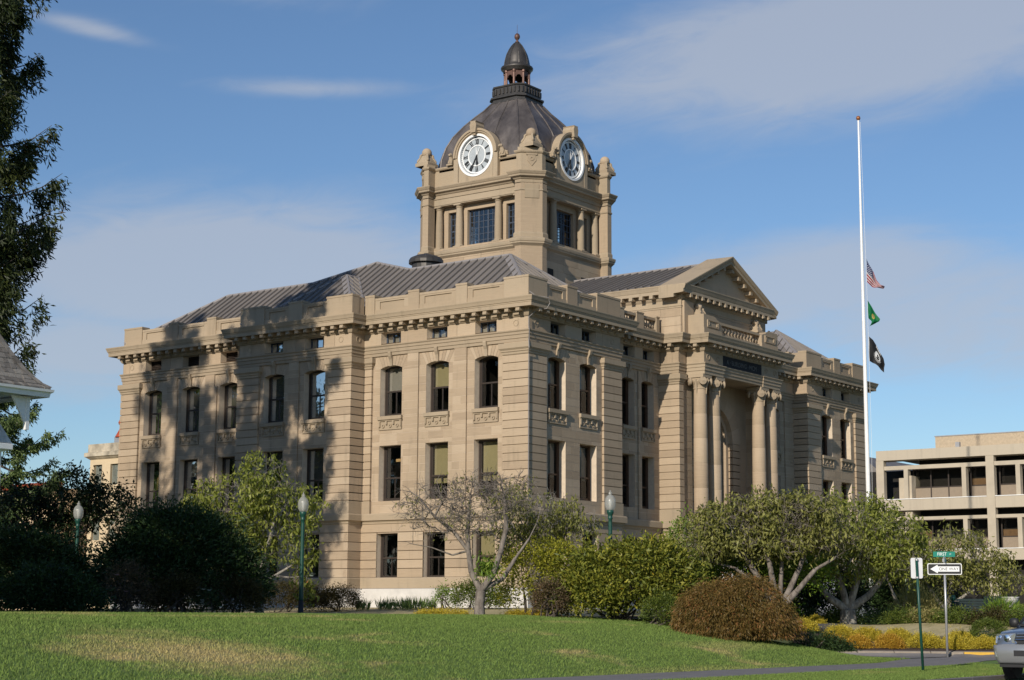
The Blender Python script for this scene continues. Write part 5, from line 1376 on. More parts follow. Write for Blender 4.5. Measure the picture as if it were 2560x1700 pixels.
# ---- big cedar whose branches hang in at the upper left, and the trees behind the left end
conifer('cedar_tree', 'tall dark cedar with hanging sprays, rising past the top of the photo', -23.6, 9.6, 31, ([0, .1, .3, .6, .85, 1], [3.2, 4.2, 4.6, 4.4, 3.2, .3]), 150, LM['cedar'], 11, 1.25, .25, .058, 46, 28, hmin=8.5)
conifer('cedar_tree', 'second dark cedar farther left behind the shingled house', -33.5, 14.8, 31, ([0, .1, .3, .6, .85, 1], [3.2, 5.0, 5.6, 5.4, 3.6, .3]), 130, LM['cedar'], 12, 1.1, .30, .11, 16, 18, hmin=2.0)
conifer('deodar_tree', 'sunlit green deodar with long level branches behind the left end of the courthouse', -3.6, 31.5, 13.6, ([0, .12, .4, .7, .9, 1], [3.2, 4.6, 4.3, 3.4, 1.8, .3]), 120, LM['deodar'], 13, .35, .21, .065, 20, 24, up=.1, hmin=1.2)
# ---- left planting
tree('cherry_tree', 'leafy yellow-green cherry with pale bare limbs before the left facade', 'tree', -14.16, 1.6,
     [[(0, 0, -.1, .17), (-.05, 0, .6, .15), (-.1, 0, 1.1, .13)], [(-.1, 0, 1.1, .1), (-.45, .1, 1.9, .09), (-1.0, .2, 2.7, .07), (-1.7, .1, 3.5, .05)], [(-.1, 0, 1.1, .1), (.1, -.1, 1.9, .085), (.35, -.2, 2.8, .07), (.5, 0, 3.9, .05)],
      [(-.05, 0, .9, .07), (.5, -.2, 1.35, .055), (1.0, -.3, 1.65, .045), (1.5, -.3, 1.95, .03)], [(.6, -.25, 1.4, .05), (1.1, -.4, 1.3, .04), (1.7, -.4, 1.35, .03), (1.6, -.45, .9, .02)]],
     [(-1.3, 0, 3.6, 1.8, 1.4, 1.35), (-.1, 0, 4.3, 1.3, 1.3, 1.4), (1.1, 0, 3.7, 1.25, 1.1, 1.0), (1.2, -.3, 2.2, .8, .7, .8), (-2.2, 0, 3.0, .9, .9, .8), (-.6, 0, 2.3, 1.5, 1.2, .9), (1.6, -.4, 1.0, .35, .3, .5)],
     620, LM['cherry'], 'bark_grey', (7, .19, .07, .11, -.75, .5), 21, leaf_frac=.5, twigs=2)
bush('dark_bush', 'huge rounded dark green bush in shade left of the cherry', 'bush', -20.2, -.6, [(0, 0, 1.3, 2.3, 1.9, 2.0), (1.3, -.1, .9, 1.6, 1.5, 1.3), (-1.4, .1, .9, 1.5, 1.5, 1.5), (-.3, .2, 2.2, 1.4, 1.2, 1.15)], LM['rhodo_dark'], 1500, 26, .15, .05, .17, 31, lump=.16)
bush('shade_tree', 'unseen low broad tree added beyond the left edge to shade the huge dark bush', 'tree', -38.5, -3.8, [(0, 0, 8.5, 2.7, 2.7, 3.0)], LM['rhodo_dark'], 420, 26, .3, .12, .3, 39, top=-1.1, stems=5)  # added out of view: its crown keeps sun off the huge dark bush
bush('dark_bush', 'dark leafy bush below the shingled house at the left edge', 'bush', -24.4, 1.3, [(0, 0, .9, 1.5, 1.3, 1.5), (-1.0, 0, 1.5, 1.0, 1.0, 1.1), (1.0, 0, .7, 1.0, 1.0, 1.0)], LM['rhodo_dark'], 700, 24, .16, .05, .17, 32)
bush('dark_bush', 'low dark bush at the lower left corner of the shrub border', 'bush', -26.2, -1.4, [(0, 0, .4, 1.1, 1.0, .9), (.9, 0, .3, .8, .8, .6)], LM['rhodo_dark'], 420, 22, .13, .05, .15, 33)
bush('brown_shrub', 'twiggy brown shaded shrub with pink flowers between two dark bushes', 'bush', -22.9, -1.2, [(0, 0, .7, .65, .6, .8), (.4, 0, .4, .7, .5, .4)], LM['brown'], 200, 16, .1, .03, .15, 34, stems=16)
bush('dark_shrub', 'low dusky shrub in front of the huge dark bush, nearest the cherry', 'bush', -20.0, -3.1, [(0, 0, .4, .75, .6, .7)], LM['barberry'], 200, 22, .09, .035, .12, 35)
bush('dark_shrub', 'low dusky shrub in front of the huge dark bush, beside the white flowers', 'bush', -21.7, -2.2, [(0, 0, .45, .8, .6, .7)], LM['barberry'], 200, 22, .09, .035, .12, 36)
t_ = bush('flower_plant', 'small white-flowered plant at the lawn edge under the huge dark bush', 'plant', -21.2, -3.0, [(0, 0, .3, .4, .3, .4)], LM['rhodo_dark'], 60, 14, .09, .03, .1, 37, stems=2)
def blooms(t, pts, r, mat):
    for p in pts:
        mb = MB()
        for i in range(6):
            a = 2 * PI * i / 6; c, s = math.cos(a), math.sin(a)
            mb.add([p, (p[0] + c * r - s * r * .4, p[1] + s * r + c * r * .4, p[2] + r * .5), (p[0] + c * r * 1.2, p[1] + s * r * 1.2, p[2] + r * .35), (p[0] + c * r + s * r * .4, p[1] + s * r - c * r * .4, p[2] + r * .5)], [(0, 1, 2, 3)])
        mb.build('flower', mat, t)
blooms(t_, [tuple(place(-21.2, -3.0, random.uniform(-.45, .5), -.35, -.2 + random.uniform(.1, .65))) for _ in range(9)], .055, LM['flower_white'])
blooms(bpy.data.objects['brown_shrub'], [tuple(place(-22.9, -1.2, a, -.65, h)) for a, h in ((-.15, .85), (.15, .35), (-.3, .1))], .06, LM['flower_pink'])
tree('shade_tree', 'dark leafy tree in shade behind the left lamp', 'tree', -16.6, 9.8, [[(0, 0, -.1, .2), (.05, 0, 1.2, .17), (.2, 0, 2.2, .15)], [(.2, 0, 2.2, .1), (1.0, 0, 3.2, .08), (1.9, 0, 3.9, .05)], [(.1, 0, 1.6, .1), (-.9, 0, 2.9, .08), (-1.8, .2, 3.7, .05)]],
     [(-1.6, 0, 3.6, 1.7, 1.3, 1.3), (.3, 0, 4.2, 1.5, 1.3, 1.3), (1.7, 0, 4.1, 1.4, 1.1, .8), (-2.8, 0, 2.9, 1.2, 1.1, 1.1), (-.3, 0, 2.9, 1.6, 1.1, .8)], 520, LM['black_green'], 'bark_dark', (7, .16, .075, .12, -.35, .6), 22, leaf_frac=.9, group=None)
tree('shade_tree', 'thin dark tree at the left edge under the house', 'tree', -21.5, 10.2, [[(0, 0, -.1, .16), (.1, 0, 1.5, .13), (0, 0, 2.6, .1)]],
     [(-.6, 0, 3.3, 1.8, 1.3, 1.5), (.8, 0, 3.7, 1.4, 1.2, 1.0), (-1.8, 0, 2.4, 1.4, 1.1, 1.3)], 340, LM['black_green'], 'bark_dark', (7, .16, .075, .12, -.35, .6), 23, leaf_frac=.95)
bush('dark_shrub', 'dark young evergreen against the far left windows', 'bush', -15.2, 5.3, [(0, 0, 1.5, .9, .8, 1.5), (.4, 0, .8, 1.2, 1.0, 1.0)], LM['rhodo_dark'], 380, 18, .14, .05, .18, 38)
# ---- along the foot of the near wing
bush('bronze_shrub', 'dark bronze foundation shrub half in shade left of the lamp post', 'bush', -7.7, 6.5, [(0, 0, .55, .9, .7, .62), (.8, 0, .5, .7, .6, .55)], LM['barberry'], 420, 22, .07, .03, .12, 41, group='bronze foundation shrubs')
bush('bronze_shrub', 'smaller bronze foundation shrub beside the iris clumps', 'bush', -6.9, 4.3, [(0, 0, .4, .75, .6, .5), (-.6, 0, .35, .6, .5, .5)], LM['barberry'], 340, 22, .07, .03, .12, 42, group='bronze foundation shrubs')
for i, (x, y, w, lab) in enumerate([(-5.9, 3.95, .25, 'small fan of iris leaves beside the bronze shrub'), (-5.3, 2.85, .6, 'broad clump of iris leaves left of the other broad one'), (-4.9, 1.75, .6, 'broad clump of iris leaves nearest the rose')]):
    t = thing('iris_clump', lab, 'plant', (x, y, float(terrain(x, y))), 'iris clumps at the foot of the wall'); n = int(260 * w / .6); rng = np.random.default_rng(50 + i)
    p = place(x, y, 0, 0, float(terrain(x, y))) + ER * rng.uniform(-w, w, n)[:, None] + ED * rng.normal(0, .12, n)[:, None]; d = rng.normal(0, .3, (n, 3)); d[:, 2] = 1
    leaves('leaf_blades', p, d, .48, .035, rng.random(n), LM['iris'], t, rng, fold=.1)
t_ = bush('rose_bush', 'slim rose bush with one dark red bloom by the white plinth', 'plant', -4.5, .9, [(0, 0, .35, .3, .25, .45), (0, 0, .6, .2, .2, .3)], LM['bright'], 90, 12, .07, .035, .12, 44, stems=7)
blooms(t_, [tuple(place(-4.5, .9, .18, -.2, .85))], .07, LM['flower_red'])
bush('spreading_shrub', 'spreading olive shrub behind the grey forked tree trunk', 'bush', -4.3, -.7, [(0, 0, .4, .95, .6, .5), (-.3, 0, .65, .6, .5, .45), (.8, 0, .5, .5, .4, .35)], LM['juniper'], 260, 18, .1, .035, .14, 45, stems=14)
# ---- the forked bare tree and its neighbour
tree('bare_tree', 'grey forked tree almost bare of leaves before the near corner', 'tree', -14.3, -8.4,
     [[(0, 0, -.15, 0.208), (.0, 0, .35, 0.164), (.04, 0, .8, 0.160)], [(.02, 0, .75, 0.096), (-.28, .1, 1.4, 0.092), (-.38, .2, 2.1, 0.080), (-.42, .1, 2.7, 0.072), (-.36, 0, 3.4, 0.056), (-.32, 0, 3.9, 0.032), (-.25, 0, 4.3, 0.010)],
      [(-.4, .15, 2.3, 0.064), (-.9, .2, 2.75, 0.056), (-1.5, .2, 3.2, 0.044), (-2.0, .1, 3.8, 0.032), (-2.3, 0, 4.0, 0.016), (-2.6, 0, 4.05, 0.008)], [(.04, 0, .8, 0.104), (.45, -.1, 1.35, 0.096), (.66, -.15, 2.0, 0.088), (.85, -.1, 2.8, 0.076), (.82, -.1, 3.6, 0.060), (.74, 0, 4.0, 0.040), (.66, 0, 4.4, 0.010)],
      [(.06, 0, .7, 0.080), (.75, .15, 1.2, 0.076), (1.15, .3, 1.85, 0.064), (1.6, .4, 2.5, 0.036), (1.85, .3, 3.0, 0.020), (1.95, .3, 3.4, 0.008)], [(-.36, .2, 1.85, 0.040), (-.9, .2, 1.95, 0.028), (-1.6, .25, 2.2, 0.020), (-2.2, .2, 2.3, 0.012)], [(-1.2, .2, 3.0, 0.036), (-1.25, .2, 3.7, 0.028), (-1.45, .2, 4.4, 0.012)]],
     [(-1.5, .1, 3.5, 1.3, 1.0, .9), (0, .1, 3.8, 1.2, 1.0, .9), (.9, .1, 3.9, 1.0, 1.0, .8), (-.6, 0, 3.0, 1.0, .8, .6)], 480, LM['cherry2'], 'bark_mid', (3, .12, .045, .07, -.6, .5), 61, leaf_frac=.05, twigs=4, tip=.0095, twl=.34)
rng = np.random.default_rng(62)
p_ = place(-14.3, -8.4, .25, -.05, 1.55) + rng.normal(0, 1, (320, 3)) * np.array([.2, .2, .24]); d_ = rng.normal(0, .4, (320, 3)); d_[:, 2] -= .6
p_[:, 2] -= .3
leaves('leaf_tuft', p_, d_, .17, .045, rng.random(320), LM['bright'], bpy.data.objects['bare_tree'], rng, kind='stuff')
tree('thin_tree', 'sparse leafy tree with pale twigs just right of the grey forked tree', 'tree', -10.4, -7.9,
     [[(0, 0, -.1, .15), (.0, 0, .9, .13), (.1, 0, 1.6, .12)], [(.1, 0, 1.6, .08), (-.4, 0, 2.4, .06), (-.9, 0, 3.2, .04)], [(.1, 0, 1.6, .08), (.6, 0, 2.4, .065), (1.1, 0, 3.0, .045), (1.5, 0, 3.4, .012)], [(.3, 0, 2.0, .06), (.5, .1, 3.0, .05), (.9, .1, 3.9, .02)]],
     [(-.9, 0, 3.4, 1.0, 1.0, 1.1), (.3, 0, 3.3, 1.1, 1.0, .9), (1.05, 0, 3.2, 1.0, 1.0, .8), (-.6, 0, 2.4, .8, .8, .8)], 460, LM['cherry2'], 'bark_grey', (6, .17, .06, .09, -.75, .4), 63, leaf_frac=.2, twigs=4, tip=.0095, twl=.32)
# ---- rhododendron bank and companions
bush('rhododendron', 'broad yellow-flecked rhododendron in the middle of the front border', 'bush', -10.9, -11.6, [(-.4, 0, 1.0, 1.6, 1.4, 1.35), (.9, 0, 1.25, 1.5, 1.3, 1.35), (-1.2, -.2, .6, 1.2, 1.1, .9), (1.9, 0, .9, 1.0, 1.0, 1.2), (.2, -.3, .8, 2.2, 1.2, .8)], LM['rhodo'], 950, 22, .175, .06, .17, 71, rnd=1.0, lump=.2, stems=16)
bush('yellow_shrub', 'yellow-green shrub between the grey forked tree and the rhododendron', 'bush', -12.2, -8.9, [(0, 0, 1.5, .9, .7, .75), (.6, 0, 1.9, .9, .7, .55), (-.3, -.1, .7, .7, .6, .8), (1.2, 0, 1.6, .8, .7, .7)], LM['yellowgreen'], 330, 17, .11, .045, .16, 72, stems=10)
bush('brown_shrub', 'brown dried-out twiggy shrub at the foot of the rhododendron', 'bush', -13.0, -10.3, [(0, 0, .5, .5, .45, .7)], LM['brown'], 180, 18, .075, .03, .12, 73, stems=14)
bush('green_tree', 'bright green leafy tree behind the maple mound', 'tree', -3.4, -10.6, [(-.2, 0, 2.5, 1.3, 1.2, 1.25), (1.0, 0, 2.0, 1.5, 1.2, 1.2), (2.1, 0, 2.0, 1.3, 1.1, 1.1), (-.6, 0, 1.3, 1.0, 1.0, .9), (3.4, 0, 1.5, 1.0, 1.0, 1.0)], LM['bright'], 700, 20, .14, .055, .2, 74, stems=12)
bush('maple_mound', 'low bronze laceleaf maple clipped into a wide dome on the lawn edge', 'bush', -11.75, -16.35, [(-.5, 0, .45, 1.3, 1.4, 1.2), (.3, 0, .5, 1.4, 1.4, 1.33), (1.15, 0, .1, .85, 1.0, .9)], LM['maple'], 1500, 34, .11, .022, .10, 75, droop=-.9, outw=.7, rnd=.55, lump=.04, shell=.93, top=-.5, z0=-.93, stems=8)
bush('low_yew', 'small dark green shrub tucked against the left of the maple mound', 'bush', -11.6, -13.6, [(0, 0, .4, .55, .5, .5), (.5, -.1, .2, .5, .45, .35)], LM['juniper'], 220, 22, .08, .025, .1, 76)
bush('low_juniper', 'low dark juniper spilling right from under the maple mound', 'bush', -9.2, -17.9, [(0, 0, .12, .75, .6, .36), (.5, 0, .05, .6, .5, .25)], LM['rhodo_dark'], 260, 24, .08, .025, .1, 77)
# ---- trees on the right
tree('lichened_cherry', 'spreading cherry with pale lichened limbs just behind the maple mound', 'tree', -3.5, -13.6,
     [[(0, 0, -.6, .27), (0, 0, .2, .24), (.0, 0, .55, .23)], [(-.02, 0, .45, .13), (-.5, .1, 1.3, .12), (-1.0, .15, 2.2, .1), (-1.5, .1, 2.9, .075), (-2.1, 0, 3.3, .05), (-2.9, 0, 3.6, .02)], [(0, 0, .5, .12), (-.2, -.1, 1.4, .11), (-.35, -.1, 2.3, .09), (-.5, 0, 3.2, .06), (-.4, 0, 4.1, .03)],
      [(.02, 0, .5, .12), (.4, .1, 1.3, .11), (.8, .2, 2.1, .09), (1.1, .2, 2.9, .07), (1.7, .1, 3.5, .04)], [(.05, 0, .4, .12), (.6, -.1, 1.2, .11), (1.3, -.1, 2.0, .08), (2.0, -.1, 2.4, .05)], [(0, 0, .5, .1), (.1, .2, 1.5, .085), (.2, .3, 2.6, .065), (.5, .3, 3.7, .03)], [(-.75, .1, 1.75, .06), (-1.6, 0, 2.05, .05), (-2.6, -.1, 2.3, .035), (-3.5, -.1, 2.5, .015)]],
     [(-1.9, 0, 3.5, 1.5, 1.2, .85), (-.4, 0, 3.9, 1.4, 1.3, .85), (1.1, 0, 3.9, 1.4, 1.2, .8), (-.3, 0, 2.9, 1.8, 1.2, .6), (-2.6, 0, 2.8, 1.1, .9, .6), (1.8, 0, 3.1, 1.0, 1.0, .7)], 950, LM['cherry2'], 'bark_mid', (7, .19, .065, .11, -.7, .5), 64, leaf_frac=.30, twigs=4, tip=.0095)
tree('dense_cherry', 'dense olive-green cherry right of the lichened one, before the flagpole', 'tree', 2.1, -13.6,
     [[(0, 0, -.2, .36), (0, 0, .3, .33), (.0, 0, .55, .3)], [(0, 0, .5, .16), (-.7, 0, 1.0, .14), (-1.3, .1, 1.7, .1), (-1.8, .1, 2.6, .06)], [(0, 0, .5, .16), (-.2, 0, 1.4, .13), (-.5, .1, 2.4, .1), (-.6, .1, 3.4, .06)], [(0, 0, .5, .15), (.3, 0, 1.4, .13), (.6, .1, 2.4, .1), (.9, .1, 3.5, .05)], [(0, 0, .55, .15), (.8, 0, 1.1, .13), (1.5, 0, 1.9, .1), (2.0, 0, 2.8, .06)]],
     [(-1.4, 0, 3.5, 1.5, 1.4, 1.15), (.1, 0, 3.95, 1.5, 1.4, 1.1), (1.4, 0, 3.4, 1.5, 1.4, 1.2), (-2.0, 0, 2.6, 1.2, 1.2, .9), (2.2, 0, 2.5, 1.1, 1.1, .9), (.1, -.4, 2.5, 2.0, 1.0, .8)], 900, LM['cherry'], 'bark_grey', (7, .19, .07, .12, -.6, .55), 65, leaf_frac=.42, twigs=3)
tree('small_cherry', 'smaller sparse cherry behind the one way sign', 'tree', 12.0, -13.4,
     [[(0, 0, -.1, .2), (.0, 0, .6, .17)], [(0, 0, .6, .1), (-.6, 0, 1.5, .08), (-1.1, 0, 2.4, .05)], [(0, 0, .6, .1), (.3, 0, 1.6, .09), (.5, .1, 2.7, .05)], [(0, 0, .6, .09), (1.0, 0, 1.3, .07), (2.0, 0, 1.8, .04)]],
     [(-1.2, 0, 2.9, 1.2, 1.1, 1.1), (.6, 0, 3.2, 1.3, 1.2, .9), (1.8, 0, 2.3, 1.3, 1.1, 1.0), (-.2, 0, 2.1, 1.6, 1.1, .8), (2.9, 0, 1.7, .8, .8, .7)], 520, LM['cherry2'], 'bark_grey', (6, .19, .07, .12, -.6, .5), 66, leaf_frac=.4, twigs=3)
tree('small_tree', 'small leafy tree by the entrance of the concrete office building', 'tree', 24.0, -18.6, [[(0, 0, -.1, .16), (0, 0, 1.4, .12)]], [(0, 0, 2.6, 1.6, 1.2, 1.2), (-1.2, 0, 2.0, 1.2, 1.0, .9)], 260, LM['cherry2'], 'bark_grey', (6, .2, .08, .15, -.5, .5), 67, leaf_frac=.8)
tree('pale_trunk_tree', 'thin pale-limbed tree left of the green signpost', 'tree', 9.5, -12.6, [[(0, 0, -.1, .16), (0, 0, .35, .14)], [(0, 0, .35, .08), (-.4, 0, 1.2, .07), (-.7, 0, 2.1, .04)], [(0, 0, .35, .08), (.2, 0, 1.2, .07), (.4, 0, 2.2, .04)]], [(-.4, 0, 2.6, 1.2, 1.0, .8), (.5, 0, 2.5, 1.1, 1.0, .8)], 260, LM['cherry2'], 'bark_grey', (5, .15, .055, .12, -.6, .5), 68, leaf_frac=.6)
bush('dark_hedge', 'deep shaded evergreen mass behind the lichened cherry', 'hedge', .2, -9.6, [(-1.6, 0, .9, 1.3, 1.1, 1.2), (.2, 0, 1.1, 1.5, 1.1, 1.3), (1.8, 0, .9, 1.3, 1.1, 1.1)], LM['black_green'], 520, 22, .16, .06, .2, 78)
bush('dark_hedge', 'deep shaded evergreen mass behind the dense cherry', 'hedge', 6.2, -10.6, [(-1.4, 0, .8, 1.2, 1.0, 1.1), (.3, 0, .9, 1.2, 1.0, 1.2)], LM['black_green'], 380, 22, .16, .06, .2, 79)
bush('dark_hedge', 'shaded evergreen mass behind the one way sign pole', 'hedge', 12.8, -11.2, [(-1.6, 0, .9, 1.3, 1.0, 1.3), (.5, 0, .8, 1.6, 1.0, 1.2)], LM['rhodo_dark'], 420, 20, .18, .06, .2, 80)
bush('columnar_shrub', 'narrow upright yellow-green shrub between the lichened and the dense cherry', 'bush', -.9, -12.4, [(0, 0, .9, .38, .35, 1.0)], LM['juniper'], 130, 20, .1, .03, .13, 81)
bush('broadleaf_plant', 'low bright green leafy plant right of the maple mound', 'plant', -1.0, -12.0, [(0, 0, .3, .75, .5, .4), (-1.0, .1, .25, .6, .5, .35)], LM['bright'], 160, 14, .16, .09, .16, 82)
for i, (x, y, s, m, lab) in enumerate([(2.6, -13.2, .85, 'juniper', 'rounded olive juniper at the foot of the dense cherry'), (3.0, -14.7, .75, 'rhodo_dark', 'low dark shrub in front of the grey utility cabinet'), (2.9, -15.6, .75, 'juniper', 'low olive shrub right of the utility cabinet'), (1.3, -12.0, .8, 'rhodo_dark', 'low dark shrub left of the dense cherry trunk'), (3.1, -16.4, .65, 'straw', 'straw-coloured tuft just left of the green signpost'),
                                          (3.1, -17.6, .8, 'juniper', 'low yellow-green juniper between the two signposts'), (3.3, -19.0, .9, 'barberry', 'reddish low shrub behind the one way sign pole'), (3.6, -20.3, .95, 'juniper', 'low green juniper below the park bench'), (4.2, -22.1, .5, 'juniper', 'low green juniper beside the car mirror'), (14.0, -17.2, 1.3, 'juniper', 'large olive juniper behind the bench and the litter bin')]):
    bush('low_shrub', lab, 'bush', x, y, [(0, 0, .12 * s, .9 * s, .7, .40 * s), (-.5 * s, 0, .05 * s, .7 * s, .6, .32 * s)], LM[m], int(220 * s), 20, .1, .03, .13, 90 + i, group='low shrubs above the dry grass')
t_ = bush('tall_grass', 'tuft of tall pale grass right of the utility cabinet', 'plant', 6.2, -14.6, [(0, 0, .5, .7, .5, .6)], LM['straw'], 160, 12, .4, .02, .2, 83, droop=.8, stems=0)
bush('fern_clump', 'bright yellow-green fern clump before the park bench', 'plant', 5.6, -18.3, [(0, 0, .2, .5, .4, .35)], LM['bright'], 70, 14, .3, .03, .14, 84, droop=.4, stems=0)
# ---- golden heather mounds in the bed
HE = [(-3.42, -14.5, .55, .40, 0, 'golden heather mound nearest the maple mound'), (-.75, -13.6, .35, .28, 0, 'small golden heather mound at the top end of the bed'), (-5.0, -16.4, .45, .40, 1, 'orange heather mound nearest the lawn tip'), (-3.3, -15.8, .62, .46, 0, 'golden heather mound at the back above the orange one nearest the lawn tip'),
      (-4.6, -17.1, .48, .42, 1, 'orange heather mound in the middle of the kerb row'), (-2.95, -16.7, .6, .46, 0, 'golden heather mound at the back above the middle orange mound'), (-4.05, -18.0, .52, .46, 2, 'orange heather mound just left of the green signpost'), (-2.45, -17.6, .55, .42, 0, 'golden heather mound at the back just left of the green signpost'), (-3.4, -18.95, .68, .50, 0, 'broad golden heather mound behind the green signpost'),
      (-1.95, -19.6, .55, .42, 0, 'golden heather mound at the back beside the one way sign pole'), (-3.05, -20.0, .45, .38, 0, 'golden heather mound at the foot of the one way sign pole'), (-2.5, -20.7, .55, .38, 0, 'golden heather mound nearest the car')]
for i, (x, y, w, h, c, lab) in enumerate(HE):
    bush('heather_mound', lab, 'plant', x, y, [(0, 0, .0, w * .82, .5 * w + .1, h * .9), (w * .3, 0, -.02, w * .6, .38, h * .7)], LM[['heather', 'heather_red', 'heather_red'][c]], 330, 26, .05, .02, .06, 110 + i, group='heather mounds in the kerbed bed', stems=0, top=-.1, lump=.05, shell=.9, droop=.3)
bush('green_mound', 'rounded green shrub at the end of the heather bed beside the car', 'bush', -1.1, -20.35, [(0, 0, .2, .6, .6, .55)], LM['juniper'], 320, 26, .06, .02, .07, 130, stems=0, lump=.05, shell=.9)
for i, (x, y, w, lab) in enumerate([(-13.4, -6.2, 1.0, 'flat golden ground cover left of the forked tree'), (-12.2, -8.9, .9, 'flat golden ground cover right of the forked tree')]):
    bush('ground_cover', lab, 'plant', x, y, [(0, 0, .0, w, .35, .14)], LM['heather'], 220, 20, .05, .018, .06, 140 + i, stems=0, top=-.1)
# ---- far wood to the west and the south, outside the frame: it stands in the window reflections
def far_wood(name, pts, seed):
    rng = np.random.default_rng(seed); P, D, T = [], [], []
    for (x, y, r, h) in pts:
        m = 1500; u = rng.random(m); a = rng.uniform(0, 2 * PI, m); rr = r * np.sqrt(np.clip(1.05 - u, 0, 1)) * rng.uniform(.6, 1.05, m)
        P.append(np.stack([x + rr * np.cos(a), y + rr * np.sin(a), -.3 + h * u], -1)); D.append(np.stack([np.cos(a), np.sin(a), rng.normal(0, .5, m)], -1)); T.append(rng.random(m))
    o = leaves(name, np.concatenate(P), np.concatenate(D), 1.5, .9, np.concatenate(T), LM['cedar'], None, rng, kind='stuff')
    return o
rw = random.Random(9)
far_wood('far_wood', [(-75 + rw.uniform(-6, 6) - max(0, (i - 12)) * .3, 14 + i * 5.2 + rw.uniform(-2, 2), rw.uniform(4, 6.5), rw.uniform(24, 33)) for i in range(24)] + [(90 + i * 7, -70 + rw.uniform(-5, 5) - i * 2, rw.uniform(5, 8), rw.uniform(13, 22)) for i in range(12)], 300)
# ================================================================== STREET FURNITURE, SIGNS, FLAGS
def globe_mat():
    m, nt, b, o = new_mat('frosted_globe'); k = NB(nt)
    b.inputs['Base Color'].default_value = (.72, .72, .68, 1); b.inputs['Roughness'].default_value = .12; b.inputs['Specular IOR Level'].default_value = .6
    tr = k.n('ShaderNodeBsdfTransparent'); tr.inputs[0].default_value = (.85, .85, .82, 1)
    tl = k.n('ShaderNodeBsdfTranslucent'); tl.inputs[0].default_value = (.7, .7, .66, 1)
    m1 = k.n('ShaderNodeMixShader'); m1.inputs[0].default_value = .62; m2 = k.n('ShaderNodeMixShader'); m2.inputs[0].default_value = .3
    nt.links.new(b.outputs[0], m1.inputs[1]); nt.links.new(tr.outputs[0], m1.inputs[2]); nt.links.new(m1.outputs[0], m2.inputs[1]); nt.links.new(tl.outputs[0], m2.inputs[2]); nt.links.new(m2.outputs[0], o.inputs['Surface'])
    return m
M['globe'] = globe_mat()
M['galv'] = plain('galvanised_steel', (.42, .42, .43), .4, .5, .08)
def make_lamp():
    r = thing('street_lamp', 'x', 'street lamp', (0, 0, 0), 'green globe lamps on the courthouse lawn')
    b = MB(); b.lathe([(.13, -.2), (.13, .02), (.11, .04), (.085, .5)], n=12); b.build('pole_base', M['black'], r, True)
    b = MB(); b.lathe([(.085, .5), (.082, .55), (.065, 3.2), (.065, 3.3), (.085, 3.32), (.085, 3.36), (.07, 3.38), (.09, 3.46), (.12, 3.52), (.125, 3.6), (.1, 3.62)], n=14); b.build('pole', M['green_pole'], r, True)
    g = MB(); g.lathe([(.09, 3.6), (.14, 3.63), (.178, 3.72), (.192, 3.84), (.188, 3.94), (.16, 4.04), (.105, 4.11), (.055, 4.14), (.052, 4.17)], n=20, cap=False); gl = g.build('globe', M['globe'], r, True)
    c = MB(); c.lathe([(.062, 4.165), (.066, 4.19), (.05, 4.225), (.022, 4.24), (.028, 4.27), (.002, 4.31)], n=10); c.build('globe_cap', M['globe'], gl, True)
    s = MB(); s.lathe([(.03, 3.6), (.04, 3.75), (.06, 3.85), (.05, 3.95), (.01, 4.0)], n=10); s.build('bulb', M['white'], gl, True)
    return r
def copy_tree(o, parent=None):
    c = o.copy(); COL.objects.link(c)
    if parent is not None: c.parent = parent
    for ch in list(o.children): copy_tree(ch, c)
    return c
LAMP = make_lamp()
for i, (x, y, sc, lab) in enumerate([(-14.76, -.95, .985, 'green globe lamp post standing clear before the near wing'), (-7.9, -9.3, 1.03, 'green globe lamp post rising behind the rhododendron'), (-18.5, 6.5, .925, 'globe lamp post in shade among the dark trees at the left')]):
    o = LAMP if i == 0 else copy_tree(LAMP)
    o.location = (x, y, float(terrain(x, y))); o.scale = (sc, sc, sc); o['label'] = lab

# flagpole and flags at half-mast
fx, fy = 29.78, -1.86; fz = float(terrain(fx, fy))
FPOLE = thing('flagpole', 'tall white flagpole with a copper ball at the right end of the courthouse', 'flagpole', (fx, fy, fz))
b = MB(); b.lathe([(.13, 0), (.125, 8), (.10, 16), (.065, 24), (.05, 28.2)], (fx, fy, fz), 14); b.build('pole', M['white'], FPOLE, True)
b = MB(); b.lathe([(.01, 28.2), (.09, 28.23), (.13, 28.33), (.09, 28.44), (.01, 28.47)], (fx, fy, fz), 12); b.build('ball', plain('copper_ball', (.30, .12, .05), .4, .3), FPOLE, True)
b = MB(); q_ = lambda h, l: tuple(np.array([fx, fy, fz]) + ER * l + EZ * h)
b.tube([q_(1.2, .14), q_(10, .26), q_(19.5, .22), q_(28.1, .1)], .008, 4); b.build('halyard', M['white'], FPOLE)
def flag_mat(name):
    m, nt, b_, o = new_mat(name); k = NB(nt); k.set(b_.inputs['Base Color'], k.attr('col').outputs['Color']); b_.inputs['Roughness'].default_value = .7
    tl = k.n('ShaderNodeBsdfTranslucent'); k.set(tl.inputs[0], k.attr('col').outputs['Color']); mx = k.n('ShaderNodeMixShader'); mx.inputs[0].default_value = .3
    nt.links.new(b_.outputs[0], mx.inputs[1]); nt.links.new(tl.outputs[0], mx.inputs[2]); nt.links.new(mx.outputs[0], o.inputs['Surface']); return m
M['flag'] = flag_mat('printed_flag_cloth')
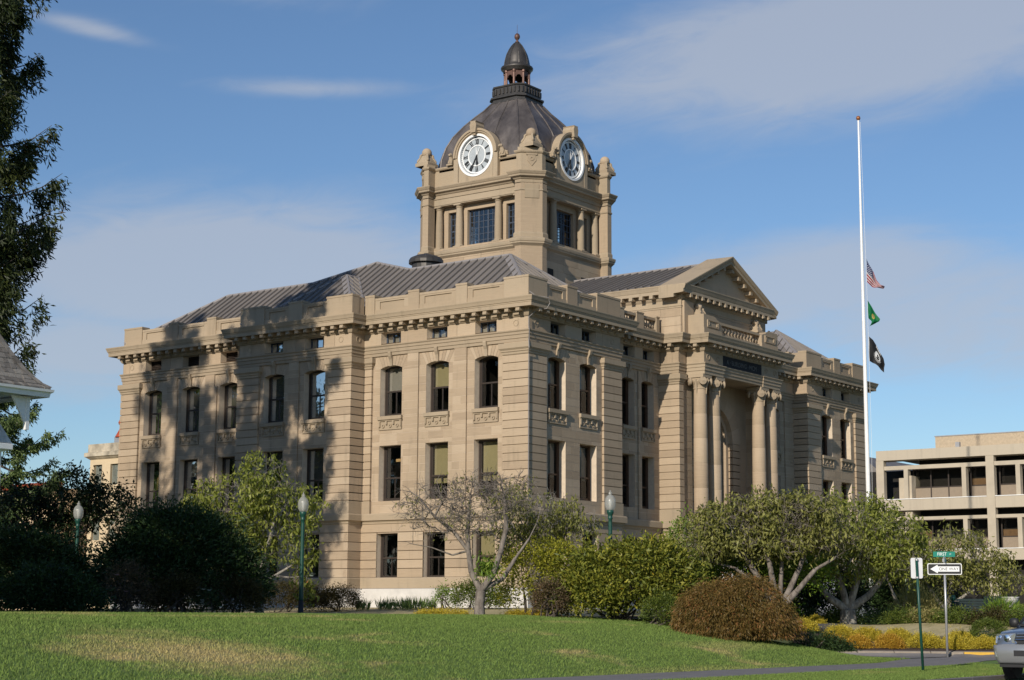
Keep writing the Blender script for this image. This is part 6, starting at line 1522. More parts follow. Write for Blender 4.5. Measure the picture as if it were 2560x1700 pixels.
def flag(name, label, top, hoist, path_top, path_bot, colfn, folds, nu=90, nv=60, seed=0):
    """cloth hanging from the halyard: edges given as (lateral, down) from the hoist top"""
    pt, pb = np.array(path_top, float), np.array(path_bot, float); s = np.linspace(0, 1, nu + 1); r = np.linspace(0, 1, nv + 1)
    it = lambda P: np.stack([np.interp(s, np.linspace(0, 1, len(P)), P[:, c]) for c in (0, 1)], -1)
    a, e = it(pt), it(pb); Q = a[:, None, :] * (1 - r)[None, :, None] + e[:, None, :] * r[None, :, None]
    dep = folds * np.sin(s[:, None] * 11 + r[None, :] * 2.2 + seed) * s[:, None] ** .6 + folds * .5 * np.sin(s[:, None] * 5 - r[None, :] * 7)
    base = np.array([fx, fy, fz]) + ER * .25 + EZ * top
    V = base + Q[..., 0:1] * ER - Q[..., 1:2] * EZ + dep[..., None] * ED
    i, j = np.meshgrid(np.arange(nu), np.arange(nv), indexing='ij'); q = (i * (nv + 1) + j).ravel()
    o = np_mesh(name, V.reshape(-1, 3), np.stack([q, q + nv + 1, q + nv + 2, q + 1], -1), M['flag'], smooth=True)
    me = o.data; at = me.attributes.new('col', 'FLOAT_COLOR', 'CORNER')
    u = (i.ravel() + .5) / nu; v = (j.ravel() + .5) / nv
    c = np.ones((len(u), 4)); c[:, :3] = np.array([colfn(uu, vv) for uu, vv in zip(u, v)])
    at.data.foreach_set('color', np.repeat(c, 4, axis=0).astype(np.float32).ravel())
    return tag(o, label, 'flag', 'flags on the half-mast halyard')
def us(u, v):
    if u < .4 and v < 7 / 13:
        gx, gy = u / .4 * 12, v / (7 / 13) * 10
        if 1 <= round(gx) <= 11 and 1 <= round(gy) <= 9 and (round(gx) + round(gy)) % 2 == 0 and (gx - round(gx)) ** 2 + (gy - round(gy)) ** 2 < .12: return (.75, .75, .78)
        return (.018, .025, .11)
    return (.36, .02, .035) if int(v * 13) % 2 == 0 else (.60, .58, .58)
def wa(u, v):
    d = math.hypot((u - .5) * 1.6, v - .5)
    if d < .2: return (.5, .38, .06) if d > .12 else (.32, .24, .12)
    return (.0, .16, .05)
def pow_(u, v):
    d = math.hypot((u - .5) * 1.5, v - .48)
    if u < .02: return (.6, .6, .6)
    if d < .24:
        if .2 < d: return (.7, .7, .7)
        x, y = (u - .5) * 1.5, v - .48
        if x * x + (y + .02) ** 2 < .008 or (x * x / .02 + (y - .14) ** 2 / .006 < 1) or (.08 < x < .13 and y > -.1): return (.015, .015, .017)
        return (.75, .75, .75)
    if .27 < d < .33 and v > .48: return (.55, .55, .55) if int(math.atan2(v - .48, u - .5) * 14) % 2 else (.015, .015, .017)
    if v < .12 and .36 < u < .64: return (.5, .5, .5) if int(u * 50) % 3 else (.015, .015, .017)
    return (.013, .013, .015)
flag('united_states_flag', 'stars and stripes drooping uppermost of the three flags', 19.79+.3, 1.5, [(0, 0), (.16, .35), (.36, .72), (.55, 1.2), (.75, 1.52), (.98, 1.62)], [(.0, 1.35), (.15, 1.5), (.3, 1.6), (.42, 1.66), (.62, 1.68), (.95, 1.72)], us, .1, seed=1)
flag('state_flag', 'plain green flag with a small gold disc, middle of the three flags', 17.41+.3, 1.2, [(0, 0), (.15, .25), (.32, .55), (.5, .85), (.66, 1.1), (.62, 1.22)], [(.02, 1.05), (.08, 1.1), (.16, 1.14), (.2, 1.25), (.14, 1.4), (.08, 1.5)], wa, .07, seed=2)
flag('memorial_flag', 'black flag with a white round emblem, lowest of the three flags', 15.35+.3, 1.5, [(0, 0), (.25, .22), (.46, .55), (.62, .95), (.8, 1.3), (.88, 1.6)], [(.0, 1.42), (.16, 1.5), (.34, 1.58), (.5, 1.72), (.65, 1.9), (.8, 2.08)], pow_, .07, seed=3)

# street signs
def sign_plate(name, parent, c, w, h, mat, nrm, r=.04, t=.006, off=0.0, border=None):
    """rounded plate centred at c facing nrm (unit, horizontal)"""
    n = Vector(nrm).normalized(); s = Vector((-n.y, n.x, 0)); pts = []
    for cx, cz, a0 in ((w / 2 - r, h / 2 - r, 0), (-w / 2 + r, h / 2 - r, 90), (-w / 2 + r, -h / 2 + r, 180), (w / 2 - r, -h / 2 + r, 270)):
        for k in range(5):
            a = math.radians(a0 + k * 22.5); pts.append((cx + r * math.cos(a), cz + r * math.sin(a)))
    mb = MB(); F_ = Face(c[0] + n.x * off, c[1] + n.y * off, s.x, s.y, n.x, n.y); mb.fprism(F_, [(a, z + c[2]) for a, z in pts], -t, 0)
    return mb.build(name, mat, parent), F_
def text_on(name, txt, size, mat, parent, F_, z, off, s0=0.0, sx=1.0):
    n = Vector((F_.n[0], F_.n[1], 0)); s = Vector((F_.d[0], F_.d[1], 0))
    Mx = Matrix(((s.x, 0, n.x, F_.a[0] + n.x * off + s.x * s0), (s.y, 0, n.y, F_.a[1] + n.y * off + s.y * s0), (0, 1, 0, z), (0, 0, 0, 1)))
    return text_mesh(name, txt, size, mat, parent, Mx, .001, sx=sx)
M['sign_black'] = plain('sign_black', (.012, .012, .014), .4, var=.05); M['sign_white'] = plain('sign_white', (.80, .80, .80), .35, var=.04); M['sign_green'] = plain('sign_green', (.0, .20, .145), .35, var=.05); M['sign_back'] = plain('sign_back_grey', (.62, .62, .64), .5, .1, .05)
TOCAM = (-.905, -.425, 0)
ox, oy = -4.67, -20.31; oz = float(terrain(ox, oy))
OW = thing('one_way_sign', 'grey pole carrying the one way arrow sign with a green street name blade on top', 'street sign', (ox, oy, oz))
b = MB(); b.lathe([(.04, -.1), (.04, 3.28)], (ox, oy, oz), 10); b.build('pole', M['galv'], OW, True)
pl, F_ = sign_plate('arrow_plate', OW, (ox, oy, 1.29), 1.10, .37, M['sign_white'], TOCAM, .05, .006, .05)
b = MB(); mb_, F2 = sign_plate('arrow_border', pl, (ox, oy, 1.29), 1.05, .32, M['sign_black'], TOCAM, .035, .003, .054)
# the arrow points left as seen from the street
b = MB(); z = 1.29; sg = 1 if (Vector((F_.d[0], F_.d[1], 0)).dot(Vector(ER)) > 0) else -1
arrow = [(-.46, z), (-.22, z + .14), (-.22, z + .085), (.47, z + .085), (.47, z - .085), (-.22, z - .085), (-.22, z - .14)]
b.fprism(F_, [(a * sg, q) for a, q in arrow], .004, .008); b.build('arrow', M['sign_white'], pl)
text_on('lettering', 'ONE WAY', .135, M['sign_black'], pl, F_, z - .002, .0095, .13 * sg, sx=1.0)
b = MB(); b.box(ox - .05, ox + .05, oy - .05, oy + .05, 1.52, 1.63); b.build('bracket', M['galv'], OW)
bl, F3 = sign_plate('name_blade', OW, (ox, oy, 1.775), .70, .175, M['sign_green'], TOCAM, .012, .004, .01)
text_on('lettering', 'FIRST', .15, M['sign_white'], bl, F3, 1.775, .003, -.07 * sg, sx=.85)
text_on('lettering', 'ST', .06, M['sign_white'], bl, F3, 1.775, .003, .2 * sg, sx=1.0)
n_ = Vector(TOCAM).cross(Vector((0, 0, 1)))
sign_plate('name_blade', OW, (ox, oy, 1.60), .62, .16, M['sign_green'], tuple(n_), .012, .004, .0)
gx, gy = -16.33, -24.43; gz = float(terrain(gx, gy))
GP = thing('signpost', 'green signpost with the plain back of a small sign, standing in the grass strip', 'street sign', (gx, gy, gz))
b = MB(); b.tube([(gx, gy, gz - .1), (gx - .05 * .59, gy + .05 * .8, gz + 1.5), (gx - .09 * .59, gy + .09 * .8, gz + 2.88)], .036, 10); b.build('post', M['green_pole'], GP, True)
b = MB(); b.lathe([(.036, 0), (.03, .03), (.001, .05)], (gx - .053, gy + .072, gz + 2.88), 8); b.build('post_cap', M['green_pole'], GP)
TC2 = (-.86, -.51, 0)
sign_plate('sign_back', GP, (gx - .05, gy + .065, .985), .305, .535, M['sign_back'], TC2, .045, .003, -.045)
for zz_ in (1.2, .74):
    b = MB(); b.lathe([(.042, -.02), (.042, .02)], (gx - .05, gy + .065, zz_), 10); b.build('clamp', M['galv'], GP)

# utility cabinet
cx_, cy_ = 14.1, -9.5; cz_ = float(terrain(cx_, cy_))
UC = thing('utility_cabinet', 'grey steel utility cabinet under the dense cherry', 'utility box', (cx_, cy_, cz_))
b = MB(); b.box(cx_ - .5, cx_ + .5, cy_ - .55, cy_ + .55, cz_ - .1, cz_ + 1.32); ub = b.build('body', plain('grey_cabinet_paint', (.22, .24, .28), .5, .1, .15, 2), UC)
b = MB(); b.box(cx_ - .53, cx_ + .53, cy_ - .58, cy_ + .58, cz_ + 1.32, cz_ + 1.37); b.build('lid', M['galv'], UC)
for s in (-.27, .27):
    b = MB(); b.box(cx_ - .52, cx_ - .5, cy_ + s - .25, cy_ + s + .25, cz_ + .05, cz_ + 1.25); d_ = b.build('door', ub.data.materials[0], UC); b = MB(); b.box(cx_ - .55, cx_ - .52, cy_ + s * .2 - .02, cy_ + s * .2 + .02, cz_ + .6, cz_ + .75); b.build('handle', M['galv'], d_)
# bench, bin, urn, post, little sign
M['bench_green'] = plain('dark_green_slats', (.016, .03, .03), .6)
bx, by = 10.6, -15.1; bz = float(terrain(bx, by)) + .12
BE = thing('park_bench', 'dark green slatted park bench beside the litter bin', 'bench', (bx, by, bz))
def slat(nm, l0, l1, d0, d1, h0, h1, par):
    mb = MB(); c = [tuple(np.array([bx, by, bz]) + ER * l + ED * d + EZ * h) for h in (h0, h1) for l, d in ((l0, d0), (l1, d0), (l1, d1), (l0, d1))]; mb.add(c, BOXF); return mb.build(nm, M['bench_green'], par)
for k in range(4): slat('back_slat', -.75, .75, .28 + k * .02, .31 + k * .02, .5 + k * .11, .59 + k * .11, BE)
for k in range(4): slat('seat_slat', -.75, .75, -.2 + k * .11, -.11 + k * .11, .43, .46, BE)
for l in (-.7, .66):
    for d in (-.18, .24): slat('leg', l, l + .05, d, d + .06, -.15, .43, BE)
ix, iy = 9.2, -16.6; iz = float(terrain(ix, iy)) + .1
BI = thing('litter_bin', 'dark green slatted litter bin right of the bench', 'litter bin', (ix, iy, iz))
b = MB(); b.lathe([(.26, -.1), (.27, .75), (.2, .76)], (ix, iy, iz), 16); b.build('liner', M['black'], BI, True)
for k in range(16):
    a = 2 * PI * k / 16; b = MB(); b.tube([(ix + .29 * math.cos(a), iy + .29 * math.sin(a), iz - .05), (ix + .31 * math.cos(a), iy + .31 * math.sin(a), iz + .85)], .032, 4); b.build('slat', M['bench_green'], BI)
ux_, uy_ = 7.7, -17.9; uz = -.30
UR = thing('stone_urn', 'pale stone urn on a square pedestal near the car', 'urn', (ux_, uy_, uz))
b = MB(); b.box(ux_ - .2, ux_ + .2, uy_ - .2, uy_ + .2, uz - .5, uz + .32); b.box(ux_ - .26, ux_ + .26, uy_ - .26, uy_ + .26, uz + .32, uz + .39); b.box(ux_ - .25, ux_ + .25, uy_ - .25, uy_ + .25, uz - .5, uz - .05); b.build('pedestal', M['granite'], UR)
b = MB(); b.lathe([(.14, .39), (.13, .43), (.06, .46), (.06, .5), (.14, .54), (.27, .62), (.31, .72), (.31, .76), (.35, .80), (.35, .83), (.28, .83), (.24, .7)], (ux_, uy_, uz), 20); b.build('bowl', M['granite'], UR, True)
px_, py_ = 10.0, -14.6; pz = float(terrain(px_, py_))
PO = thing('green_post', 'short green post with a ball top behind the bench', 'post', (px_, py_, pz))
b = MB(); b.lathe([(.07, -.1), (.07, .75), (.1, .76), (.1, .8), (.05, .82)], (px_, py_, pz + .15), 10); b.build('shaft', M['green_pole'], PO, True)
b = MB(); b.lathe([(.03, .82), (.11, .88), (.13, .96), (.09, 1.05), (.01, 1.08)], (px_, py_, pz + .15), 10); b.build('ball', M['green_pole'], PO, True)
sx_, sy_ = 10.2, -12.7; sz_ = float(terrain(sx_, sy_))
GS = thing('garden_sign', 'small pale green board on a post left of the green signpost', 'sign', (sx_, sy_, sz_))
b = MB(); b.box(sx_ - .03, sx_ + .03, sy_ - .03, sy_ + .03, sz_ - .1, sz_ + 1.4); b.build('post', M['bark_dark'], GS)
bd, F4 = sign_plate('board', GS, (sx_, sy_, 1.22), .5, .3, plain('pale_green_board', (.42, .50, .30), .6), TOCAM, .02, .02, .06)
b = MB(); b.fbox(F4, -.17, .17, 1.16, 1.28, .001, .006); b.build('dark_panel', M['green_pole'], bd)

# ================================================================== CAR (front towards -x)
def make_car(x, y, z):
    C = thing('silver_suv', 'silver four-wheel-drive car coming along the kerb at the right edge', 'car', (x, y, z))
    paint, nt, bb, oo = new_mat('silver_blue_paint'); bb.inputs['Base Color'].default_value = (.27, .31, .37, 1); bb.inputs['Metallic'].default_value = .75; bb.inputs['Roughness'].default_value = .28; bb.inputs['Coat Weight'].default_value = .6
    silver, nt, bb, oo = new_mat('silver_trim_paint'); bb.inputs['Base Color'].default_value = (.40, .41, .42, 1); bb.inputs['Metallic'].default_value = .6; bb.inputs['Roughness'].default_value = .35
    chrome, nt, bb, oo = new_mat('chrome'); bb.inputs['Base Color'].default_value = (.75, .76, .78, 1); bb.inputs['Metallic'].default_value = 1; bb.inputs['Roughness'].default_value = .12
    lens, nt, bb, oo = new_mat('lamp_lens'); bb.inputs['Base Color'].default_value = (.8, .82, .84, 1); bb.inputs['Metallic'].default_value = .8; bb.inputs['Roughness'].default_value = .15; bb.inputs['Coat Weight'].default_value = 1
    def loft(name, st, mat, par, smooth=True):
        """stations (x, [(y, z) half section from bottom to top])"""
        mb = MB(); n = len(st[0][1])
        for px, sec in st:
            mb.v += [(x + px, y + q[0], z + q[1]) for q in sec] + [(x + px, y - q[0], z + q[1]) for q in reversed(sec)]
        m2 = 2 * n; mb.t = [0] * len(mb.v)
        for i in range(len(st) - 1):
            for j in range(m2): mb.f.append((i * m2 + j, i * m2 + (j + 1) % m2, (i + 1) * m2 + (j + 1) % m2, (i + 1) * m2 + j)); mb.mi.append(0)
        mb.f.append(tuple(range(m2 - 1, -1, -1))); mb.mi.append(0); mb.f.append(tuple((len(st) - 1) * m2 + j for j in range(m2))); mb.mi.append(0)
        return mb.build(name, mat, par, smooth)
    S = lambda w, zb, zt, cr=.07, cw=.0: [(w * .9, zb), (w, zb + .12), (w, zt - .26), (w - .02, zt - .1), (w - cr - .02, zt - .02), (w * .55, zt + cw), (0.001, zt + cw + .02)]
    body = loft('body', [(-2.30, S(.80, .62, .93)), (-2.24, S(.87, .6, .99)), (-2.05, S(.91, .55, 1.05)), (-1.6, S(.935, .5, 1.10, .12, .0)), (-1.0, S(.94, .45, 1.15, .14, .0)), (-.8, S(.94, .42, 1.16)), (0, S(.94, .40, 1.16)), (1.6, S(.94, .45, 1.17)), (2.2, S(.92, .5, 1.15)), (2.36, S(.86, .55, 1.1))], paint, C)
    G = lambda w0, z0, w1, z1: [(w0, z0), (w0 * .995, z0 + .02), ((w0 + w1) / 2 + .02, (z0 + z1) / 2), (w1 + .02, z1 - .08), (w1 - .06, z1 - .01), (w1 * .5, z1 + .02), (.001, z1 + .03)]
    cab = loft('cabin', [(-.98, G(.86, 1.10, .84, 1.17)), (-.2, G(.88, 1.12, .70, 1.70)), (.1, G(.88, 1.12, .72, 1.76)), (1.2, G(.88, 1.12, .72, 1.77)), (2.1, G(.86, 1.12, .68, 1.70)), (2.3, G(.86, 1.1, .7, 1.25))], paint, C)
    wg, nt, bb, oo = new_mat('dark_windscreen'); bb.inputs['Base Color'].default_value = (.05, .065, .075, 1); bb.inputs['Roughness'].default_value = .04; bb.inputs['Specular IOR Level'].default_value = .9
    mb = MB(); mb.add([(x - .99, y - .74, z + 1.20), (x - .99, y + .74, z + 1.20), (x - .25, y + .62, z + 1.695), (x - .25, y - .62, z + 1.695)], [(0, 1, 2, 3)]); w_ = mb.build('windscreen', wg, C)
    mb = MB(); mb.tube([(x - 1.0, y + .78, z + 1.19), (x - .24, y + .655, z + 1.70)], .03, 5); mb.tube([(x - 1.0, y - .78, z + 1.19), (x - .24, y - .655, z + 1.70)], .03, 5); mb.tube([(x - 1.0, y - .78, z + 1.17), (x - 1.02, y, z + 1.18), (x - 1.0, y + .78, z + 1.17)], .028, 5); mb.build('windscreen_trim', M['black'], C)
    for sg in (-1, 1):
        mb = MB(); mb.add([(x - .55, y + sg * .885, z + 1.2), (x + 1.9, y + sg * .885, z + 1.2), (x + 1.8, y + sg * .76, z + 1.62), (x - .1, y + sg * .76, z + 1.62)], [(0, 1, 2, 3)]); mb.build('side_window', wg, C)
        # headlight
        mb = MB(); pr = [(-2.28, .40, .80), (-2.285, .40, 1.0), (-2.20, .86, .985), (-2.16, .905, .93), (-2.2, .90, .78)]
        outer = [(x + a + .0, y + sg * b_, z + c) for a, b_, c in pr]; inner = [(x + a + .15, y + sg * (b_ - .02), z + c) for a, b_, c in pr]; n = len(pr)
        outer = [(p[0] - .035, p[1], p[2]) for p in outer]
        mb.add(outer + inner, [tuple(range(n)), tuple(range(2 * n - 1, n - 1, -1))] + [(i, (i + 1) % n, n + (i + 1) % n, n + i) for i in range(n)]); hl = mb.build('headlight', lens, C)
        for dy, rr in ((.60, .075), (.77, .06)):
            q = MB(); q.lathe([(.001, -.02), (rr, 0), (rr, .03)], (0, 0, 0), 12); q.v = [(x - 2.325 + p[2] * .6 + (.05 if dy > .7 else 0), y + sg * dy + p[1], z + .895 + p[0]) for p in q.v]; q.build('reflector', chrome, hl)
        # fog lamp
        q = MB(); q.fbox(Face(x - 2.36, y, 0, 1, -1, 0), *(sorted((sg * .62, sg * .86))), z + .50, z + .62, -.1, .015); q.build('fog_lamp', lens, C)
        # mirror
        q = MB(); q.lathe([(.02, -.13), (.10, -.11), (.125, 0), (.11, .1), (.03, .13)], (0, 0, 0), 10); q.v = [(x - .62 + p[1] * .6, y + sg * 1.06 + p[0], z + 1.22 + p[2] * .85) for p in q.v]; mi_ = q.build('wing_mirror', M['black'], C, True)
        q = MB(); q.tube([(x - .62, y + sg * .88, z + 1.16), (x - .62, y + sg * 1.0, z + 1.18)], .035, 6); q.build('mirror_arm', M['black'], mi_)
        for wx in (-1.5, 1.35):
            q = MB(); q.lathe([(.2, -.13), (.36, -.125), (.385, -.08), (.385, .08), (.36, .125), (.2, .13)], (0, 0, 0), 24); q.v = [(x + wx + p[0], y + sg * .80 + p[2], z + .385 + p[1]) for p in q.v]; wh = q.build('wheel', M['black'], C)
            q = MB(); q.lathe([(.001, .08), (.22, .1), (.22, .135), (.19, .14)], (0, 0, 0), 18); q.v = [(x + wx + p[0], y + sg * (.80 + p[2] * 1.0), z + .385 + p[1]) for p in q.v]; q.build('rim', silver, wh)
    B_ = Face(x - 2.33, y, 0, 1, -1, 0)
    bp = loft('bumper', [(-2.40, [(.70, .40), (.74, .44), (.80, .55), (.82, .66), (.81, .73), (.6, .76), (.001, .76)]), (-2.34, [(.80, .36), (.86, .42), (.90, .55), (.915, .66), (.91, .745), (.7, .77), (.001, .77)]), (-2.1, [(.88, .36), (.93, .42), (.945, .55), (.95, .66), (.945, .75), (.7, .78), (.001, .78)])], silver, C)
    q = MB(); q.fbox(Face(x - 2.40, y, 0, 1, -1, 0), -.42, .42, z + .52, z + .64, -.05, .012); q.build('air_intake', M['black'], bp)
    q = MB(); q.box(x - 2.3, x + 2.2, y - .8, y + .8, z + .28, z + .45); q.build('underbody', M['black'], C)
    gr = MB(); gr.fprism(B_, [(-.36, z + .78), (.36, z + .78), (.40, z + .84), (.34, z + 1.0), (-.34, z + 1.0), (-.40, z + .84)], -.06, .0); g_ = gr.build('grille', M['black'], C)
    for zz_ in (.985, .925, .865):
        q = MB(); w2 = .34 + (.985 - zz_) * .4; q.tube([(x - 2.345, y - w2, z + zz_), (x - 2.36, y, z + zz_ + .01), (x - 2.345, y + w2, z + zz_)], .017, 6); q.build('grille_bar', paint if zz_ > .9 else chrome, g_)
    for sg in (-1, 1):
        q = MB(); q.tube([(x - 2.34, y + sg * .34, z + 1.0), (x - 2.34, y + sg * .41, z + .84), (x - 2.34, y + sg * .37, z + .785)], .018, 6); q.build('grille_surround', chrome, g_)
    q = MB()
    for rx, rz in ((.075, .052), (.03, .05), (.05, .022)):
        pts = [(x - 2.38, y + rx * math.cos(2 * PI * i / 20), z + .925 + (.012 if rx == .05 else 0) + rz * math.sin(2 * PI * i / 20)) for i in range(21)]; q.tube(pts, .008, 5, cap=False)
    q.build('badge', chrome, g_)
    q = MB(); q.fbox(Face(x - 2.42, y, 0, 1, -1, 0), -.155, .155, z + .49, z + .645, -.02, .0); pl_ = q.build('number_plate', M['sign_white'], C)
    FF_ = Face(x - 2.42, y, 0, -1, -1, 0)
    text_on('plate_letters', '088', .10, plain('plate_blue', (.05, .12, .4), .5), pl_, FF_, z + .56, .003, -.06, sx=.9)
    return C
CAR = make_car(-16.35, -28.25, -1.75)
CAR.scale = (1.07, 1.04, 1.10)

# ================================================================== BUILDINGS AROUND
M['concrete'] = plain('tan_concrete', (.47, .405, .315), .85, var=.10, scale=1.0, bump=.1)
def stained():
    m, nt, b, o = new_mat('stained_tan_concrete'); k = NB(nt)
    n = k.noise(k.pos((1, 1, .05)), 1.6, 5, .7); c = k.mix(k.range(n, .52, .75, 0, .4), (.475, .41, .32), (.24, .21, .17)); k.set(b.inputs['Base Color'], c); b.inputs['Roughness'].default_value = .85; return m
M['concrete_stain'] = stained()
M['brown_panel'] = plain('brown_spandrel', (.27, .215, .16), .5, var=.06); M['brown_blind'] = plain('amber_blind', (.20, .12, .06), .7)
OB = thing('office_building', 'tan concrete office block with deep fins and dark windows at the right edge', 'building', (60, 5, -.3))
FO = Face(60, 0, 0, 1, -1, 0)
Y0, Y1 = -14.2, 11.32
b = MB(); b.box(61.6, 85, Y0, 8.6, -.4, 11.2); b.build('wall', M['interior'], OB)
b = MB(); b.box(62.6, 66, 9.3, 14, -.4, 10.6); b.build('wall', M['interior'], OB)
b = MB(); b.fbox(FO, Y0, Y1, 11.17, 11.9, -1.4, 0); b.box(61.4, 85, Y0, Y1, 11.5, 11.9); b.build('roof_fascia', M['concrete_stain'], OB)
b = MB(); b.box(64, 84, Y0, 8.3, 11.9, 13.15); b.build('penthouse', plain('tan_penthouse', (.43, .345, .245), .8), OB); b = MB(); b.box(63.95, 84, Y0, 8.36, 13.15, 13.22); b.build('coping', M['galv'], OB)
for yc in (11.05, 2.64, -5.77, -14.0):
    b = MB(); b.fbox(FO, yc - .3, yc + .3, -.4, 11.17, -.5, -.02); b.build('pier', M['concrete'], OB)
for lv, (zs0, zs1, zb0, zb1) in enumerate(((7.45, 8.26, 10.45, 10.74), (3.76, 4.55, 6.72, 6.96))):
    segs = [(11.05, 2.64), (2.64, -5.77), (-5.77, -14.0)]
    for a, c in segs:
        b = MB(); b.fbox(FO, c + .31, a - .31, zs0, zs1, -.9, -.06); b.build('spandrel', M['concrete_stain'], OB)
        b = MB(); b.fbox(FO, c + .31, a - .31, zs1, zs1 + .05, -.5, -.02); b.build('ledge', M['white'], OB)
        b = MB(); b.fbox(FO, c + .31, a - .31, zb0, zb1, -.42, -.08); b.build('beam', M['concrete'], OB)
        for yc in (a - 2.02, c + 1.96):
            b = MB(); b.fbox(FO, yc - .16, yc + .16, zs1 + .05, zb0, -.55, -.05); b.build('fin', M['concrete'], OB)
        for wa_, wc_ in ((a - .35, a - 1.9), (a - 2.2, c + 2.15), (c + 1.8, c + .35)):
            if lv == 0 and a == 11.05 and wa_ > 10: continue
            fr = MB(); o_ = -1.0; w_ = wa_ - wc_; fr.fbox(FO, wc_, wa_, zs1 + .02, zs1 + .1, o_ - .08, o_); fr.fbox(FO, wc_, wa_, zs1 + .85, zs1 + .93, o_ - .08, o_); fr.fbox(FO, wc_, wa_, zb0 - .04, zb0 + .3, o_ - .08, o_)
            n = max(1, round(w_ / 1.5))
            for i in range(n + 1): yy = wc_ + w_ * i / n; fr.fbox(FO, yy - .04, yy + .04, zs1, zb0 + .2, o_ - .09, o_ + .01)
            win = fr.build('window', M['frame'], OB)
            for i in range(n):
                y0_, y1_ = wc_ + w_ * i / n + .04, wc_ + w_ * (i + 1) / n - .04
                g = MB(); g.fbox(FO, y0_, y1_, zs1 + .1, zs1 + .85, o_ - .06, o_ - .03); g.build('spandrel_panel', M['brown_panel'], win)
                g = MB(); g.add([FO.P(y0_, zs1 + .93, o_ - .05), FO.P(y1_, zs1 + .93, o_ - .05), FO.P(y1_, zb0 + .1, o_ - .05), FO.P(y0_, zb0 + .1, o_ - .05)], [(0, 1, 2, 3)]); g.build('pane', M['glass'], win)
                if random.random() < .6: g = MB(); g.fbox(FO, y0_, y1_, zs1 + .93, zs1 + random.choice((1.25, 1.4)), o_ - .2, o_ - .18); g.build('blind', M['brown_blind'], win)
b = MB(); b.fbox(FO, 8.7, 9.25, -.4, 10.0, -1.9, -.3); b.build('pier', M['concrete'], OB)
b = MB(); b.box(60.9, 62, 9.3, 9.95, 3.8, 9.9); b.build('stair_wall', M['concrete'], OB)
b = MB(); b.fbox(FO, 5.2, 5.5, 11.9, 12.35, -1.2, -.9); b.build('roof_vent', M['galv'], OB)
AN = thing('metal_roof_annex', 'low dark metal-roofed annex glimpsed left of the office block', 'building', (72, 17, -.3))
b = MB(); b.box(70, 80, 13.2, 21, -.3, 9.0); b.build('wall', M['concrete'], AN)
for k in range(9):
    x0_ = 69.5 + k * 1.2; b = MB(); b.add([(x0_, 12.6, 9.0), (x0_ + 1.19, 12.6, 9.0), (x0_ + 1.19, 17, 12.6), (x0_, 17, 12.6)], [(0, 1, 2, 3)]); b.add([(x0_, 21.4, 9.0), (x0_ + 1.19, 21.4, 9.0), (x0_ + 1.19, 17, 12.6), (x0_, 17, 12.6)], [(0, 1, 2, 3)]); b.build('roof_panel', M['roof'], AN)
b = MB(); b.add([(69.5, 12.6, 9.0), (69.5, 21.4, 9), (69.5, 17, 12.6)], [(0, 1, 2)]); b.build('gable', M['roof'], AN)

# jail-like pale block behind the left end, with barred windows and a red roof vent
M['pale_wall'] = plain('cream_render', (.60, .48, .32), .9, var=.08, scale=1.0); M['old_coping'] = plain('weathered_coping', (.40, .35, .27), .9, var=.45, scale=1.4)
M['bars'] = plain('pale_green_bars', (.30, .34, .30), .6); M['red_vent'] = plain('red_oxide', (.38, .07, .03), .7, var=.35, scale=3)
PBL = thing('barred_building', 'cream block with barred windows behind the left end of the courthouse', 'building', (16.2, 40, -.3))
FJ = Face(16.2, 0, 0, 1, -1, 0)
b = MB(); hs = [(w - .4, w + .4, z_, z_ + 1.35) for w in (46.57, 44.95, 43.2) for z_ in (8.0, 4.4)]
holes_wall(b, FJ, 30, 47.36, -.5, 10.0, 0, hs)
for h in hs: opening(b, FJ, (h[0] + h[1]) / 2, h[1] - h[0], h[2], h[3], 0, .3)
b.box(16.6, 30, 30, 47.36, -.5, 10.0); b.build('wall', M['pale_wall'], PBL)
b = MB(); b.sweep([(16.2, 30), (30, 30), (30, 47.36), (16.2, 47.36)], [(0, 9.7), (.12, 9.78), (.2, 9.85), (.3, 9.9), (.3, 10.15), (.12, 10.2), (.12, 10.72), (-.5, 10.74)]); b.build('cornice', M['old_coping'], PBL)
for h in hs:
    b = MB(); b.fbox(FJ, h[0], h[1], h[2], h[3], -.3, -.26); wn_ = b.build('barred_window', M['frame_red'], PBL)
    g = MB(); g.fbox(FJ, h[0] + .08, h[1] - .08, h[2] + .08, h[3] - .08, -.26, -.25); g.build('pane', M['brown_panel'], wn_)
    for k in range(7): g = MB(); s_ = h[0] + .05 + k * .115; g.fbox(FJ, s_ - .018, s_ + .018, h[2], h[3], -.2, -.16); g.build('bar', M['bars'], wn_)
vx, vy = 18.0, 46.2
RV = thing('roof_vent', 'rusty red cowl on a grey base above the barred block', 'vent', (vx, vy, 10.7))
b = MB(); b.box(vx - .45, vx + .45, vy - .45, vy + .45, 10.7, 11.3); b.build('base', M['galv'], RV)
b = MB(); b.lathe([(.62, 11.3), (.58, 11.36), (.35, 11.8), (.28, 11.95), (.28, 12.1)], (vx, vy, 0), 16); b.build('cone', M['red_vent'], RV, True)
b = MB(); b.lathe([(.2, 12.05), (.38, 12.15), (.42, 12.3), (.3, 12.55), (.08, 12.75), (.01, 12.78)], (vx, vy, 0), 16); b.build('cowl', M['red_vent'], RV, True)
LB_ = thing('peach_building', 'low peach-coloured building with a red tiled edge behind the left trees', 'building', (14, 62, -.3))
b = MB(); b.box(14, 24, 48.2, 95, -.5, 7.8); b.build('wall', plain('peach_render', (.62, .47, .31), .9), LB_)
for k in range(60):
    y_ = 48.2 + k * .5; b = MB(); b.tube([(13.8, y_, 7.86), (14.6, y_, 8.05)], .2, 6); b.build('roof_tile', M['red_vent'], LB_)

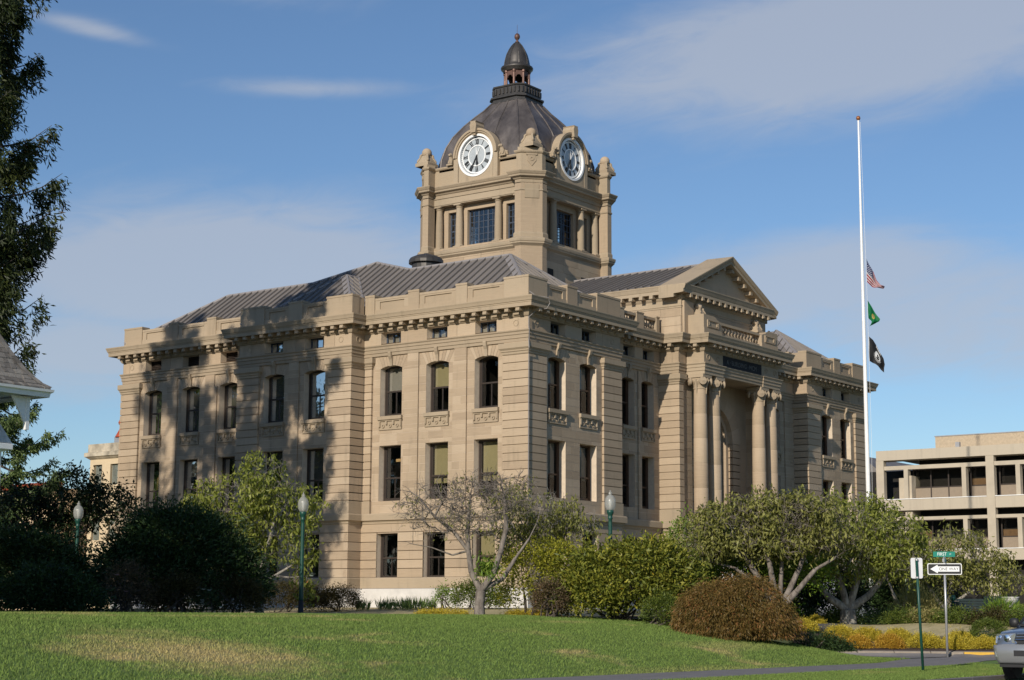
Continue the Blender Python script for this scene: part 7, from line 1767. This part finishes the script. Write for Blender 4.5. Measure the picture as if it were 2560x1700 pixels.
# ---- shingled house at the left edge
M['shingle'] = None
def shingle_mat(name, c0, c1, c2):
    m, nt, b, o = new_mat(name); k = NB(nt); t = k.tone()
    c = k.ramp(t, [(0, c0), (.5, c1), (1, c2)]); n = k.noise(k.pos((6, 6, .8)), 3, 4, .6); c = k.mix(k.range(n, .4, .7, 0, .35), c, tuple(v * .5 for v in c0)); k.set(b.inputs['Base Color'], c); b.inputs['Roughness'].default_value = .85
    k.set(b.inputs['Normal'], k.bump(k.noise(k.pos((20, 20, 2)), 4, 3), .3, .02)); return m
M['shingle'] = shingle_mat('weathered_roof_shingle', (.13, .115, .10), (.20, .18, .16), (.29, .265, .23)); M['wall_shingle'] = shingle_mat('pale_painted_shingle', (.46, .48, .50), (.52, .54, .56), (.58, .60, .62))
HX, HY, HZ = -32.45, -9.1, 5.06
HO = thing('shingled_house', 'white house with a steep grey shingled roof at the left edge', 'house', (-37, -4, -.3))
# roof profile: distance in from the eave -> height
RP = [(0, 0), (.18, .12), (.42, .40), (.75, .95), (1.2, 1.87), (1.3, 2.05), (3.9, 2.3)]
rz = lambda d: float(np.interp(d, [p[0] for p in RP], [p[1] for p in RP]))
b = MB(); back = 8.2; left = 9.0
for (d0, h0), (d1, h1) in zip(RP, RP[1:]):
    c = lambda d, h: [(HX - d, HY + d, HZ + h), (HX - d, HY + back - d, HZ + h), (HX - left + d, HY + back - d, HZ + h), (HX - left + d, HY + d, HZ + h)]
    b.add(c(d0, h0) + c(d1, h1), [(0, 1, 5, 4), (1, 2, 6, 5), (2, 3, 7, 6), (3, 0, 4, 7)])
HR = b.build('roof', M['shingle'], HO)
# shingles on the street slope, course by course
rs = random.Random(5); made = 0; rest = MB(); slen = [0]
for (d0, h0), (d1, h1) in zip(RP, RP[1:]): slen.append(slen[-1] + math.hypot(d1 - d0, h1 - h0))
def at_len(L):
    d = float(np.interp(L, slen, [p[0] for p in RP])); return d, rz(d)
L = 0.0
while L < 2.4:
    d0, h0 = at_len(L); d1, h1 = at_len(L + .19); xx = HX - d0 - .02
    while xx > HX - 5:
        w = rs.uniform(.10, .24); x1 = xx - w; e = HX - 2.6
        tk = .016 + rs.random() * .012; mbx = MB() if (xx > e and made < 290) else rest
        nx = rs.uniform(-.006, .012)
        y0_, y1_ = HY + d0 - nx, HY + d1; z0_, z1_ = HZ + h0, HZ + h1
        xr = min(xx - .004, HX - d1 * .98); xr0 = xx - .004
        if x1 + .004 < xr:
            mbx.add([(x1 + .004, y0_ - .01, z0_ - .002), (xr0, y0_ - .01, z0_ - .002), (xr, y1_, z1_), (x1 + .004, y1_, z1_), (x1 + .004, y0_ - .016, z0_ + tk + .012), (xr0, y0_ - .016, z0_ + tk + .012), (xr, y1_ - .012, z1_ + .018), (x1 + .004, y1_ - .012, z1_ + .018)], BOXF, rs.random())
            if mbx is not rest: mbx.build('shingle', M['shingle'], HR); made += 1
        xx = x1
    L += .155
o = rest.build('shingle', M['shingle'], HR, tones=True); o['kind'] = 'stuff'
# side slope hip caps
for i in range(12):
    d0, h0 = at_len(i * .2); d1, h1 = at_len(i * .2 + .23)
    b = MB(); b.add([(HX - d0 - .12, HY + d0 - .03, HZ + h0 + .03), (HX - d0 + .02, HY + d0 - .02, HZ + h0 + .06), (HX - d0 + .03, HY + d0 + .12, HZ + h0 + .03), (HX - d1 + .03, HY + d1 + .12, HZ + h1 + .03), (HX - d1 + .02, HY + d1 - .02, HZ + h1 + .045), (HX - d1 - .12, HY + d1 - .03, HZ + h1 + .03)], [(0, 1, 4, 5), (1, 2, 3, 4)]); b.build('hip_shingle', M['shingle'], HR)
b = MB(); b.sweep([(HX - left, HY), (HX, HY), (HX, HY + back), (HX - left, HY + back)], [(-.9, -.06 + HZ), (-.02, HZ - .06), (-.02, HZ - .02), (-.1, HZ)]); b.build('soffit', M['white'], HO)
b = MB(); b.sweep([(HX - left, HY), (HX, HY), (HX, HY + back), (HX - left, HY + back)], [(-.06, HZ - .2), (-.02, HZ - .2), (.0, HZ - .1), (.05, HZ - .07), (.06, HZ - .01), (-.1, HZ + .0)]); b.build('gutter_board', M['white'], HO)
# wall, flared at its foot, of painted shingles
wx, wy = HX - 1.12, HY + 1.0
WPL = [(wx - 7, wy), (wx, wy), (wx, wy + 6), (wx - 7, wy + 6)]
WP_ = [(.46, 3.72), (.36, 3.95), (.24, 4.2), (.13, 4.5), (.05, 4.75), (.0, 5.0)]
b = MB(); b.sweep(WPL, [(.30, -.5), (.30, 3.52), (.38, 3.54), (.48, 3.58), (.48, 3.70), (.46, 3.72)]); b.build('wall', M['white'], HO)
wo = lambda z_: float(np.interp(z_, [3.72, 3.95, 4.2, 4.5, 4.75, 5.0], [.46, .36, .24, .13, .05, 0]))
b = MB(); b.sweep(WPL, [(o_, z_) for o_, z_ in WP_]); WU = b.build('shingled_wall', M['wall_shingle'], HO)
for z_ in np.arange(3.73, 4.95, .14):
    xx = wx + wo(z_)
    while xx > wx - 1.3:
        w = rs.uniform(.12, .24); o0, o1 = wo(z_) + .02, wo(z_ + .14) + .008
        b = MB(); b.add([(xx - w + .004, wy - o0, z_), (xx - .002, wy - o0, z_), (min(xx, wx + wo(z_ + .14)) - .002, wy - o1, z_ + .15), (xx - w + .004, wy - o1, z_ + .15), (xx - w + .004, wy - o0 + .03, z_), (xx - .002, wy - o0 + .03, z_)], [(0, 1, 2, 3), (0, 1, 5, 4)])
        b.build('wall_shingle', M['wall_shingle'], WU); xx -= w
b = MB(); b.add([(HX - .42, HY + .3, HZ - .2), (HX - .42, HY + .36, HZ - .2), (HX - .42, HY + .36, HZ - .95), (HX - .42, HY + .3, HZ - .95), (HX - .9, HY + .3, HZ - .2), (HX - .9, HY + .36, HZ - .2)], [(0, 1, 2, 3), (0, 3, 4), (1, 2, 5), (0, 1, 5, 4), (3, 2, 5, 4)]); b.build('eave_bracket', M['white'], HO)
b = MB(); b.box(HX - .48, HX - .38, HY + .28, HY + .38, HZ - 1.0, HZ - .2); b.build('eave_post', M['white'], HO)
